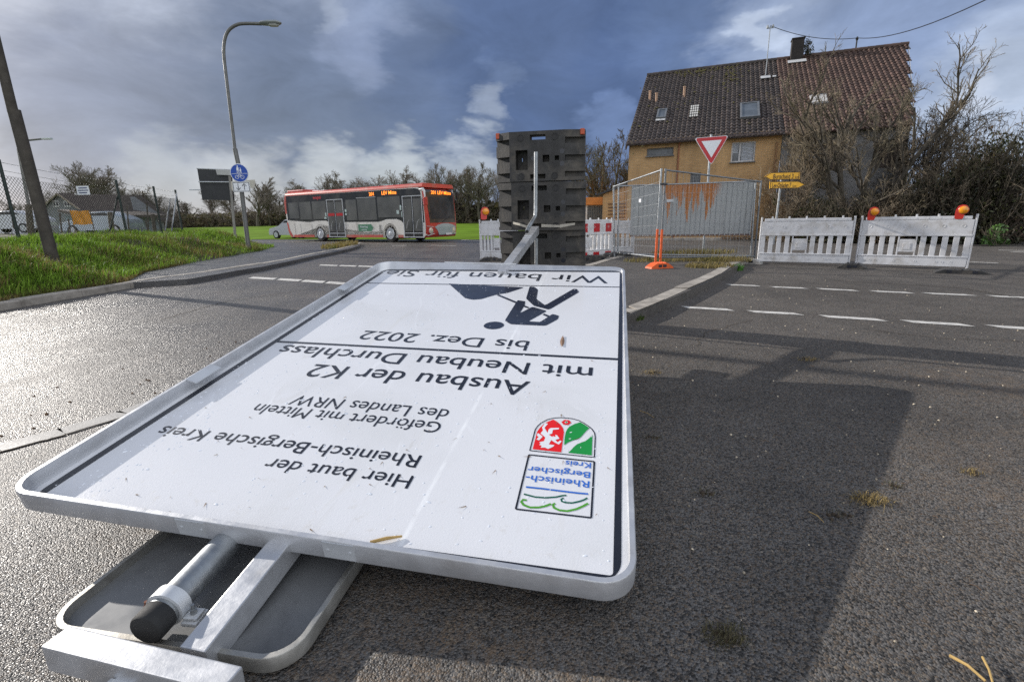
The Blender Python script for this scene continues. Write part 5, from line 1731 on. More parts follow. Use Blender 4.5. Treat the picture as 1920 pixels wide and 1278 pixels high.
# line displays and notices
bpart('side_display', M_BLKP, lambda mb: [mb.box((-3.89, -.012, 2.64), (.5, .006, .28)), mb.box((-2.5, -.012, 2.65), (1.3, .006, .32))])
bpart('side_display_text', M_LED, lambda mb: [put_text(mb, '201', (-4.09, -.0165, 2.56), (1, 0, 0), (0, 0, 1), 0, .38, 0, .17, .01), put_text(mb, 'LEV Mitte', (-3.08, -.0165, 2.57), (1, 0, 0), (0, 0, 1), 0, 1.12, 0, .18, .008)])
bpart('operator_name', mat('operator_red', (.55, .03, .05), .4), lambda mb: put_text(mb, 'wupsi', (-9.15, -.0105, 2.56), (1, 0, 0), (0, 0, 1), 0, .78, 0, .18, .03))
gp = bpart('green_arrow', mat('notice_green', L(72, 128, 98), .5, 0, .08), lambda mb: ear(mb, [(-5.25, 1.0), (-4.2, 1.0), (-4.2, 1.05), (-3.97, .80), (-4.2, .56), (-4.2, .61), (-5.25, .61)], -.001, .006))
bpart('arrow_text', M_WHITE, lambda mb: [put_text(mb, 'Einstieg', (-5.05, -.0085, .82), (1, 0, 0), (0, 0, 1), 0, .62, 0, .10, .01), put_text(mb, 'vorne', (-5.0, -.0085, .66), (1, 0, 0), (0, 0, 1), 0, .46, 0, .10, .01)], parent=gp)
bpart('window_notice', mat('notice_pale', (.45, .55, .52), .5, 0, .3, 12), lambda mb: [mb.box((-6.2, -.016, 1.80), (.14, .004, .16)), mb.box((-6.2, -.016, 1.60), (.14, .004, .12)), mb.box((-8.05, -.016, 1.62), (.12, .004, .2)), mb.box((-8.12, -.016, 1.42), (.2, .004, .12)), mb.box((-1.72, -.016, 1.85), (.12, .004, .25)), mb.box((-1.95, -.016, 1.62), (.18, .004, .2)), mb.box((-1.66, -.016, 1.5), (.06, .004, .3))])
# front
FX = lambda z: float(np.interp(z, [.26, .4, .8, 1.6, 2.7, 2.86], [-.16, -.04, 0, -.04, -.14, -.45]))


def fpoly(P, off, th):
    def f(mb):
        # curved front panel following the nose profile
        bm = bmesh.new(); vv = [bm.verts.new((p[0], p[1], 0)) for p in P]; fc = bm.faces.new(vv)
        bmesh.ops.triangulate(bm, faces=[fc], ngon_method='EAR_CLIP'); bmesh.ops.subdivide_edges(bm, edges=list(bm.edges), cuts=9, use_grid_fill=True); bmesh.ops.triangulate(bm, faces=list(bm.faces)); bm.verts.index_update()
        bow = lambda y: .10 * (1 - ((y - W_ / 2) / (W_ / 2)) ** 2)
        V = [(FX(w.co.y) + off + bow(w.co.x), w.co.x, w.co.y) for w in bm.verts]; F = [tuple(w.index for w in q.verts) for q in bm.faces]; bm.free()
        k_ = len(V); mb.add(V + [(v[0] - th, v[1], v[2]) for v in V], F + [tuple(i + k_ for i in q) for q in F])
    return f


bpart('front_panel', M_BRED, fpoly([(.0, .28), (W_, .28), (W_, 2.72), (W_ - .1, 2.86), (.1, 2.86), (0, 2.72)], .02, .14))
ws = bpart('windscreen', M_BGL, fpoly([(.30, 1.02), (W_ - .06, 1.02), (W_ - .05, 2.74), (.22, 2.74), (.24, 1.8)], .03, .01), True)
bpart('windscreen_pane', mat('screen_glass', (.035, .04, .046), .3, 0, .3, 1.2, dirt=(.09, .10, .11), damt=.6, dscale=1.2, spec=.2), fpoly([(.42, 1.22), (W_ - .20, 1.22), (W_ - .20, 2.36), (.40, 2.36)], .036, .006), True, parent=ws)
bpart('front_display_text', M_LED, lambda mb: put_text(mb, '201 LEV Mitte', (.045, .52, 2.50), (-.0, 1, 0), (0, 0, 1), 0, 1.62, 0, .17, .008), parent=ws)
bpart('front_mask', M_GREYM, fpoly([(.62, .80), (.9, .92), (1.3, .98), (1.7, .98), (2.1, .92), (2.42, .82), (2.46, .55), (2.30, .30), (1.0, .30), (.85, .60)], .032, .01))
bpart('number_plate', M_PLW, lambda mb: mb.box((FX(.4) + .155, 1.75, .42), (.012, .5, .11)))
bpart('bumper', M_BRED, fpoly([(.0, .26), (W_, .26), (W_, .36), (.0, .36)], .04, .14))
for y in (.36, W_ - .30):
    hl = bpart('headlight', mat('headlight_glass', (.60, .58, .50), .12, .3, .2, 14, coat=.6), lambda mb: mb.lathe([(.16, .0), (.155, .03), (.11, .055), (.02, .065)], (.03, y, .62), (1, 0, 0), 18), True)
    bpart('headlight_bezel', M_ALU, lambda mb: mb.lathe([(.17, .0), (.17, .035), (.155, .035)], (.028, y, .62), (1, 0, 0), 18), parent=hl)
bpart('bumper_trim', M_ALUP, lambda mb: [mb.tube([(.06, .05, .36), (.10, .45, .44), (.11, .55, .46)], .02, 6), mb.tube([(.045, .04, .86), (.09, .55, .80)], .015, 6)])
mr = bpart('mirror', M_PLW, lambda mb: mb.tube([(-.25, -.02, 2.72), (.05, -.10, 2.74), (.16, -.12, 2.62), (.18, -.12, 2.3)], [.05, .06, .06, .035], 10), True)
bpart('mirror_head', M_BRED, lambda mb: mb.box((.16, -.08, 2.12), (.12, .24, .42), None, .04), parent=mr)
bpart('mirror', M_BLKP, lambda mb: [mb.tube([(-.1, W_ + .02, 2.7), (.12, W_ + .1, 2.65)], .04, 8), mb.box((.12, W_ + .1, 2.42), (.1, .2, .38), None, .03)])
bpart('wiper', M_BLKP, lambda mb: mb.tube([(.14, 1.2, 1.05), (.12, 1.9, 1.35)], .012, 6))


# ================================================================== CARS
def car(M_, paint, label, scale=1.0):
    e = thing('parked_car', label, 'car', M_)
    prof = [(0, .30), (.02, .62), (.12, .80), (1.05, .98), (1.75, 1.42), (2.9, 1.48), (3.75, 1.15), (4.12, .95), (4.18, .45), (4.1, .28)]
    def f(mb):
        hw = .86
        rows = []
        for y, k_ in ((-hw, .97), (-hw + .08, 1), (hw - .08, 1), (hw, .97)):
            rows.append([(p[0], y * (1 - .16 * max(0, p[1] - .9)), p[1] * k_ if p[1] > .5 else p[1]) for p in prof])
        k_ = len(prof); vs = [q for r in rows for q in r]
        mb.add(vs, [(i * k_ + j, i * k_ + (j + 1) % k_, (i + 1) * k_ + (j + 1) % k_, (i + 1) * k_ + j) for i in range(3) for j in range(k_)] + [tuple(range(k_)), tuple(3 * k_ + j for j in range(k_))])
    mb = MB(); mb.M = M_; f(mb); mb.build('body', paint, e, smooth=True)
    for y in (-.80, .80):
        mb = MB(); mb.M = M_; mb.prism([(1.22, 1.0), (1.82, 1.36), (2.85, 1.40), (3.45, 1.12), (3.3, 1.0)], (0, y * 1.005 + (.01 if y > 0 else -.01), 0), (1, 0, 0), (0, 0, 1), .02 if y < 0 else -.02, (0, 1, 0)); mb.build('side_window', M_BGL, e)
        for x in (.80, 3.35):
            mb = MB(); mb.M = M_; mb.lathe([(.2, -.10), (.31, -.09), (.32, 0), (.31, .09), (.2, .10)], (x, y, .32), (0, 1, 0), 20); w = mb.build('wheel', M_RUBBER, e, smooth=True)
            mb = MB(); mb.M = M_; mb.lathe([(.21, -.105), (.19, -.09), (.05, -.10), (.02, -.11)] if y < 0 else [(.21, .105), (.19, .09), (.05, .10), (.02, .11)], (x, y, .32), (0, 1, 0), 16); sub(mb, 'rim', M_ALUP, w)
    mb = MB(); mb.M = M_; mb.prism([(-.68, .0), (.68, .0), (.60, .50), (-.60, .50)], (1.12, 0, 1.0), (0, 1, 0), (.80, 0, .60), .015); mb.build('windscreen', M_BGL, e)
    for y in (-.6, .6):
        mb = MB(); mb.M = M_; mb.lathe([(.12, 0), (.10, .03)], (.06, y, .68), (-1, 0, .2), 12); mb.build('headlight', M_ALUP, e)
    return e


M_SILV = mat('car_silver', (.55, .56, .58), .3, .3, .04, coat=.6)
c0_ = gz(532, 447, 0)
# nose towards the left, mostly hidden by the bus
def carframe(px, py, Y, ang, z=None):
    p = gy(px, py, Y); return zframe((p[0], p[1], p[2] if z is None else z), ang)
car(carframe(523, 446, 39.5, -25, 0.0), M_SILV, 'silver car just appearing behind the rear of the bus')
car(carframe(133, 441, 33, 6), mat('car_pale', (.40, .46, .50), .3, .2, .05, coat=.5), 'pale blue car in the yard behind the wire fence')
car(carframe(-30, 438, 34, 4), M_SILV, 'silver car at the far left behind the leaning pole')

# ================================================================== YARD BUILDINGS (left)
M_PLGREY = mat('render_grey', (.20, .21, .22), .9, 0, .1, 1.2, dirt=(.12, .12, .12), damt=.5, dscale=.6)
M_ROOFD = mat('dark_tiles', (.07, .055, .048), .8, 0, .25, 4, .02, 14)
M_TIMBER = mat('barge_board', (.26, .22, .17), .8, 0, .15)
Yh = 62
hl_, hr_ = gy(82, 388, Yh), gy(146, 390, Yh); ha = gy(112, 362, Yh)
e = thing('gable_house', 'grey gabled house with a brown tiled roof far behind the wire fence', 'house', (hl_[0], Yh, 0))
mb = MB()
P = [(hl_[0], -.5), (hr_[0] + 1.5, -.5), (hr_[0] + 1.5, hr_[2] - 1.0), (ha[0], ha[2] - .2), (hl_[0], hl_[2])]
mb.prism(P, (0, Yh, 0), (1, 0, 0), (0, 0, 1), 8, (.5, .85, 0)); wl = mb.build('wall', M_PLGREY, e)
dv = Vector((.95, .32, 0)).normalized()
mb = MB()
A_ = Vector((ha[0], Yh - .3, ha[2])); Bq = Vector((hr_[0] + 2.2, Yh - .3, hr_[2] - 1.5)); dp_ = Vector((4.2, 8, 0))
mb.add([A_, Bq, Bq + dp_, A_ + dp_, A_ + Vector((0, 0, -.25)), Bq + Vector((0, 0, -.25)), Bq + dp_ + Vector((0, 0, -.25)), A_ + dp_ + Vector((0, 0, -.25))], [(0, 1, 2, 3), (7, 6, 5, 4), (0, 4, 5, 1), (1, 5, 6, 2), (2, 6, 7, 3), (3, 7, 4, 0)])
Cq = Vector((hl_[0] - .5, Yh - .3, hl_[2] - .35)); mb.add([A_, Cq, Cq + dp_, A_ + dp_], [(0, 1, 2, 3)])
mb.build('roof', M_ROOFD, e)
mb = MB()
for a, b in ((A_, Bq), (A_, Cq)): mb.tube([a + Vector((0, -.1, -.1)), b + Vector((0, -.1, -.1))], .12, 6)
mb.build('barge_board', M_TIMBER, e)
for x in (105, 126):
    p = Vector(gy(x, 382, Yh - .05)); mb = MB(); mb.box(p, (.72, .08, .72)); wf = mb.build('window', M_PLW, e)
    mb = MB(); [mb.box(p + Vector((s * .17, -.05, 0)), (.22, .04, .5)) for s in (-1, 1)]; sub(mb, 'pane', M_BGL, wf)
p = Vector(gy(142, 364, Yh - .2)); mb = MB(); mb.box(p, (.2, .2, .2), None, .05); mb.build('wall_lamp', M_PLW, e)
Yw = 56
e = thing('long_shed', 'long low shed with a pale blue wall behind the wire fence', 'shed', gy(170, 425, Yw))
p0_, p1_ = gy(165, 402, Yw), gy(292, 396, Yw + 6)
mb = MB(); dd2 = Vector((p1_[0] - p0_[0], 6, 0)); ex_s = dd2.normalized(); mb.prism([(0, -1), (dd2.length, -1), (dd2.length, p0_[2] - .1), (0, p0_[2] - .1)], (p0_[0], Yw, 0), ex_s, (0, 0, 1), -6, ex_s.cross(Vector((0, 0, 1)))); mb.build('wall', mat('shed_blue', (.26, .30, .34), .8, 0, .12, .8, dirt=(.15, .17, .19), damt=.5), e)
mb = MB(); mb.M = frame((p0_[0], Yw, p0_[2]), ex_s, Vector((-ex_s.y, ex_s.x, 0)), Vector((0, 0, 1)))
mb.box((dd2.length / 2, 2.5, .15), (dd2.length + 1, 7.5, .3), Matrix.Rotation(radians(6), 3, 'X')); mb.build('roof', M_ROOFD, e)
mb = MB(); mb.M = frame((p0_[0], Yw, p0_[2]), ex_s, Vector((-ex_s.y, ex_s.x, 0)), Vector((0, 0, 1))); [mb.box((dd2.length * f_, -.06, -1.3), (1.4, .08, .9)) for f_ in (.3, .62)]; mb.build('shed_window', M_BGL2, e)
Yb_ = 30
p = Vector(gy(152, 408, Yb_)); e = thing('banner', 'plain orange yellow banner hung on the wire behind the pole', 'banner', p)
mb = MB(); n = 10; Wb, Hb = 1.15, .80
vs = [(p.x - Wb / 2 + Wb * i / n, Yb_ + .03 * sin(i * 1.3 + j), p.z - Hb / 2 + Hb * j / 4 + (.02 * sin(i * .9) if j in (0, 4) else 0)) for j in range(5) for i in range(n + 1)]
mb.add(vs, [(j * (n + 1) + i, j * (n + 1) + i + 1, (j + 1) * (n + 1) + i + 1, (j + 1) * (n + 1) + i) for j in range(4) for i in range(n)])
mb.build('cloth', mat('banner_orange', (.62, .27, .02), .6, 0, .2, 3), e)
mb = MB(); [mb.tube([(p.x + s * Wb / 2, Yb_ + .05, .3), (p.x + s * Wb / 2, Yb_ + .05, p.z + Hb / 2 + .1)], .03, 8) for s in (-1, 1)]; mb.build('banner_post', M_WPOST, e)
e = thing('white_van', 'white van roof showing at the far left behind the wire fence', 'van', gy(-10, 425, 40))
p = Vector(gy(8, 418, 40)); mb = MB(); mb.box(p + Vector((-1.2, 0, -.4)), (5.2, 2.0, 1.7), None, .25); mb.build('body', M_PLW, e)
mb = MB(); mb.box(p + Vector((.6, -1.01, -.1)), (.9, .03, .5)); mb.build('side_window', M_BGL, e)
mb = MB(); [mb.lathe([(.2, -.1), (.36, -.1), (.36, .1), (.2, .1)], p + Vector((x, -.9, -1.25)), (0, 1, 0), 16) for x in (-2.8, .6)]; mb.build('wheel', M_RUBBER, e)

# ================================================================== HOUSES (right)
HF = Vector((5.8, 25, 0)); HD = Vector((.93, -.3665, 0)).normalized(); HN = Vector((.3665, .93, 0)).normalized(); UZ = Vector((0, 0, 1))
HM_ = frame(HF, HD, HN, UZ)
EAVE, RIDGE, RUN = 4.62, 9.14, 6.8


def brickmat(name, c1, c2, mortar, scale=(4.0, 13.0)):
    m = bpy.data.materials.new(name); m.use_nodes = True; t = m.node_tree; t.nodes.clear()
    out = N(t, 'ShaderNodeOutputMaterial'); p = N(t, 'ShaderNodeBsdfPrincipled'); t.links.new(p.outputs[0], out.inputs[0])
    tc = N(t, 'ShaderNodeTexCoord').outputs['Object']
    sx = N(t, 'ShaderNodeSeparateXYZ'); t.links.new(tc, sx.inputs[0]); cb = N(t, 'ShaderNodeCombineXYZ')
    t.links.new(mathn(t, 'ADD', sx.outputs[0], sx.outputs[1]), cb.inputs[0]); t.links.new(sx.outputs[2], cb.inputs[1])
    b = N(t, 'ShaderNodeTexBrick'); t.links.new(cb.outputs[0], b.inputs['Vector'])
    b.inputs['Color1'].default_value = (*c1, 1); b.inputs['Color2'].default_value = (*c2, 1); b.inputs['Mortar'].default_value = (*mortar, 1)
    b.inputs['Scale'].default_value = 1.0; b.inputs['Brick Width'].default_value = .25; b.inputs['Row Height'].default_value = .075; b.inputs['Mortar Size'].default_value = .008
    n = noisen(t, vmath(t, 'MULTIPLY', tc, (1.0, 1.0, .45)), .8, 8, .7, .6); k = maprange(t, n, .3, .7, .66, 1.22, 'LINEAR')  # blotchy tone: stains, plus the wall's shadow areas put into the colour
    s2 = N(t, 'ShaderNodeVectorMath', operation='SCALE'); t.links.new(b.outputs[0], s2.inputs[0]); t.links.new(k, s2.inputs[3])
    t.links.new(s2.outputs[0], p.inputs['Base Color']); p.inputs['Roughness'].default_value = .85
    MATS[name] = m; return m


M_OCHRE = brickmat('ochre_brick', (.60, .37, .165), (.51, .305, .13), (.40, .29, .18))
M_GPLAST = mat('grey_plaster', (.27, .265, .26), .92, 0, .14, 1.5, .006, 22, dirt=(.15, .145, .14), damt=.65, dscale=.8)
M_TILE_D = mat('brown_roof_tile', (.058, .044, .038), .6, 0, .22, 1.5, dirt=(.095, .080, .070), damt=.5, dscale=9, island=.3)
M_TILE_R = mat('red_roof_tile', (.100, .060, .047), .75, 0, .25, 1.2, dirt=(.085, .055, .042), damt=.85, dscale=1.2, island=.3)
M_COPPER = mat('copper_pipe', (.30, .13, .07), .5, .5, .15, 6)


def tiles(mb, s0, s1, f0, f1, M_, sw=.215, rows=29, skew=None):
    """pantiles on the front slope between facade coords s0..s1 and slope fractions f0..f1"""
    nx = max(1, round((s1 - s0) / sw)); sw = (s1 - s0) / nx
    up = HN * RUN + UZ * (RIDGE - EAVE); nrm = HD.cross(up).normalized()
    if nrm.z < 0: nrm = -nrm
    base = HF + UZ * EAVE
    r_ = random.Random(8)
    prof = [(0, .0), (.12, .045), (.30, .065), (.48, .045), (.62, .012), (.82, .0), (1.0, .0)]
    for j in range(rows):
        a = f0 + (f1 - f0) * j / rows; b = f0 + (f1 - f0) * (j + 1.12) / rows
        for i in range(nx):
            x = s0 + i * sw
            if skew and x + sw * .5 > skew[0] + (skew[1] - skew[0]) * (a + b) / 2: continue
            h0_ = .035 + r_.uniform(-.006, .010)
            dj = r_.gauss(0, .0012)
            v = []
            for px_, ph in prof: v.append(base + HD * (x + px_ * sw) + up * (a + dj) + nrm * (ph + h0_))
            for px_, ph in prof: v.append(base + HD * (x + px_ * sw) + up * b + nrm * (ph))
            for px_, ph in prof: v.append(base + HD * (x + px_ * sw) + up * a)
            k_ = len(prof)
            mb.add(v, [(q, q + 1, k_ + q + 1, k_ + q) for q in range(k_ - 1)] + [(2 * k_ + q, 2 * k_ + q + 1, q + 1, q) for q in range(k_ - 1)])


def hbox(mb, s, n_, z, d, bev=0):  # box in facade frame
    mb.M = HM_; mb.box((s, n_, z), d, None, bev); mb.M = None


def roofpt(s, f, off=0.0):
    up = HN * RUN + UZ * (RIDGE - EAVE); nrm = HD.cross(up).normalized()
    if nrm.z < 0: nrm = -nrm
    return HF + UZ * EAVE + HD * s + up * f + nrm * off, up.normalized(), nrm


house = thing('brick_house', 'ochre brick house with a dark brown pantile roof and small roof windows', 'house', HM_)
SPL = 6.62
# wall with real window openings
def wall_with_holes(mb, s0, s1, z0, z1, holes, n0=0.0, depth=.16):
    mb.M = HM_
    xs_ = sorted({s0, s1, *[h[0] for h in holes], *[h[1] for h in holes]}); zs_ = sorted({z0, z1, *[h[2] for h in holes], *[h[3] for h in holes]})
    for i in range(len(xs_) - 1):
        for j in range(len(zs_) - 1):
            mx, mz = (xs_[i] + xs_[i + 1]) / 2, (zs_[j] + zs_[j + 1]) / 2
            if any(h[0] < mx < h[1] and h[2] < mz < h[3] for h in holes): continue
            mb.add([(xs_[i], n0, zs_[j]), (xs_[i + 1], n0, zs_[j]), (xs_[i + 1], n0, zs_[j + 1]), (xs_[i], n0, zs_[j + 1])], [(0, 1, 2, 3)])
    for h in holes:
        a = [(h[0], h[2]), (h[1], h[2]), (h[1], h[3]), (h[0], h[3])]
        for p, q in zip(a, a[1:] + a[:1]): mb.add([(p[0], n0, p[1]), (q[0], n0, q[1]), (q[0], n0 + depth, q[1]), (p[0], n0 + depth, p[1])], [(0, 1, 2, 3)])
    mb.M = None


W1 = (.90, 2.12, 3.92, 4.27); W2 = (4.63, 5.61, 3.44, 4.30); W3_ = (2.95, 3.40, 2.1, 3.06)
mb = MB()
wall_with_holes(mb, 0.06, SPL, -.1, EAVE + .05, [W1, W2, W3_])
mb.M = HM_
# gable side and back
P = [(0, -.1), (2 * RUN, -.1), (2 * RUN, EAVE + .05), (RUN, RIDGE - .05), (0, EAVE + .05)]
mb.face([(p[0], p[1]) for p in P], (0.06, 0, 0), (0, 1, 0), (0, 0, 1)); mb.add([(0.06, 2 * RUN, -.1), (SPL, 2 * RUN, -.1), (SPL, 2 * RUN, EAVE), (0.06, 2 * RUN, EAVE)], [(0, 1, 2, 3)])
mb.M = None
mb.build('wall', M_OCHRE, house)


def window(par, h, style, n0=.12):
    s0, s1, z0, z1 = h; sc, zc = (s0 + s1) / 2, (z0 + z1) / 2
    mb = MB(); mb.M = HM_
    fw = .055
    for c_, d in (((sc, n0, z0 + fw / 2), (s1 - s0, .06, fw)), ((sc, n0, z1 - fw / 2), (s1 - s0, .06, fw)), ((s0 + fw / 2, n0, zc), (fw, .059, z1 - z0)), ((s1 - fw / 2, n0, zc), (fw, .059, z1 - z0))): mb.box(c_, d)
    if style == 'two': mb.box((s0 + (s1 - s0) * .36, n0, zc), (.07, .058, z1 - z0))
    w = mb.build('window', M_PLW if style == 'two' else mat('grey_frame', (.16, .16, .16), .6), par)
    mb = MB(); mb.M = HM_; mb.box((sc, n0 + .02, zc), (s1 - s0 - .04, .02, z1 - z0 - .04)); sub(mb, 'pane', mat('house_glass', (.10, .11, .12), .08, 0, .4, 2.5, dirt=(.26, .27, .28), damt=.6, dscale=2.5), w)
    mb = MB(); mb.M = HM_; mb.box((sc, .03 - .05, z0 - .02), (s1 - s0 + .10, .16, .035)); sub(mb, 'sill', M_PLGREY, w)
    return w


w = window(house, W1, 'one'); w2_ = window(house, W2, 'two'); w3_ = window(house, W3_, 'one')
mb = MB(); mb.M = HM_
z = W2[2] + .08
sl = W2[0] + (W2[1] - W2[0]) * .36
while z < W2[3] - .08:
    mb.box(((sl + W2[1]) / 2, .125, z), (W2[1] - sl - .16, .006, .028)); 
    if z > W2[2] + .42: mb.box(((W2[0] + sl) / 2, .125, z), (sl - W2[0] - .14, .006, .028))
    z += .058
mb.M = None
sub(mb, 'blind', mat('blind_slats', (.62, .66, .72), .5, 0, .05), w2_)
mb = MB(); mb.M = HM_
for k_ in range(1, 6): mb.box((W3_[0] + (W3_[1] - W3_[0]) * k_ / 6, .09, (W3_[2] + W3_[3]) / 2), (.025, .03, W3_[3] - W3_[2]))
for k_ in range(1, 6): mb.box(((W3_[0] + W3_[1]) / 2, .088, W3_[2] + (W3_[3] - W3_[2]) * k_ / 6), (W3_[1] - W3_[0], .03, .025))
mb.M = None
sub(mb, 'grille', M_PLGREY, w3_)
mb = MB(); tiles(mb, -.05, SPL + .06, -.045, 1.0, None); rfh = mb.build('roof', M_TILE_D, house)
mb = MB()
for s in np.arange(-.05, SPL, .34):
    a, u_, n_ = roofpt(s, 1.0, .05); mb.tube([a, a + HD * .36], [.105, .095], 8)
sub(mb, 'ridge_tile', M_TILE_D, rfh)
mb = MB()
a, u_, n_ = roofpt(-.07, -.045, .02); b = roofpt(-.07, 1.0, .02)[0]; mb.add([a, b, b - UZ * .2, a - UZ * .2, a + HD * .05, b + HD * .05, b + HD * .05 - UZ * .2, a + HD * .05 - UZ * .2], [(0, 1, 2, 3), (7, 6, 5, 4), (0, 4, 5, 1), (1, 5, 6, 2), (2, 6, 7, 3), (3, 7, 4, 0)])
sub(mb, 'verge_board', M_TILE_D, rfh)
# rear slope
mb = MB(); a = roofpt(-.05, 1.0)[0]; b = roofpt(SPL, 1.0)[0]; mb.add([a, b, b + HN * RUN - UZ * (RIDGE - EAVE), a + HN * RUN - UZ * (RIDGE - EAVE)], [(0, 1, 2, 3)])
sub(mb, 'rear_slope', M_TILE_D, rfh)
mb = MB(); mb.M = HM_; mb.tube([(-.05, -.22, EAVE - .10), (SPL, -.22, EAVE - .10)], .065, 10); mb.M = None; mb.build('gutter', mat('gutter_dark', (.07, .05, .045), .5, .4, .2), house)
mb = MB(); mb.M = HM_; mb.tube([(2.42, -.2, EAVE - .14), (2.36, -.06, EAVE - .28), (2.34, -.05, 0)], .04, 8); mb.M = None; mb.build('downpipe', M_COPPER, house)
mb = MB(); mb.M = HM_; mb.tube([(6.44, -.05, 4.18), (6.44, -.05, 0)], .035, 8); mb.M = None; mb.build('standpipe', mat('tan_pipe', (.34, .19, .09), .6, 0, .15), house)


def roof_window(par, s0, s1, f0, f1, name='skylight', open_=0.0):
    a, u_, n_ = roofpt((s0 + s1) / 2, (f0 + f1) / 2, .10)
    LL = hypot(RUN, RIDGE - EAVE); ln = (f1 - f0) * LL
    R_ = Matrix((HD, u_, n_)).transposed()
    mb = MB(); wd = s1 - s0
    for c_, d in (((0, -ln / 2, 0), (wd + .1, .08, .12)), ((0, ln / 2, 0), (wd + .1, .08, .12)), ((-wd / 2, 0, 0), (.08, ln, .121)), ((wd / 2, 0, 0), (.08, ln, .121))): mb.box(a + R_ @ Vector(c_), d, R_)
    k_ = mb.build(name, mat('skylight_frame', (.20, .21, .22), .45, .4, .15), par)
    mb = MB(); mb.box(a + n_ * .02, (wd - .06, ln - .06, .03), R_); sub(mb, 'pane', mat('skylight_glass', (.10, .115, .13), .05, 0, .3, 2), k_)
    return k_


roof_window(house, 1.12, 1.50, .265, .375); roof_window(house, 4.96, 5.70, .170, .350)
a, u_, n_ = roofpt(1.31, .246, .085); R_ = Matrix((HD, u_, n_)).transposed(); mb = MB(); mb.box(a, (.46, .18, .02), R_); mb.build('lead_apron', mat('lead_white', (.5, .5, .5), .6), house)
mb = MB()
for i in range(4):
    for j in range(5):
        a, u_, n_ = roofpt(2.70 + i * .10, .255 + j * .033, .105); mb.box(a, (.07, .19, .015), Matrix((HD, u_, n_)).transposed())
mb.build('glass_tiles', mat('glass_tile', (.62, .60, .55), .3), house)
for s, f_, h_ in ((.49, .57, .42), (.86, .53, .40), (2.24, .565, .46)):
    a = roofpt(s, f_, .0)[0]; mb = MB(); mb.tube([a, a + UZ * h_], .06, 10); mb.cyl(a + UZ * h_, a + UZ * (h_ + .06), .075, 10); mb.build('vent_pipe', mat('vent_clay', (.42, .26, .17), .7, 0, .2, 8), house, smooth=True)
a = roofpt(6.10, .72, .0)[0]; b = a + UZ * 2.42
mb = MB(); mb.tube([a, b], .022, 8); mb.tube([b + UZ * -.10 - HD * .15, b + UZ * -.10 + HD * .15], .03, 6)
for s in (-.12, .12): mb.lathe([(.05, 0), (.06, .06), (.03, .14)], b + HD * s + UZ * -.1, UZ, 10)
ms_ = mb.build('service_mast', M_GALV, house)
mb = MB(); q, u_, n_ = roofpt(6.10, .715, .11); mb.box(q, (.45, .30, .02), Matrix((HD, u_, n_)).transposed()); mb.box(q + HD * .4 + u_ * -.02, (.16, .16, .02), Matrix((HD, u_, n_)).transposed()); sub(mb, 'lead_flashing', mat('lead_white', (.5, .5, .5), .6), ms_)
MAST = b.copy()
# moss
mb = MB(); r_ = random.Random(4)
for (s, f_, ds_, df_, n) in ((4.4, .82, .25, .10, 60), (2.6, .96, .9, .03, 70), (3.0, .7, 1.5, .2, 40), (.8, .3, .6, .2, 20)):
    for _ in range(n):
        a, u_, n_ = roofpt(s + r_.gauss(0, ds_), min(1, f_ + r_.gauss(0, df_)), .085); mb.lathe([(r_.uniform(.03, .07), 0), (.02, .03)], a, n_, 6)
mb.build('moss', mat('moss_roof', (.085, .075, .022), .95, 0, .4, 20), house, kind='stuff')

# the attached grey house
H2M = frame(HF + HD * (SPL + .02), HD, HN, UZ)
house2 = thing('plaster_house', 'grey plastered house with a red tile roof behind the bare tree', 'house', H2M)
E2 = 12.4
W4 = (8.0, 8.9, 2.9, 4.0); W5 = (10.2, 11.2, 2.9, 4.0)
mb = MB(); wall_with_holes(mb, SPL + .02, 11.2, -.1, EAVE + .05, [W4, W5], 0.03)
mb.M = HM_; mb.add([(11.2, .03, -.1), (12.4, RUN, -.1), (12.4, RUN, RIDGE - .08), (11.2, .03, EAVE + .03), (12.4, 2 * RUN, -.1), (12.4, 2 * RUN, EAVE)], [(0, 1, 2, 3), (1, 4, 5, 2)]); mb.M = None
mb.build('wall', M_GPLAST, house2)
for W in (W4, W5):
    mb = MB(); mb.M = HM_; mb.box(((W[0] + W[1]) / 2, .16, (W[2] + W[3]) / 2), (W[1] - W[0] - .02, .05, W[3] - W[2] - .02)); mb.M = None
    mb.build('shutter', mat('brown_shutter', (.11, .085, .07), .8, 0, .2, 3), house2)
mb = MB(); tiles(mb, SPL + .07, E2 + .1, -.045, 1.0, None, skew=(11.25, 12.5)); rf2 = mb.build('roof', M_TILE_R, house2)
mb = MB()
for s in np.arange(SPL + .1, E2, .34):
    a = roofpt(s, 1.0, .05)[0]; mb.tube([a, a + HD * .36], [.105, .095], 8)
sub(mb, 'ridge_tile', M_TILE_R, rf2)
mb = MB(); a = roofpt(SPL, 1.0)[0]; b = roofpt(E2 + .1, 1.0)[0]; mb.add([a, b, b + HN * RUN - UZ * (RIDGE - EAVE), a + HN * RUN - UZ * (RIDGE - EAVE)], [(0, 1, 2, 3)]); sub(mb, 'rear_slope', M_TILE_R, rf2)
mb = MB(); a = roofpt(11.22, -.045, .08)[0]; b = roofpt(12.5, 1.0, .08)[0]; mb.add([a, b, b - UZ * .14, a - UZ * .14], [(0, 1, 2, 3)]); sub(mb, 'verge_board', mat('lead_white', (.5, .5, .5), .6), rf2)
roof_window(house2, 7.95, 8.45, .26, .37, 'skylight')
q = HF + HD * 8.15
a, u_, n_ = roofpt(8.15, .315, .16); mb = MB(); mb.box(a, (.66, .72, .03), Matrix((HD, u_, n_)).transposed()); mb.build('roof_hatch', mat('hatch_pale', (.55, .53, .50), .5, 0, .1, 5), house2)
mb = MB(); ch = roofpt(7.62, .985)[0]; Rz = Matrix((HD, HN, UZ)).transposed()
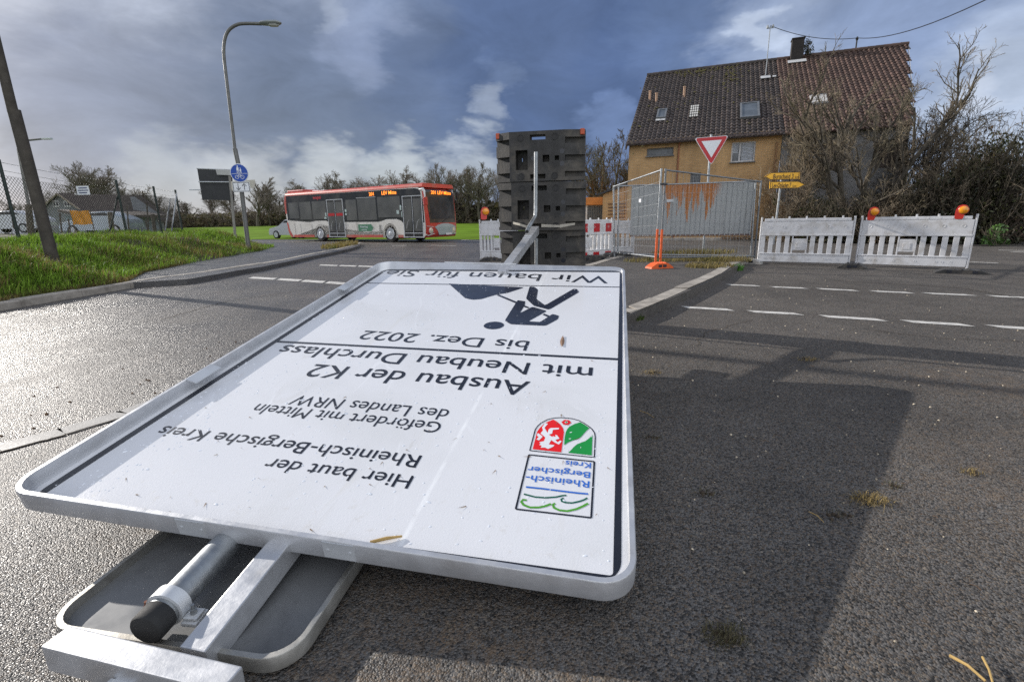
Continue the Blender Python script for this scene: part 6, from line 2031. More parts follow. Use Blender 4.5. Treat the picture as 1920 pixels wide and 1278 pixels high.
mb.box(ch + UZ * .28, (.56, .5, 1.25), Rz, .01); mb.box(ch + UZ * .93, (.63, .58, .06), Rz, .01); chm = mb.build('chimney', mat('sooty_brick', (.035, .03, .028), .9, 0, .3, 8), house2)
mb = MB(); a, u_, n_ = roofpt(7.62, .92, .10); mb.box(a, (.85, .34, .02), Matrix((HD, u_, n_)).transposed()); sub(mb, 'lead_flashing', mat('lead_white', (.5, .5, .5), .6), chm)
fr2 = roofpt(10.3, 1.0)[0]; mb = MB(); mb.tube([fr2, fr2 + UZ * .55], .035, 8); mb.lathe([(.05, 0), (.07, .08), (.03, .16)], fr2 + UZ * .5, UZ, 10); mb.build('cable_bracket', M_BLKP, house2)
# overhead cable
cend = Vector(gy(1826, -6, 15.5))
e = thing('overhead_cable', 'black overhead cable running from the roof mast up out of the picture on the right', 'cable', MAST)
def catenary(a, b, sag, n=16): return [a.lerp(b, k / n) - UZ * sag * 4 * (k / n) * (1 - k / n) for k in range(n + 1)]
mb = MB(); mb.tube(catenary(MAST, fr2 + UZ * .6, .25), .016, 6); mb.tube(catenary(fr2 + UZ * .6, cend + (cend - fr2) * .4, .5), .016, 6); mb.build('cable_run', M_BLKP, e, smooth=True)

# sheet metal fixed to the back fence panel
hA, hB = Vector(gy(1181, 443, 13.3)), Vector(gy(1411, 445, 12.62))
hT = Vector(gy(1181, 347, 13.3))
HLn = hypot(hB.x - hA.x, hB.y - hA.y); HHt = hT.z - hA.z
hD = Vector((hB.x - hA.x, hB.y - hA.y, 0)).normalized()
HOM = frame(hA, hD, Vector((-hD.y, hD.x, 0)), UZ)
M_HOARD = bpy.data.materials.new('hoarding_sheet'); M_HOARD.use_nodes = True


def _hoard():
    t = M_HOARD.node_tree; t.nodes.clear()
    out = N(t, 'ShaderNodeOutputMaterial'); p = N(t, 'ShaderNodeBsdfPrincipled'); t.links.new(p.outputs[0], out.inputs[0])
    tc = N(t, 'ShaderNodeTexCoord').outputs['Object']
    sx = N(t, 'ShaderNodeSeparateXYZ'); t.links.new(tc, sx.inputs[0]); X_, Z_ = sx.outputs[0], sx.outputs[2]
    col = mixc(t, noisen(t, tc, .9, 5, .6), (.34, .355, .35), (.43, .44, .435))
    st = vmath(t, 'MULTIPLY', tc, (5.0, 1.0, .45)); run = noisen(t, st, 1.6, 5, .6)
    col = mixc(t, mathn(t, 'MULTIPLY', maprange(t, run, .55, .75), .4), col, (.17, .165, .15))
    # rust runs starting at the top edge, long tongues hanging down
    tng = N(t, 'ShaderNodeCombineXYZ'); t.links.new(X_, tng.inputs[0])
    n1 = noisen(t, tng.outputs[0], 6.0, 4, .65)
    depth = maprange(t, n1, .32, .64, .05, 1.15, 'LINEAR')
    win = mathn(t, 'MULTIPLY', maprange(t, X_, .70, .85), maprange(t, X_, 2.30, 2.0))
    dep = mathn(t, 'MULTIPLY', depth, win)
    top = mathn(t, 'SUBTRACT', HHt - .02, Z_)
    st2 = vmath(t, 'MULTIPLY', tc, (9.0, 1.0, 1.6)); n2 = noisen(t, st2, 1.3, 8, .75)
    f = maprange(t, mathn(t, 'ADD', mathn(t, 'SUBTRACT', dep, top), mathn(t, 'MULTIPLY', mathn(t, 'SUBTRACT', n2, .56), 2.6)), -.05, .12)
    f = mathn(t, 'MULTIPLY', f, win)
    col = mixc(t, f, col, mixc(t, n2, (.36, .115, .03), (.58, .25, .075)))
    t.links.new(col, p.inputs['Base Color']); p.inputs['Roughness'].default_value = .6


_hoard()
e = thing('metal_hoarding', 'grey ribbed metal sheet with orange rust runs fixed to the back fence panel', 'hoarding', HOM)
mb = MB(); mb.M = HOM
prof = []
q_ = 0.0
while q_ < HLn - .12:
    prof += [(q_, 0), (q_ + .075, 0), (q_ + .083, -.016), (q_ + .105, -.016), (q_ + .113, 0)]; q_ += .12
k_ = len(prof)
mb.add([(p[0], p[1], 0) for p in prof] + [(p[0], p[1], HHt) for p in prof] + [(p[0], p[1] + .01, 0) for p in prof] + [(p[0], p[1] + .01, HHt) for p in prof], [(i, i + 1, k_ + i + 1, k_ + i) for i in range(k_ - 1)] + [(2 * k_ + i, 2 * k_ + i + 1, 3 * k_ + i + 1, 3 * k_ + i) for i in range(k_ - 1)])
mb.build('sheet', M_HOARD, e)
mb = MB(); mb.M = HOM; mb.box((HLn / 2, 0.01, .01), (HLn, .05, .04)); mb.build('bottom_rail', mat('rail_redbrown', (.14, .075, .055), .8, 0, .2), e)
mb = MB(); mb.M = HOM; mb.box((.98, -.024, HHt - .42), (.17, .008, .07)); mb.build('plate', M_ALUP, e)

# garage left of the house
Yg = 29.0
g0, g1 = gy(1094, 371, Yg), gy(1176, 369, Yg)
gz_ = g0[2]
e = thing('flat_garage', 'low flat roofed garage with an orange fascia and grey ribbed door', 'garage', (g0[0], Yg, 0))
mb = MB(); mb.box(((g0[0] + g1[0] + .6) / 2, Yg + 3, gz_ / 2 - .2), (g1[0] - g0[0] + .6, 5.9, gz_)); mb.build('wall', mat('garage_wall', (.30, .30, .31), .8, 0, .1), e)
mb = MB(); mb.box(((g0[0] + g1[0] + .6) / 2, Yg + 2.9, gz_ - .2), (g1[0] - g0[0] + .9, 6.3, .42), None, .02); mb.build('fascia', mat('fascia_orange', (.52, .20, .045), .65, 0, .15, 1.5, dirt=(.34, .13, .04), damt=.5, dscale=2), e)
mb = MB()
x = g0[0] + .28
while x < g1[0] + .3: mb.box((x, Yg - .02, gz_ / 2 - .25), (.075, .06, gz_ - .5), None, .01); x += .10
dr = mb.build('door', mat('garage_door', (.12, .135, .145), .55, .2, .12), e)
mb = MB(); mb.box((g0[0] + 1.05, Yg - .07, 1.0), (.22, .05, .06), None, .01); sub(mb, 'handle', M_BLKP, dr)
mb = MB(); mb.box((g0[0] + .12, Yg - .05, gz_ / 2 - .2), (.2, .1, gz_ - .4)); mb.build('corner_post', M_PLW, e)
s0 = HF - HD * 1.35 + HN * 1.0
e = thing('brick_lean_to', 'small ochre brick lean to between the garage and the brick house', 'outbuilding', s0)
mb = MB(); mb.M = frame(s0, HD, HN, UZ)
mb.add([(0, 0, -.1), (1.40, 0, -.1), (1.40, 0, 2.75), (0, 0, 2.30), (0, 3, -.1), (1.40, 3, -.1), (1.40, 3, 2.75), (0, 3, 2.30)], [(0, 1, 2, 3), (4, 7, 6, 5), (0, 3, 7, 4), (1, 5, 6, 2)]); mb.build('wall', M_OCHRE, e)
mb = MB(); mb.M = frame(s0, HD, HN, UZ); a_ = Vector((-.25, -.2, 2.24)); b2_ = Vector((1.42, -.2, 2.78)); mb.prism([(0, 0), (1, 0), (1, 1), (0, 1)], a_, b2_ - a_, (0, 3.4, 0), .09, (0, 0, 1)); mb.build('roof', mat('felt_roof', (.06, .06, .065), .85, 0, .2), e)
mb = MB(); mb.M = frame(s0, HD, HN, UZ); [mb.box((.75, -.03, .95 + .17 * k_), (.9, .05, .035)) for k_ in range(6)]; mb.build('louvre', mat('louvre_brown', (.12, .06, .045), .7), e)

# ================================================================== TREES
class Tubes:
    """fast collector of thin tapering tubes"""
    def __init__(s): s.v = []; s.f = []

    def add(s, pts, rs, n):
        base = len(s.v)
        k = len(pts)
        for i in range(k):
            a = pts[max(i - 1, 0)]; b = pts[min(i + 1, k - 1)]
            t = (b - a); L_ = t.length
            t = t / L_ if L_ > 1e-9 else Vector((0, 0, 1))
            e1 = t.cross(Vector((.3, .9, .2))); e1.normalize(); e2 = t.cross(e1)
            for j in range(n):
                an = 2 * pi * j / n; q = pts[i] + (e1 * cos(an) + e2 * sin(an)) * rs[i]
                s.v.append((q.x, q.y, q.z))
        for i in range(k - 1):
            for j in range(n):
                s.f.append((base + i * n + j, base + i * n + (j + 1) % n, base + (i + 1) * n + (j + 1) % n, base + (i + 1) * n + j))

    def mesh(s, name, m):
        me = bpy.data.meshes.new(name); me.from_pydata(s.v, [], s.f); me.materials.append(m); me.update(); return me


def rvec(r): return Vector((r.gauss(0, 1), r.gauss(0, 1), r.gauss(0, 1))).normalized()


def grow(r, wood, twig, p, d, length, rad, lev, maxlev, P):
    n = 5 if lev < 2 else (4 if lev < maxlev else 3)
    pts = [p.copy()]; rs = [rad]; dirs = [d.copy()]
    for i in range(n):
        d = (d + rvec(r) * P['wob'] * (1 + .3 * lev) + Vector((0, 0, P['up'] * (1 if lev else .3)))).normalized()
        p = p + d * (length / n); pts.append(p.copy()); dirs.append(d.copy())
        rs.append(max(P['rmin'], rad * (1 - (i + 1) / n * (.55 if lev < maxlev else .6))))
    sides = 9 if lev == 0 else (6 if lev == 1 else (4 if lev == 2 else 3))
    (wood if lev <= P.get('woodlev', 1) else twig).add(pts, rs, sides)
    if lev >= maxlev: return
    nb = P['nb'][min(lev, len(P['nb']) - 1)]
    for k in range(nb):
        t = P['t0'][min(lev, len(P['t0']) - 1)] + (1 - P['t0'][min(lev, len(P['t0']) - 1)]) * (k + r.random() * .8) / nb
        t = min(.999, t); i = min(n - 1, int(t * n)); u = t * n - i
        q = pts[i].lerp(pts[i + 1], u); dd = dirs[i + 1]
        perp = dd.cross(rvec(r)); perp.normalize()
        an = radians(r.uniform(*P['ang'])); nd_ = (dd * cos(an) + perp * sin(an)).normalized()
        ll = length * P['lr'] * r.uniform(.65, 1.15) * (1.1 - .45 * t)
        grow(r, wood, twig, q, nd_, ll, max(P['rmin'], (rs[i] * .62)), lev + 1, maxlev, P)


def make_tree(seed, h, P, maxlev=4, stems=1, trad=.2, spread=.25):
    r = random.Random(seed); w, t = Tubes(), Tubes()
    for k in range(stems):
        a = 2 * pi * k / max(1, stems) + r.random(); sp = spread if stems > 1 else .05
        grow(r, w, t, Vector((.12 * cos(a) * (stems > 1), .12 * sin(a) * (stems > 1), -.15)), Vector((sp * cos(a), sp * sin(a), 1)).normalized(), h * P['trunk'] * r.uniform(.8, 1.1), trad * r.uniform(.8, 1.1), 0, maxlev, P)
    # scale to height
    mz = max([v[2] for v in w.v + t.v]); k = h / mz
    w.v = [(v[0] * k, v[1] * k, v[2] * k) for v in w.v]; t.v = [(v[0] * k, v[1] * k, v[2] * k) for v in t.v]
    return w, t


M_BARK = mat('bark_grey_brown', (.085, .072, .056), .9, 0, .3, 4, dirt=(.13, .12, .08), damt=.5, dscale=3)
M_BARKL = mat('bark_olive', (.115, .110, .075), .9, 0, .3, 4, dirt=(.09, .095, .06), damt=.5, dscale=3)  # greenish grey bark tone of the tree behind the garage
M_TWIG = mat('twig_brown', (.165, .138, .108), .9, 0, .2, 2)
M_TWIGR = mat('twig_tan', (.225, .180, .125), .9, 0, .3, .8, dirt=(.14, .13, .07), damt=.7, dscale=.7)
M_TWIGD = mat('twig_dark', (.085, .070, .050), .9, 0, .3, 1.2, dirt=(.14, .105, .06), damt=.5, dscale=.8)


def tree_thing(name, label, loc, wm, tm, group=None, rot=0, s=1.0, wide=1.0, cat='tree'):
    e = thing(name, label, cat, Matrix.Translation(Vector(loc)) @ Matrix.Rotation(rot, 4, 'Z') @ Matrix.Diagonal((s * wide, s * wide, s, 1)), group)
    for nm, me in (('trunk', wm), ('crown', tm)):
        o = bpy.data.objects.new(nm, me); COL.objects.link(o); o.parent = e
    return e


PB = dict(wob=.12, up=.06, rmin=.012, nb=[9, 7, 6, 5], t0=[.25, .15, .12, .1], ang=(26, 56), lr=.66, trunk=.62)
tmpl = []
for sd, hh, kw in ((1, 10, {}), (2, 11, dict(ang=(20, 45), up=.08)), (3, 9, dict(ang=(35, 70))), (4, 12, dict(ang=(18, 40), up=.1, lr=.58))):
    w, t = make_tree(sd, hh, dict(PB, rmin=.016, **kw), 4, 1, .24)
    tmpl.append((w.mesh('trunk', M_BARK), t.mesh('crown', M_TWIG), hh))
def far_tree(px, ytop, Y, k, lb, zb=0.6):
    p = gy(px, ytop, Y); w, t, hh = tmpl[k]
    tree_thing('bare_tree', lb, (p[0], Y, zb), w, t, 'bare trees along the far side of the meadow', random.Random(px).uniform(0, 6), (p[2] - zb) / hh, random.Random(px + 7).uniform(.95, 1.5))
TL = [(20, 372, 110, 2), (62, 362, 115, 0), (110, 356, 108, 2), (140, 300, 95, 1), (160, 306, 96, 0), (184, 316, 100, 3), (215, 350, 112, 0), (262, 345, 98, 2), (300, 362, 112, 0), (345, 372, 116, 2), (388, 352, 112, 1), (430, 348, 108, 0), (470, 330, 92, 3), (497, 345, 96, 1), (520, 352, 104, 2),
      (556, 332, 84, 2), (598, 326, 88, 0), (640, 321, 84, 2), (672, 326, 88, 0), (705, 335, 92, 2), (752, 306, 80, 2), (778, 318, 84, 0), (822, 303, 74, 1), (846, 312, 78, 3), (872, 306, 74, 2), (898, 302, 72, 1), (925, 312, 76, 0)]
WHERE = ['above the gable house ridge', 'over the bus roof', 'beside the dark sign board', 'near the black base plates']
for i, (px, yt, Y, k) in enumerate(TL):
    if px < 360: w_ = 'behind the chain link fence'
    elif px < 530: w_ = 'between the street lamp and the bus'
    elif px < 800: w_ = 'rising above the bus roof'
    else: w_ = 'between the bus front and the black base plates'
    far_tree(px, yt, Y, k, 'bare winter tree of the distant row ' + w_, 1.0 if px < 500 else .5)
# brushy scrub below the far trees, one mass
r_ = random.Random(31); tb = Tubes()
for _ in range(4200):
    t = r_.random(); x = -135 + t * 137; Y = (122 - 45 * smooth01((x + 95) / 100)) + r_.uniform(-5, 5)
    p = Vector((x * (Y / 100), Y, .3)); h = r_.uniform(1.4, 4.2) * (.7 + .6 * mnoise.noise(Vector((x * .12, 0, 0))) + .3)
    d = Vector((r_.gauss(0, .28), r_.gauss(0, .28), 1)).normalized()
    pts = [p, p + d * h * .5, p + (d + rvec(r_) * .2) * h]
    tb.add(pts, [.09, .07, .03], 3)
    for _k in range(5):
        u = r_.uniform(.2, .9); q = p + d * h * u; dd = (d * .6 + rvec(r_) * .8).normalized(); tb.add([q, q + dd * h * .3], [.06, .03], 3)
o = bpy.data.objects.new('undergrowth', tb.mesh('undergrowth', mat('scrub_brown', (.135, .110, .082), .95, 0, .4, .08, dirt=(.19, .13, .06), damt=.6, dscale=.06))); COL.objects.link(o); tag(o, 'brown bare scrub filling the foot of the far tree line', 'scrub', kind='stuff')
fol = []
rgn = np.random.default_rng(8)
for _ in range(15000):
    x = rgn.uniform(-140, 3); Y = (121 - 45 * smooth01((x + 95) / 100)) + rgn.uniform(-5, 6)
    fol.append((x * Y / 100, Y, .2 + rgn.random() ** 1.6 * 3.2))
blades('scrub_leaf', fol, .35, .8, .30, leafmat('scrub_leaves', (.085, .078, .045), .5, .8, (.16, .11, .05), .7), 9, 1.2, (0, 0), 'dark brown and olive leaf litter and brambles under the far trees')
bpy.data.objects['scrub_leaf']['category'] = 'scrub'; bpy.data.objects['scrub_leaf'].name = 'bramble_foliage'

# bare tree behind the garage
w, t = make_tree(21, 6.6, dict(PB, rmin=.011, ang=(25, 55), nb=[6, 6, 5, 5], t0=[.12, .15, .1, .1], trunk=.75, up=.07, woodlev=1), 4, 5, .13, .42)
p = gy(1140, 240, 34)
tree_thing('bare_tree', 'broad bare multi stemmed tree between the base plates and the brick house', (p[0], 34, .0), w.mesh('trunk', M_BARKL), t.mesh('crown', M_BARKL), None, .4, (p[2]) / 6.6)
# tall bare tree in front of the plaster house
w, t = make_tree(33, 8.2, dict(PB, rmin=.006, ang=(18, 50), nb=[8, 6, 6, 4], t0=[.30, .18, .1, .1], trunk=.80, wob=.17, up=.085, lr=.54, woodlev=2), 4, 4, .17, .36)
p = gy(1610, 82, 19.6); q = gy(1600, 420, 19.6)
tree_thing('bare_tree', 'tall tangled bare tree standing in front of the grey plaster house', (q[0], 19.6, 0), w.mesh('trunk', M_BARK), t.mesh('crown', M_TWIGR), None, .9, p[2] / 8.2)
# second crown, to the right, wind combed
w, t = make_tree(35, 6.6, dict(PB, rmin=.006, ang=(20, 55), nb=[8, 7, 6, 5], t0=[.2, .15, .1, .1], trunk=.7, wob=.16, up=.03, lr=.62), 4, 3, .10, .35)
p = gy(1722, 152, 20.5); q = gy(1705, 420, 20.5)
tree_thing('bare_tree', 'bare tree with wispy twigs at the right gable of the plaster house', (q[0], 20.5, 0), w.mesh('trunk', M_BARK), t.mesh('crown', M_TWIGD), None, .3, p[2] / 6.6)
# thin multi-stem beside the direction sign
w, t = make_tree(37, 5.0, dict(PB, rmin=.006, nb=[6, 6, 5, 4], ang=(18, 48), trunk=.8, up=.07), 4, 3, .05, .18)
p = gy(1512, 168, 20.4)
tree_thing('bare_tree', 'slender bare sapling group right of the yellow direction sign', (p[0] + .1, 20.4, 0), w.mesh('trunk', M_BARK), t.mesh('crown', M_TWIGR), None, 0, p[2] / 5.0)

# hedge shrubs
def shrub(seed, h, rx, nst, nleaf, leafm, twigm, lsize=.05, dense=1.0):
    r = random.Random(seed); tb = Tubes()
    for _ in range(nst):
        a = r.uniform(0, 2 * pi); q = r.random() ** .7 * rx * .75
        p = Vector((q * cos(a), q * sin(a) * .75, 0)); d = Vector((r.gauss(0, .33), r.gauss(0, .33), 1)).normalized()
        hh = h * r.uniform(.55, 1.05) * (1 - .35 * (q / rx) ** 2)
        pts = [p]; dd = d
        for k in range(5):
            dd = (dd + rvec(r) * .22 + Vector((.0, 0, -.03 * k))).normalized(); pts.append(pts[-1] + dd * hh / 5)
        tb.add(pts, [.016, .014, .011, .009, .007, .004], 4)
        for k in range(10):
            i = r.randrange(1, 5); q_ = pts[i].lerp(pts[i + 1], r.random()); e_ = (rvec(r) + Vector((0, 0, .45)) + dd * .5).normalized(); l_ = r.uniform(.2, .65) * h * .28
            m_ = q_ + e_ * l_ * .5; e2 = (e_ + rvec(r) * .5).normalized(); tb.add([q_, m_, m_ + e2 * l_ * .5], [.008, .006, .004], 3)
            for _j in range(3):
                e3 = (e2 + rvec(r) * .9).normalized(); tb.add([m_, m_ + e3 * l_ * .35], [.005, .003], 3)
    rgn = np.random.default_rng(seed); P = []
    while len(P) < nleaf:
        v = rgn.normal(0, 1, 3); v /= np.linalg.norm(v); rr = rgn.random() ** .45
        x, y, z = v[0] * rx * rr, v[1] * rx * .75 * rr, abs(v[2]) * h * .86 * rr
        if mnoise.noise(Vector((x * 1.6 + seed, y * 1.6, z * 1.6))) < -.08: continue
        P.append((x, y, z))
    P = np.array(P); n = len(P)
    a = rgn.normal(0, 1, (n, 3)); a /= np.linalg.norm(a, axis=1)[:, None]; b = np.cross(a, rgn.normal(0, 1, (n, 3))); b /= np.linalg.norm(b, axis=1)[:, None]
    s_ = rgn.uniform(.5, 1.3, n)[:, None] * lsize
    V = np.stack([P - a * s_, P + b * s_ * .45, P + a * s_, P - b * s_ * .45], 1).reshape(-1, 3)
    F = np.arange(n * 4).reshape(-1, 4)
    lm = bpy.data.meshes.new('foliage'); lm.from_pydata(V.tolist(), [], F.tolist()); lm.materials.append(leafm); lm.update()
    return tb.mesh('stems', twigm), lm


M_LDARK = leafmat('hedge_dark_leaf', (.040, .046, .022), .6, .5, (.085, .06, .03), .7)
M_LBROWN = leafmat('hedge_brown_leaf', (.11, .062, .028), .5, .8, (.05, .055, .02), .6)
M_LOLIVE = leafmat('hedge_olive_leaf', (.065, .072, .024), .5, .5, (.14, .11, .03), .5)
M_LIVY = leafmat('ivy_yellow_green', (.16, .20, .035), .5, .45, (.07, .10, .02), .5)
ST = [shrub(41, 3.0, 1.5, 90, 5200, M_LDARK, M_TWIGD, .055), shrub(42, 3.0, 1.4, 110, 3400, M_LBROWN, M_TWIGR, .045), shrub(43, 3.0, 1.6, 80, 4800, M_LOLIVE, M_TWIGD, .055)]


def shrub_thing(px, Y, ytop, k, lb, sx=1.0, zb=.05):
    p = gy(px, ytop, Y); s = (p[2] - zb) / 3.0 * .98
    e = thing('shrub', lb, 'shrub', Matrix.Translation(Vector((p[0], Y, zb))) @ Matrix.Rotation(random.Random(px).uniform(-.4, .4), 4, 'Z') @ Matrix.Diagonal((s * sx, s * sx, s, 1)), 'hedge shrubs along the far side of the road')
    for nm, me in zip(('stems', 'foliage'), ST[k]):
        o = bpy.data.objects.new(nm, me); COL.objects.link(o); o.parent = e
    return e


for a in ((1486, 20.6, 338, 1, 'tan twiggy shrub right behind the yellow direction sign', 1.0), (1530, 20.0, 345, 2, 'olive shrub under the bare saplings right of the direction sign', .9), (1570, 19.2, 352, 0, 'dark evergreen shrub left of the barrier lamp at the fence side', 1.1), (1632, 18.8, 338, 0, 'dark leafy shrub below the trunk of the tall bare tree', 1.0), (1668, 18.2, 348, 1, 'reddish brown dead leaved shrub between the two amber lamps', 1.0),
          (1712, 18.9, 300, 2, 'tall olive shrub right of the plaster house gable', .8), (1745, 18.2, 312, 0, 'dark shrub left of the outermost amber lamp', 1.0), (1795, 18.0, 285, 1, 'brown twiggy shrub above the outermost amber lamp', .9), (1840, 17.6, 232, 0, 'tall dark shrub behind the left end of the lattice fence', .8), (1882, 17.4, 205, 2, 'tallest olive shrub at the right picture edge', .75), (1925, 17.0, 200, 0, 'dark shrub cut by the right picture edge', .8), (1860, 19.8, 190, 1, 'wispy brown shrub standing behind the hedge at far right', .62)):
    shrub_thing(*a)
# ivy on the corner of the brick house
iv = HF + HD * 6.5 - HN * .15
sm, lm = shrub(51, 2.5, .32, 18, 1700, M_LIVY, M_TWIGR, .055)
e = thing('ivy', 'yellow green ivy climbing the corner of the brick house behind the signpost', 'ivy', Matrix.Translation(iv))
for nm, me in (('stems', sm), ('foliage', lm)):
    o = bpy.data.objects.new(nm, me); COL.objects.link(o); o.parent = e
# twigs growing from the chimney
sm, lm = shrub(52, .95, .42, 16, 260, M_LDARK, M_TWIGD, .05)
cp_ = roofpt(8.05, .99)[0] + UZ * .1
e = thing('chimney_bush', 'small dark bush sprouting beside the chimney on the roof ridge', 'bush', Matrix.Translation(cp_))
for nm, me in (('stems', sm), ('foliage', lm)):
    o = bpy.data.objects.new(nm, me); COL.objects.link(o); o.parent = e
# laurel at the foot of the lattice fence
sm, lm = shrub(53, .75, .42, 14, 330, leafmat('laurel_leaf', (.12, .22, .06), .4, .3), M_TWIGD, .075)
p = gz(1868, 455, .1)
e = thing('laurel_bush', 'small light green leafy bush in front of the lattice fence', 'bush', Matrix.Translation(Vector((p[0], p[1], .05))))
for nm, me in (('stems', sm), ('foliage', lm)):
    o = bpy.data.objects.new(nm, me); COL.objects.link(o); o.parent = e
# rustic lattice fence
a = Vector(gz(1828, 452, .08)); b = Vector(gz(2050, 458, .08)); dL = (b - a); ln = dL.length; dL.normalize()
e = thing('lattice_fence', 'low rustic fence of crossed dark wooden slats below the hedge', 'fence', a)
mb = MB(); nv_ = Vector((-dL.y, dL.x, 0))
for sg, off in ((1, 0), (-1, .03)):
    k = -.8
    while k < ln:
        s0, s1 = (k, k + .80) if sg > 0 else (k + .80, k)
        p0 = a + dL * s0 + nv_ * off; p1 = a + dL * s1 + nv_ * off + UZ * .85
        if s0 > -.05 and s1 > -.05: mb.tube([p0 + UZ * .05, p1], .022, 5)
        k += .2
mb.build('slats', mat('lattice_wood', (.085, .060, .040), .85, 0, .3, 5), e)
mb = MB(); [mb.tube([a + nv_ * .06 + UZ * h, b + nv_ * .06 + UZ * h], .03, 6) for h in (.18, .72)]; mb.build('rail', MATS['lattice_wood'], e)
fp_ = []
rgn = np.random.default_rng(77)
for _ in range(5200):
    t = rgn.random(); s = rgn.normal(.45, .38)
    q = np.array([9.6, 22.4]) + t * np.array([17.0, -9.6]); fp_.append((q[0] + s * .35, q[1] + s, .09))
tag(blades('leaf_litter', fp_, .03, .10, .03, M_LBROWN, 12, 1.4), 'brown leaf litter along the foot of the hedge', 'leaf litter', kind='stuff')

# ================================================================== DEBRIS ON THE ROAD
M_STW = mat('straw_stalk', (.42, .28, .10), .7, 0, .2, 20)


def stalk(label, p, q, r=.0045, z=.006, name='straw_stalk'):
    a = Vector((*p[:2], z + r)); b = Vector((*q[:2], z + r)); e = thing(name, label, 'straw', a)
    mb = MB(); m_ = a.lerp(b, .5) + Vector((.004, .003, .004)); mb.tube([a, m_, b], [r, r * .9, r * .75], 7); mb.build('stem', M_STW, e, smooth=True); return e


stalk('thick yellow straw lying in the bottom right foreground', G(1779, 1234, 0), G(1846, 1282, 0), .0042)
stalk('short straw crossing the thick straw in the bottom right foreground', G(1840, 1240, 0), G(1862, 1300, 0), .003, .012)
stalk('thin pale straw in the shadow right of the board', G(1516, 962, 0), G(1544, 982, 0), .0018)
stalk('fine pale straw on sunlit asphalt near the shadow edge of the board', G(1200, 772, 0), G(1226, 785, 0), .0016)
# stalk lying on the board
ua, ub = uv(680, 1017), uv(741, 1004)
A3 = sagged(FO_ + FX_ * ua[0] + FY_ * ua[1] + FN_ * .008); B3 = sagged(FO_ + FX_ * ub[0] + FY_ * ub[1] + FN_ * .006)
e = thing('straw_stalk', 'brown splintered straw lying on the white board near its lower black edge', 'straw', A3)
mb = MB(); mb.tube([A3, A3.lerp(B3, .5) + BN * .003, B3], [.005, .0055, .003], 7); mb.build('stem', M_STW, e, smooth=True)
ua, ub = uv(1052, 645), uv(1054, 626)
e = thing('leaf', 'single brown leaf stuck to the white board right of the digging figure', 'leaf', A3)
mb = MB(); ctr = [(ua[0] + (ub[0] - ua[0]) * t, ua[1] + (ub[1] - ua[1]) * t) for t in (0, .25, .5, .75, 1)]
for a_, b_ in zip(ctr, ctr[1:]): pass
vs = []
for (u, v), w in zip(ctr, (.002, .010, .012, .008, .001)):
    vs += [sagged(FO_ + FX_ * (u - w) + FY_ * v + FN_ * .003), sagged(FO_ + FX_ * u + FY_ * v + FN_ * .007), sagged(FO_ + FX_ * (u + w) + FY_ * v + FN_ * .003)]
mb.add(vs, [(3 * i + j, 3 * i + j + 1, 3 * i + j + 4, 3 * i + j + 3) for i in range(4) for j in (0, 1)]); mb.build('leaf_blade', mat('dead_leaf', (.22, .13, .08), .7, 0, .2, 30), e)
# crumbs on the board
rgn = np.random.default_rng(14)
mb = MB(); mb.M = FM
for _ in range(50):
    u = rgn.uniform(.05, 1.9); v = 2.86 - abs(rgn.normal(0, .35)) if rgn.random() < .7 else rgn.uniform(.2, 2.8)
    if v < .15: continue
    a = rgn.uniform(0, pi); l_ = rgn.uniform(.003, .016); w = rgn.uniform(.0008, .003)
    d_ = (cos(a), sin(a)); mb.add([(u - d_[0] * l_ + d_[1] * w, v - d_[1] * l_ - d_[0] * w, .0012), (u - d_[0] * l_ - d_[1] * w, v - d_[1] * l_ + d_[0] * w, .0012), (u + d_[0] * l_, v + d_[1] * l_, .003 + w)], [(0, 1, 2)])
mb.v = [tuple(sagged(p)) for p in mb.v]
tag(mb.build('debris', mat('crumb_brown', (.16, .095, .045), .9, 0, .3, 60)), 'brown plant crumbs washed together on the white board', 'debris', kind='stuff')


def clump(px, py, R_, n, label, m, seed, h=(.006, .03), flat_=1.6, w=.0013):
    n = int(n * .5); h = (h[0] * .45, h[1] * .5); flat_ = 4.0
    c = gz(px, py, 0); pts = patch(c[0], c[1], R_, R_ * .65, n, .002, seed)
    e = thing('plant_clump', label, 'plant clump', (c[0], c[1], 0))
    inv = XF[e.name].inverted()
    pts = [(q[0] - c[0], q[1] - c[1], q[2] + .02 * max(0, 1 - hypot(q[0] - c[0], q[1] - c[1]) / R_) * (k_ % 2)) for k_, q in enumerate(pts)]
    blades('stalks', pts, h[0], h[1], w, m, seed, flat_, (0, 0), kind=None, parent=e)
    mb = MB(); rr = random.Random(seed)
    for _ in range(int(8 + n / 40)):
        a = rr.uniform(0, 2 * pi); q = rr.random() * R_ * .7; s = rr.uniform(.003, .010)
        mb.lathe([(s, 0), (s * .8, s * .7), (s * .2, s)], (c[0] + q * cos(a), c[1] + q * sin(a) * .65, 0), (rr.gauss(0, .2), rr.gauss(0, .2), 1), 6)
    mb.build('soil_crumbs', M_SOIL, e)


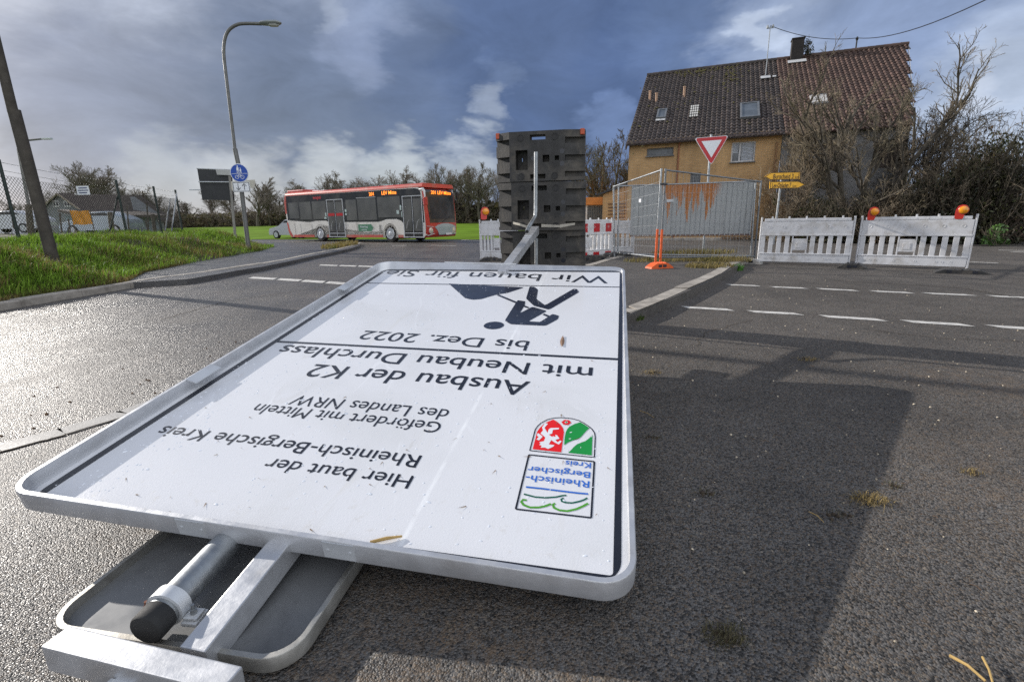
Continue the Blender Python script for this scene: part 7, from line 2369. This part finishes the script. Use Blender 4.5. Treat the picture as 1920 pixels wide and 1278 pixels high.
clump(1630, 938, .072, 420, 'tan clump of torn grass and soil on the sunlit asphalt at right', M_STRAW, 61, (.012, .055))
clump(1358, 1192, .062, 420, 'dark grassy clump in the shadow at the bottom right', leafmat('dark_grass', (.11, .10, .05), .5, .8, (.20, .15, .08), .5), 62, (.012, .05))
clump(1322, 925, .06, 90, 'smear of dark soil in the middle of the board shadow', leafmat('dark_grass', (.06, .06, .025)), 63, (.004, .02))
clump(1515, 674, .085, 160, 'small brown clump lying between the two post shadows', M_STRAW, 64, (.01, .045))
clump(1222, 699, .085, 160, 'small tan clump on asphalt close to the far right board edge', M_STRAW, 65, (.01, .04))
clump(1672, 910, .045, 80, 'flat dark crumbly patch above the tan clump', leafmat('dark_grass', (.06, .06, .025)), 66, (.004, .016))
clump(1570, 968, .07, 90, 'long dark soil streak left of the tan clump', leafmat('dark_grass', (.06, .06, .025)), 67, (.003, .014))
clump(1822, 886, .05, 120, 'reddish straw scatter on the asphalt near the right edge', M_STRAW, 68, (.006, .025))
clump(1222, 820, .05, 70, 'dull brown speck patch in shadow beside the board edge', leafmat('dark_grass', (.06, .06, .025)), 69, (.003, .016))
# pale pebbles and chips
rr = random.Random(9); mb = MB()
for _ in range(420):
    if rr.random() < .6: x = rr.uniform(.5, 4.5); y = rr.uniform(.7, 5.0)
    else: x = rr.uniform(-4, 6); y = rr.uniform(2, 9)
    s = rr.uniform(.0014, .0048) * (1 + .15 * y); mb.lathe([(s, 0), (s * rr.uniform(.7, 1), s * .6), (s * .3, s)], (x, y, .001), (rr.gauss(0, .3), rr.gauss(0, .3), 1), 6)
tag(mb.build('gravel', mat('pebble_pale', (.42, .36, .27), .8, 0, .5, 9, island=.5)), 'scattered pale pebbles and chips on the asphalt', 'gravel', kind='stuff')
mb = MB()
for _ in range(160):
    x = rr.uniform(.8, 4.2); y = rr.uniform(.8, 3.8); a = rr.uniform(0, pi); l_ = rr.uniform(.006, .03); q = Vector((x, y, .003)); mb.tube([q, q + Vector((cos(a) * l_ * .5, sin(a) * l_ * .5, .003)), q + Vector((cos(a + .3) * l_, sin(a + .3) * l_, 0))], .0011, 4)
for _ in range(36):
    x = rr.uniform(-3.4, -1.8); y = rr.uniform(2.4, 4.6); s = rr.uniform(.004, .010); mb.lathe([(s, 0), (s * .8, s * .7), (s * .2, s)], (x, y, 0), (0, 0, 1), 6)
tag(mb.build('litter', mat('litter_brown', (.13, .075, .04), .9, 0, .4, 9)), 'small twigs and dark crumbs strewn over the asphalt', 'litter', kind='stuff')
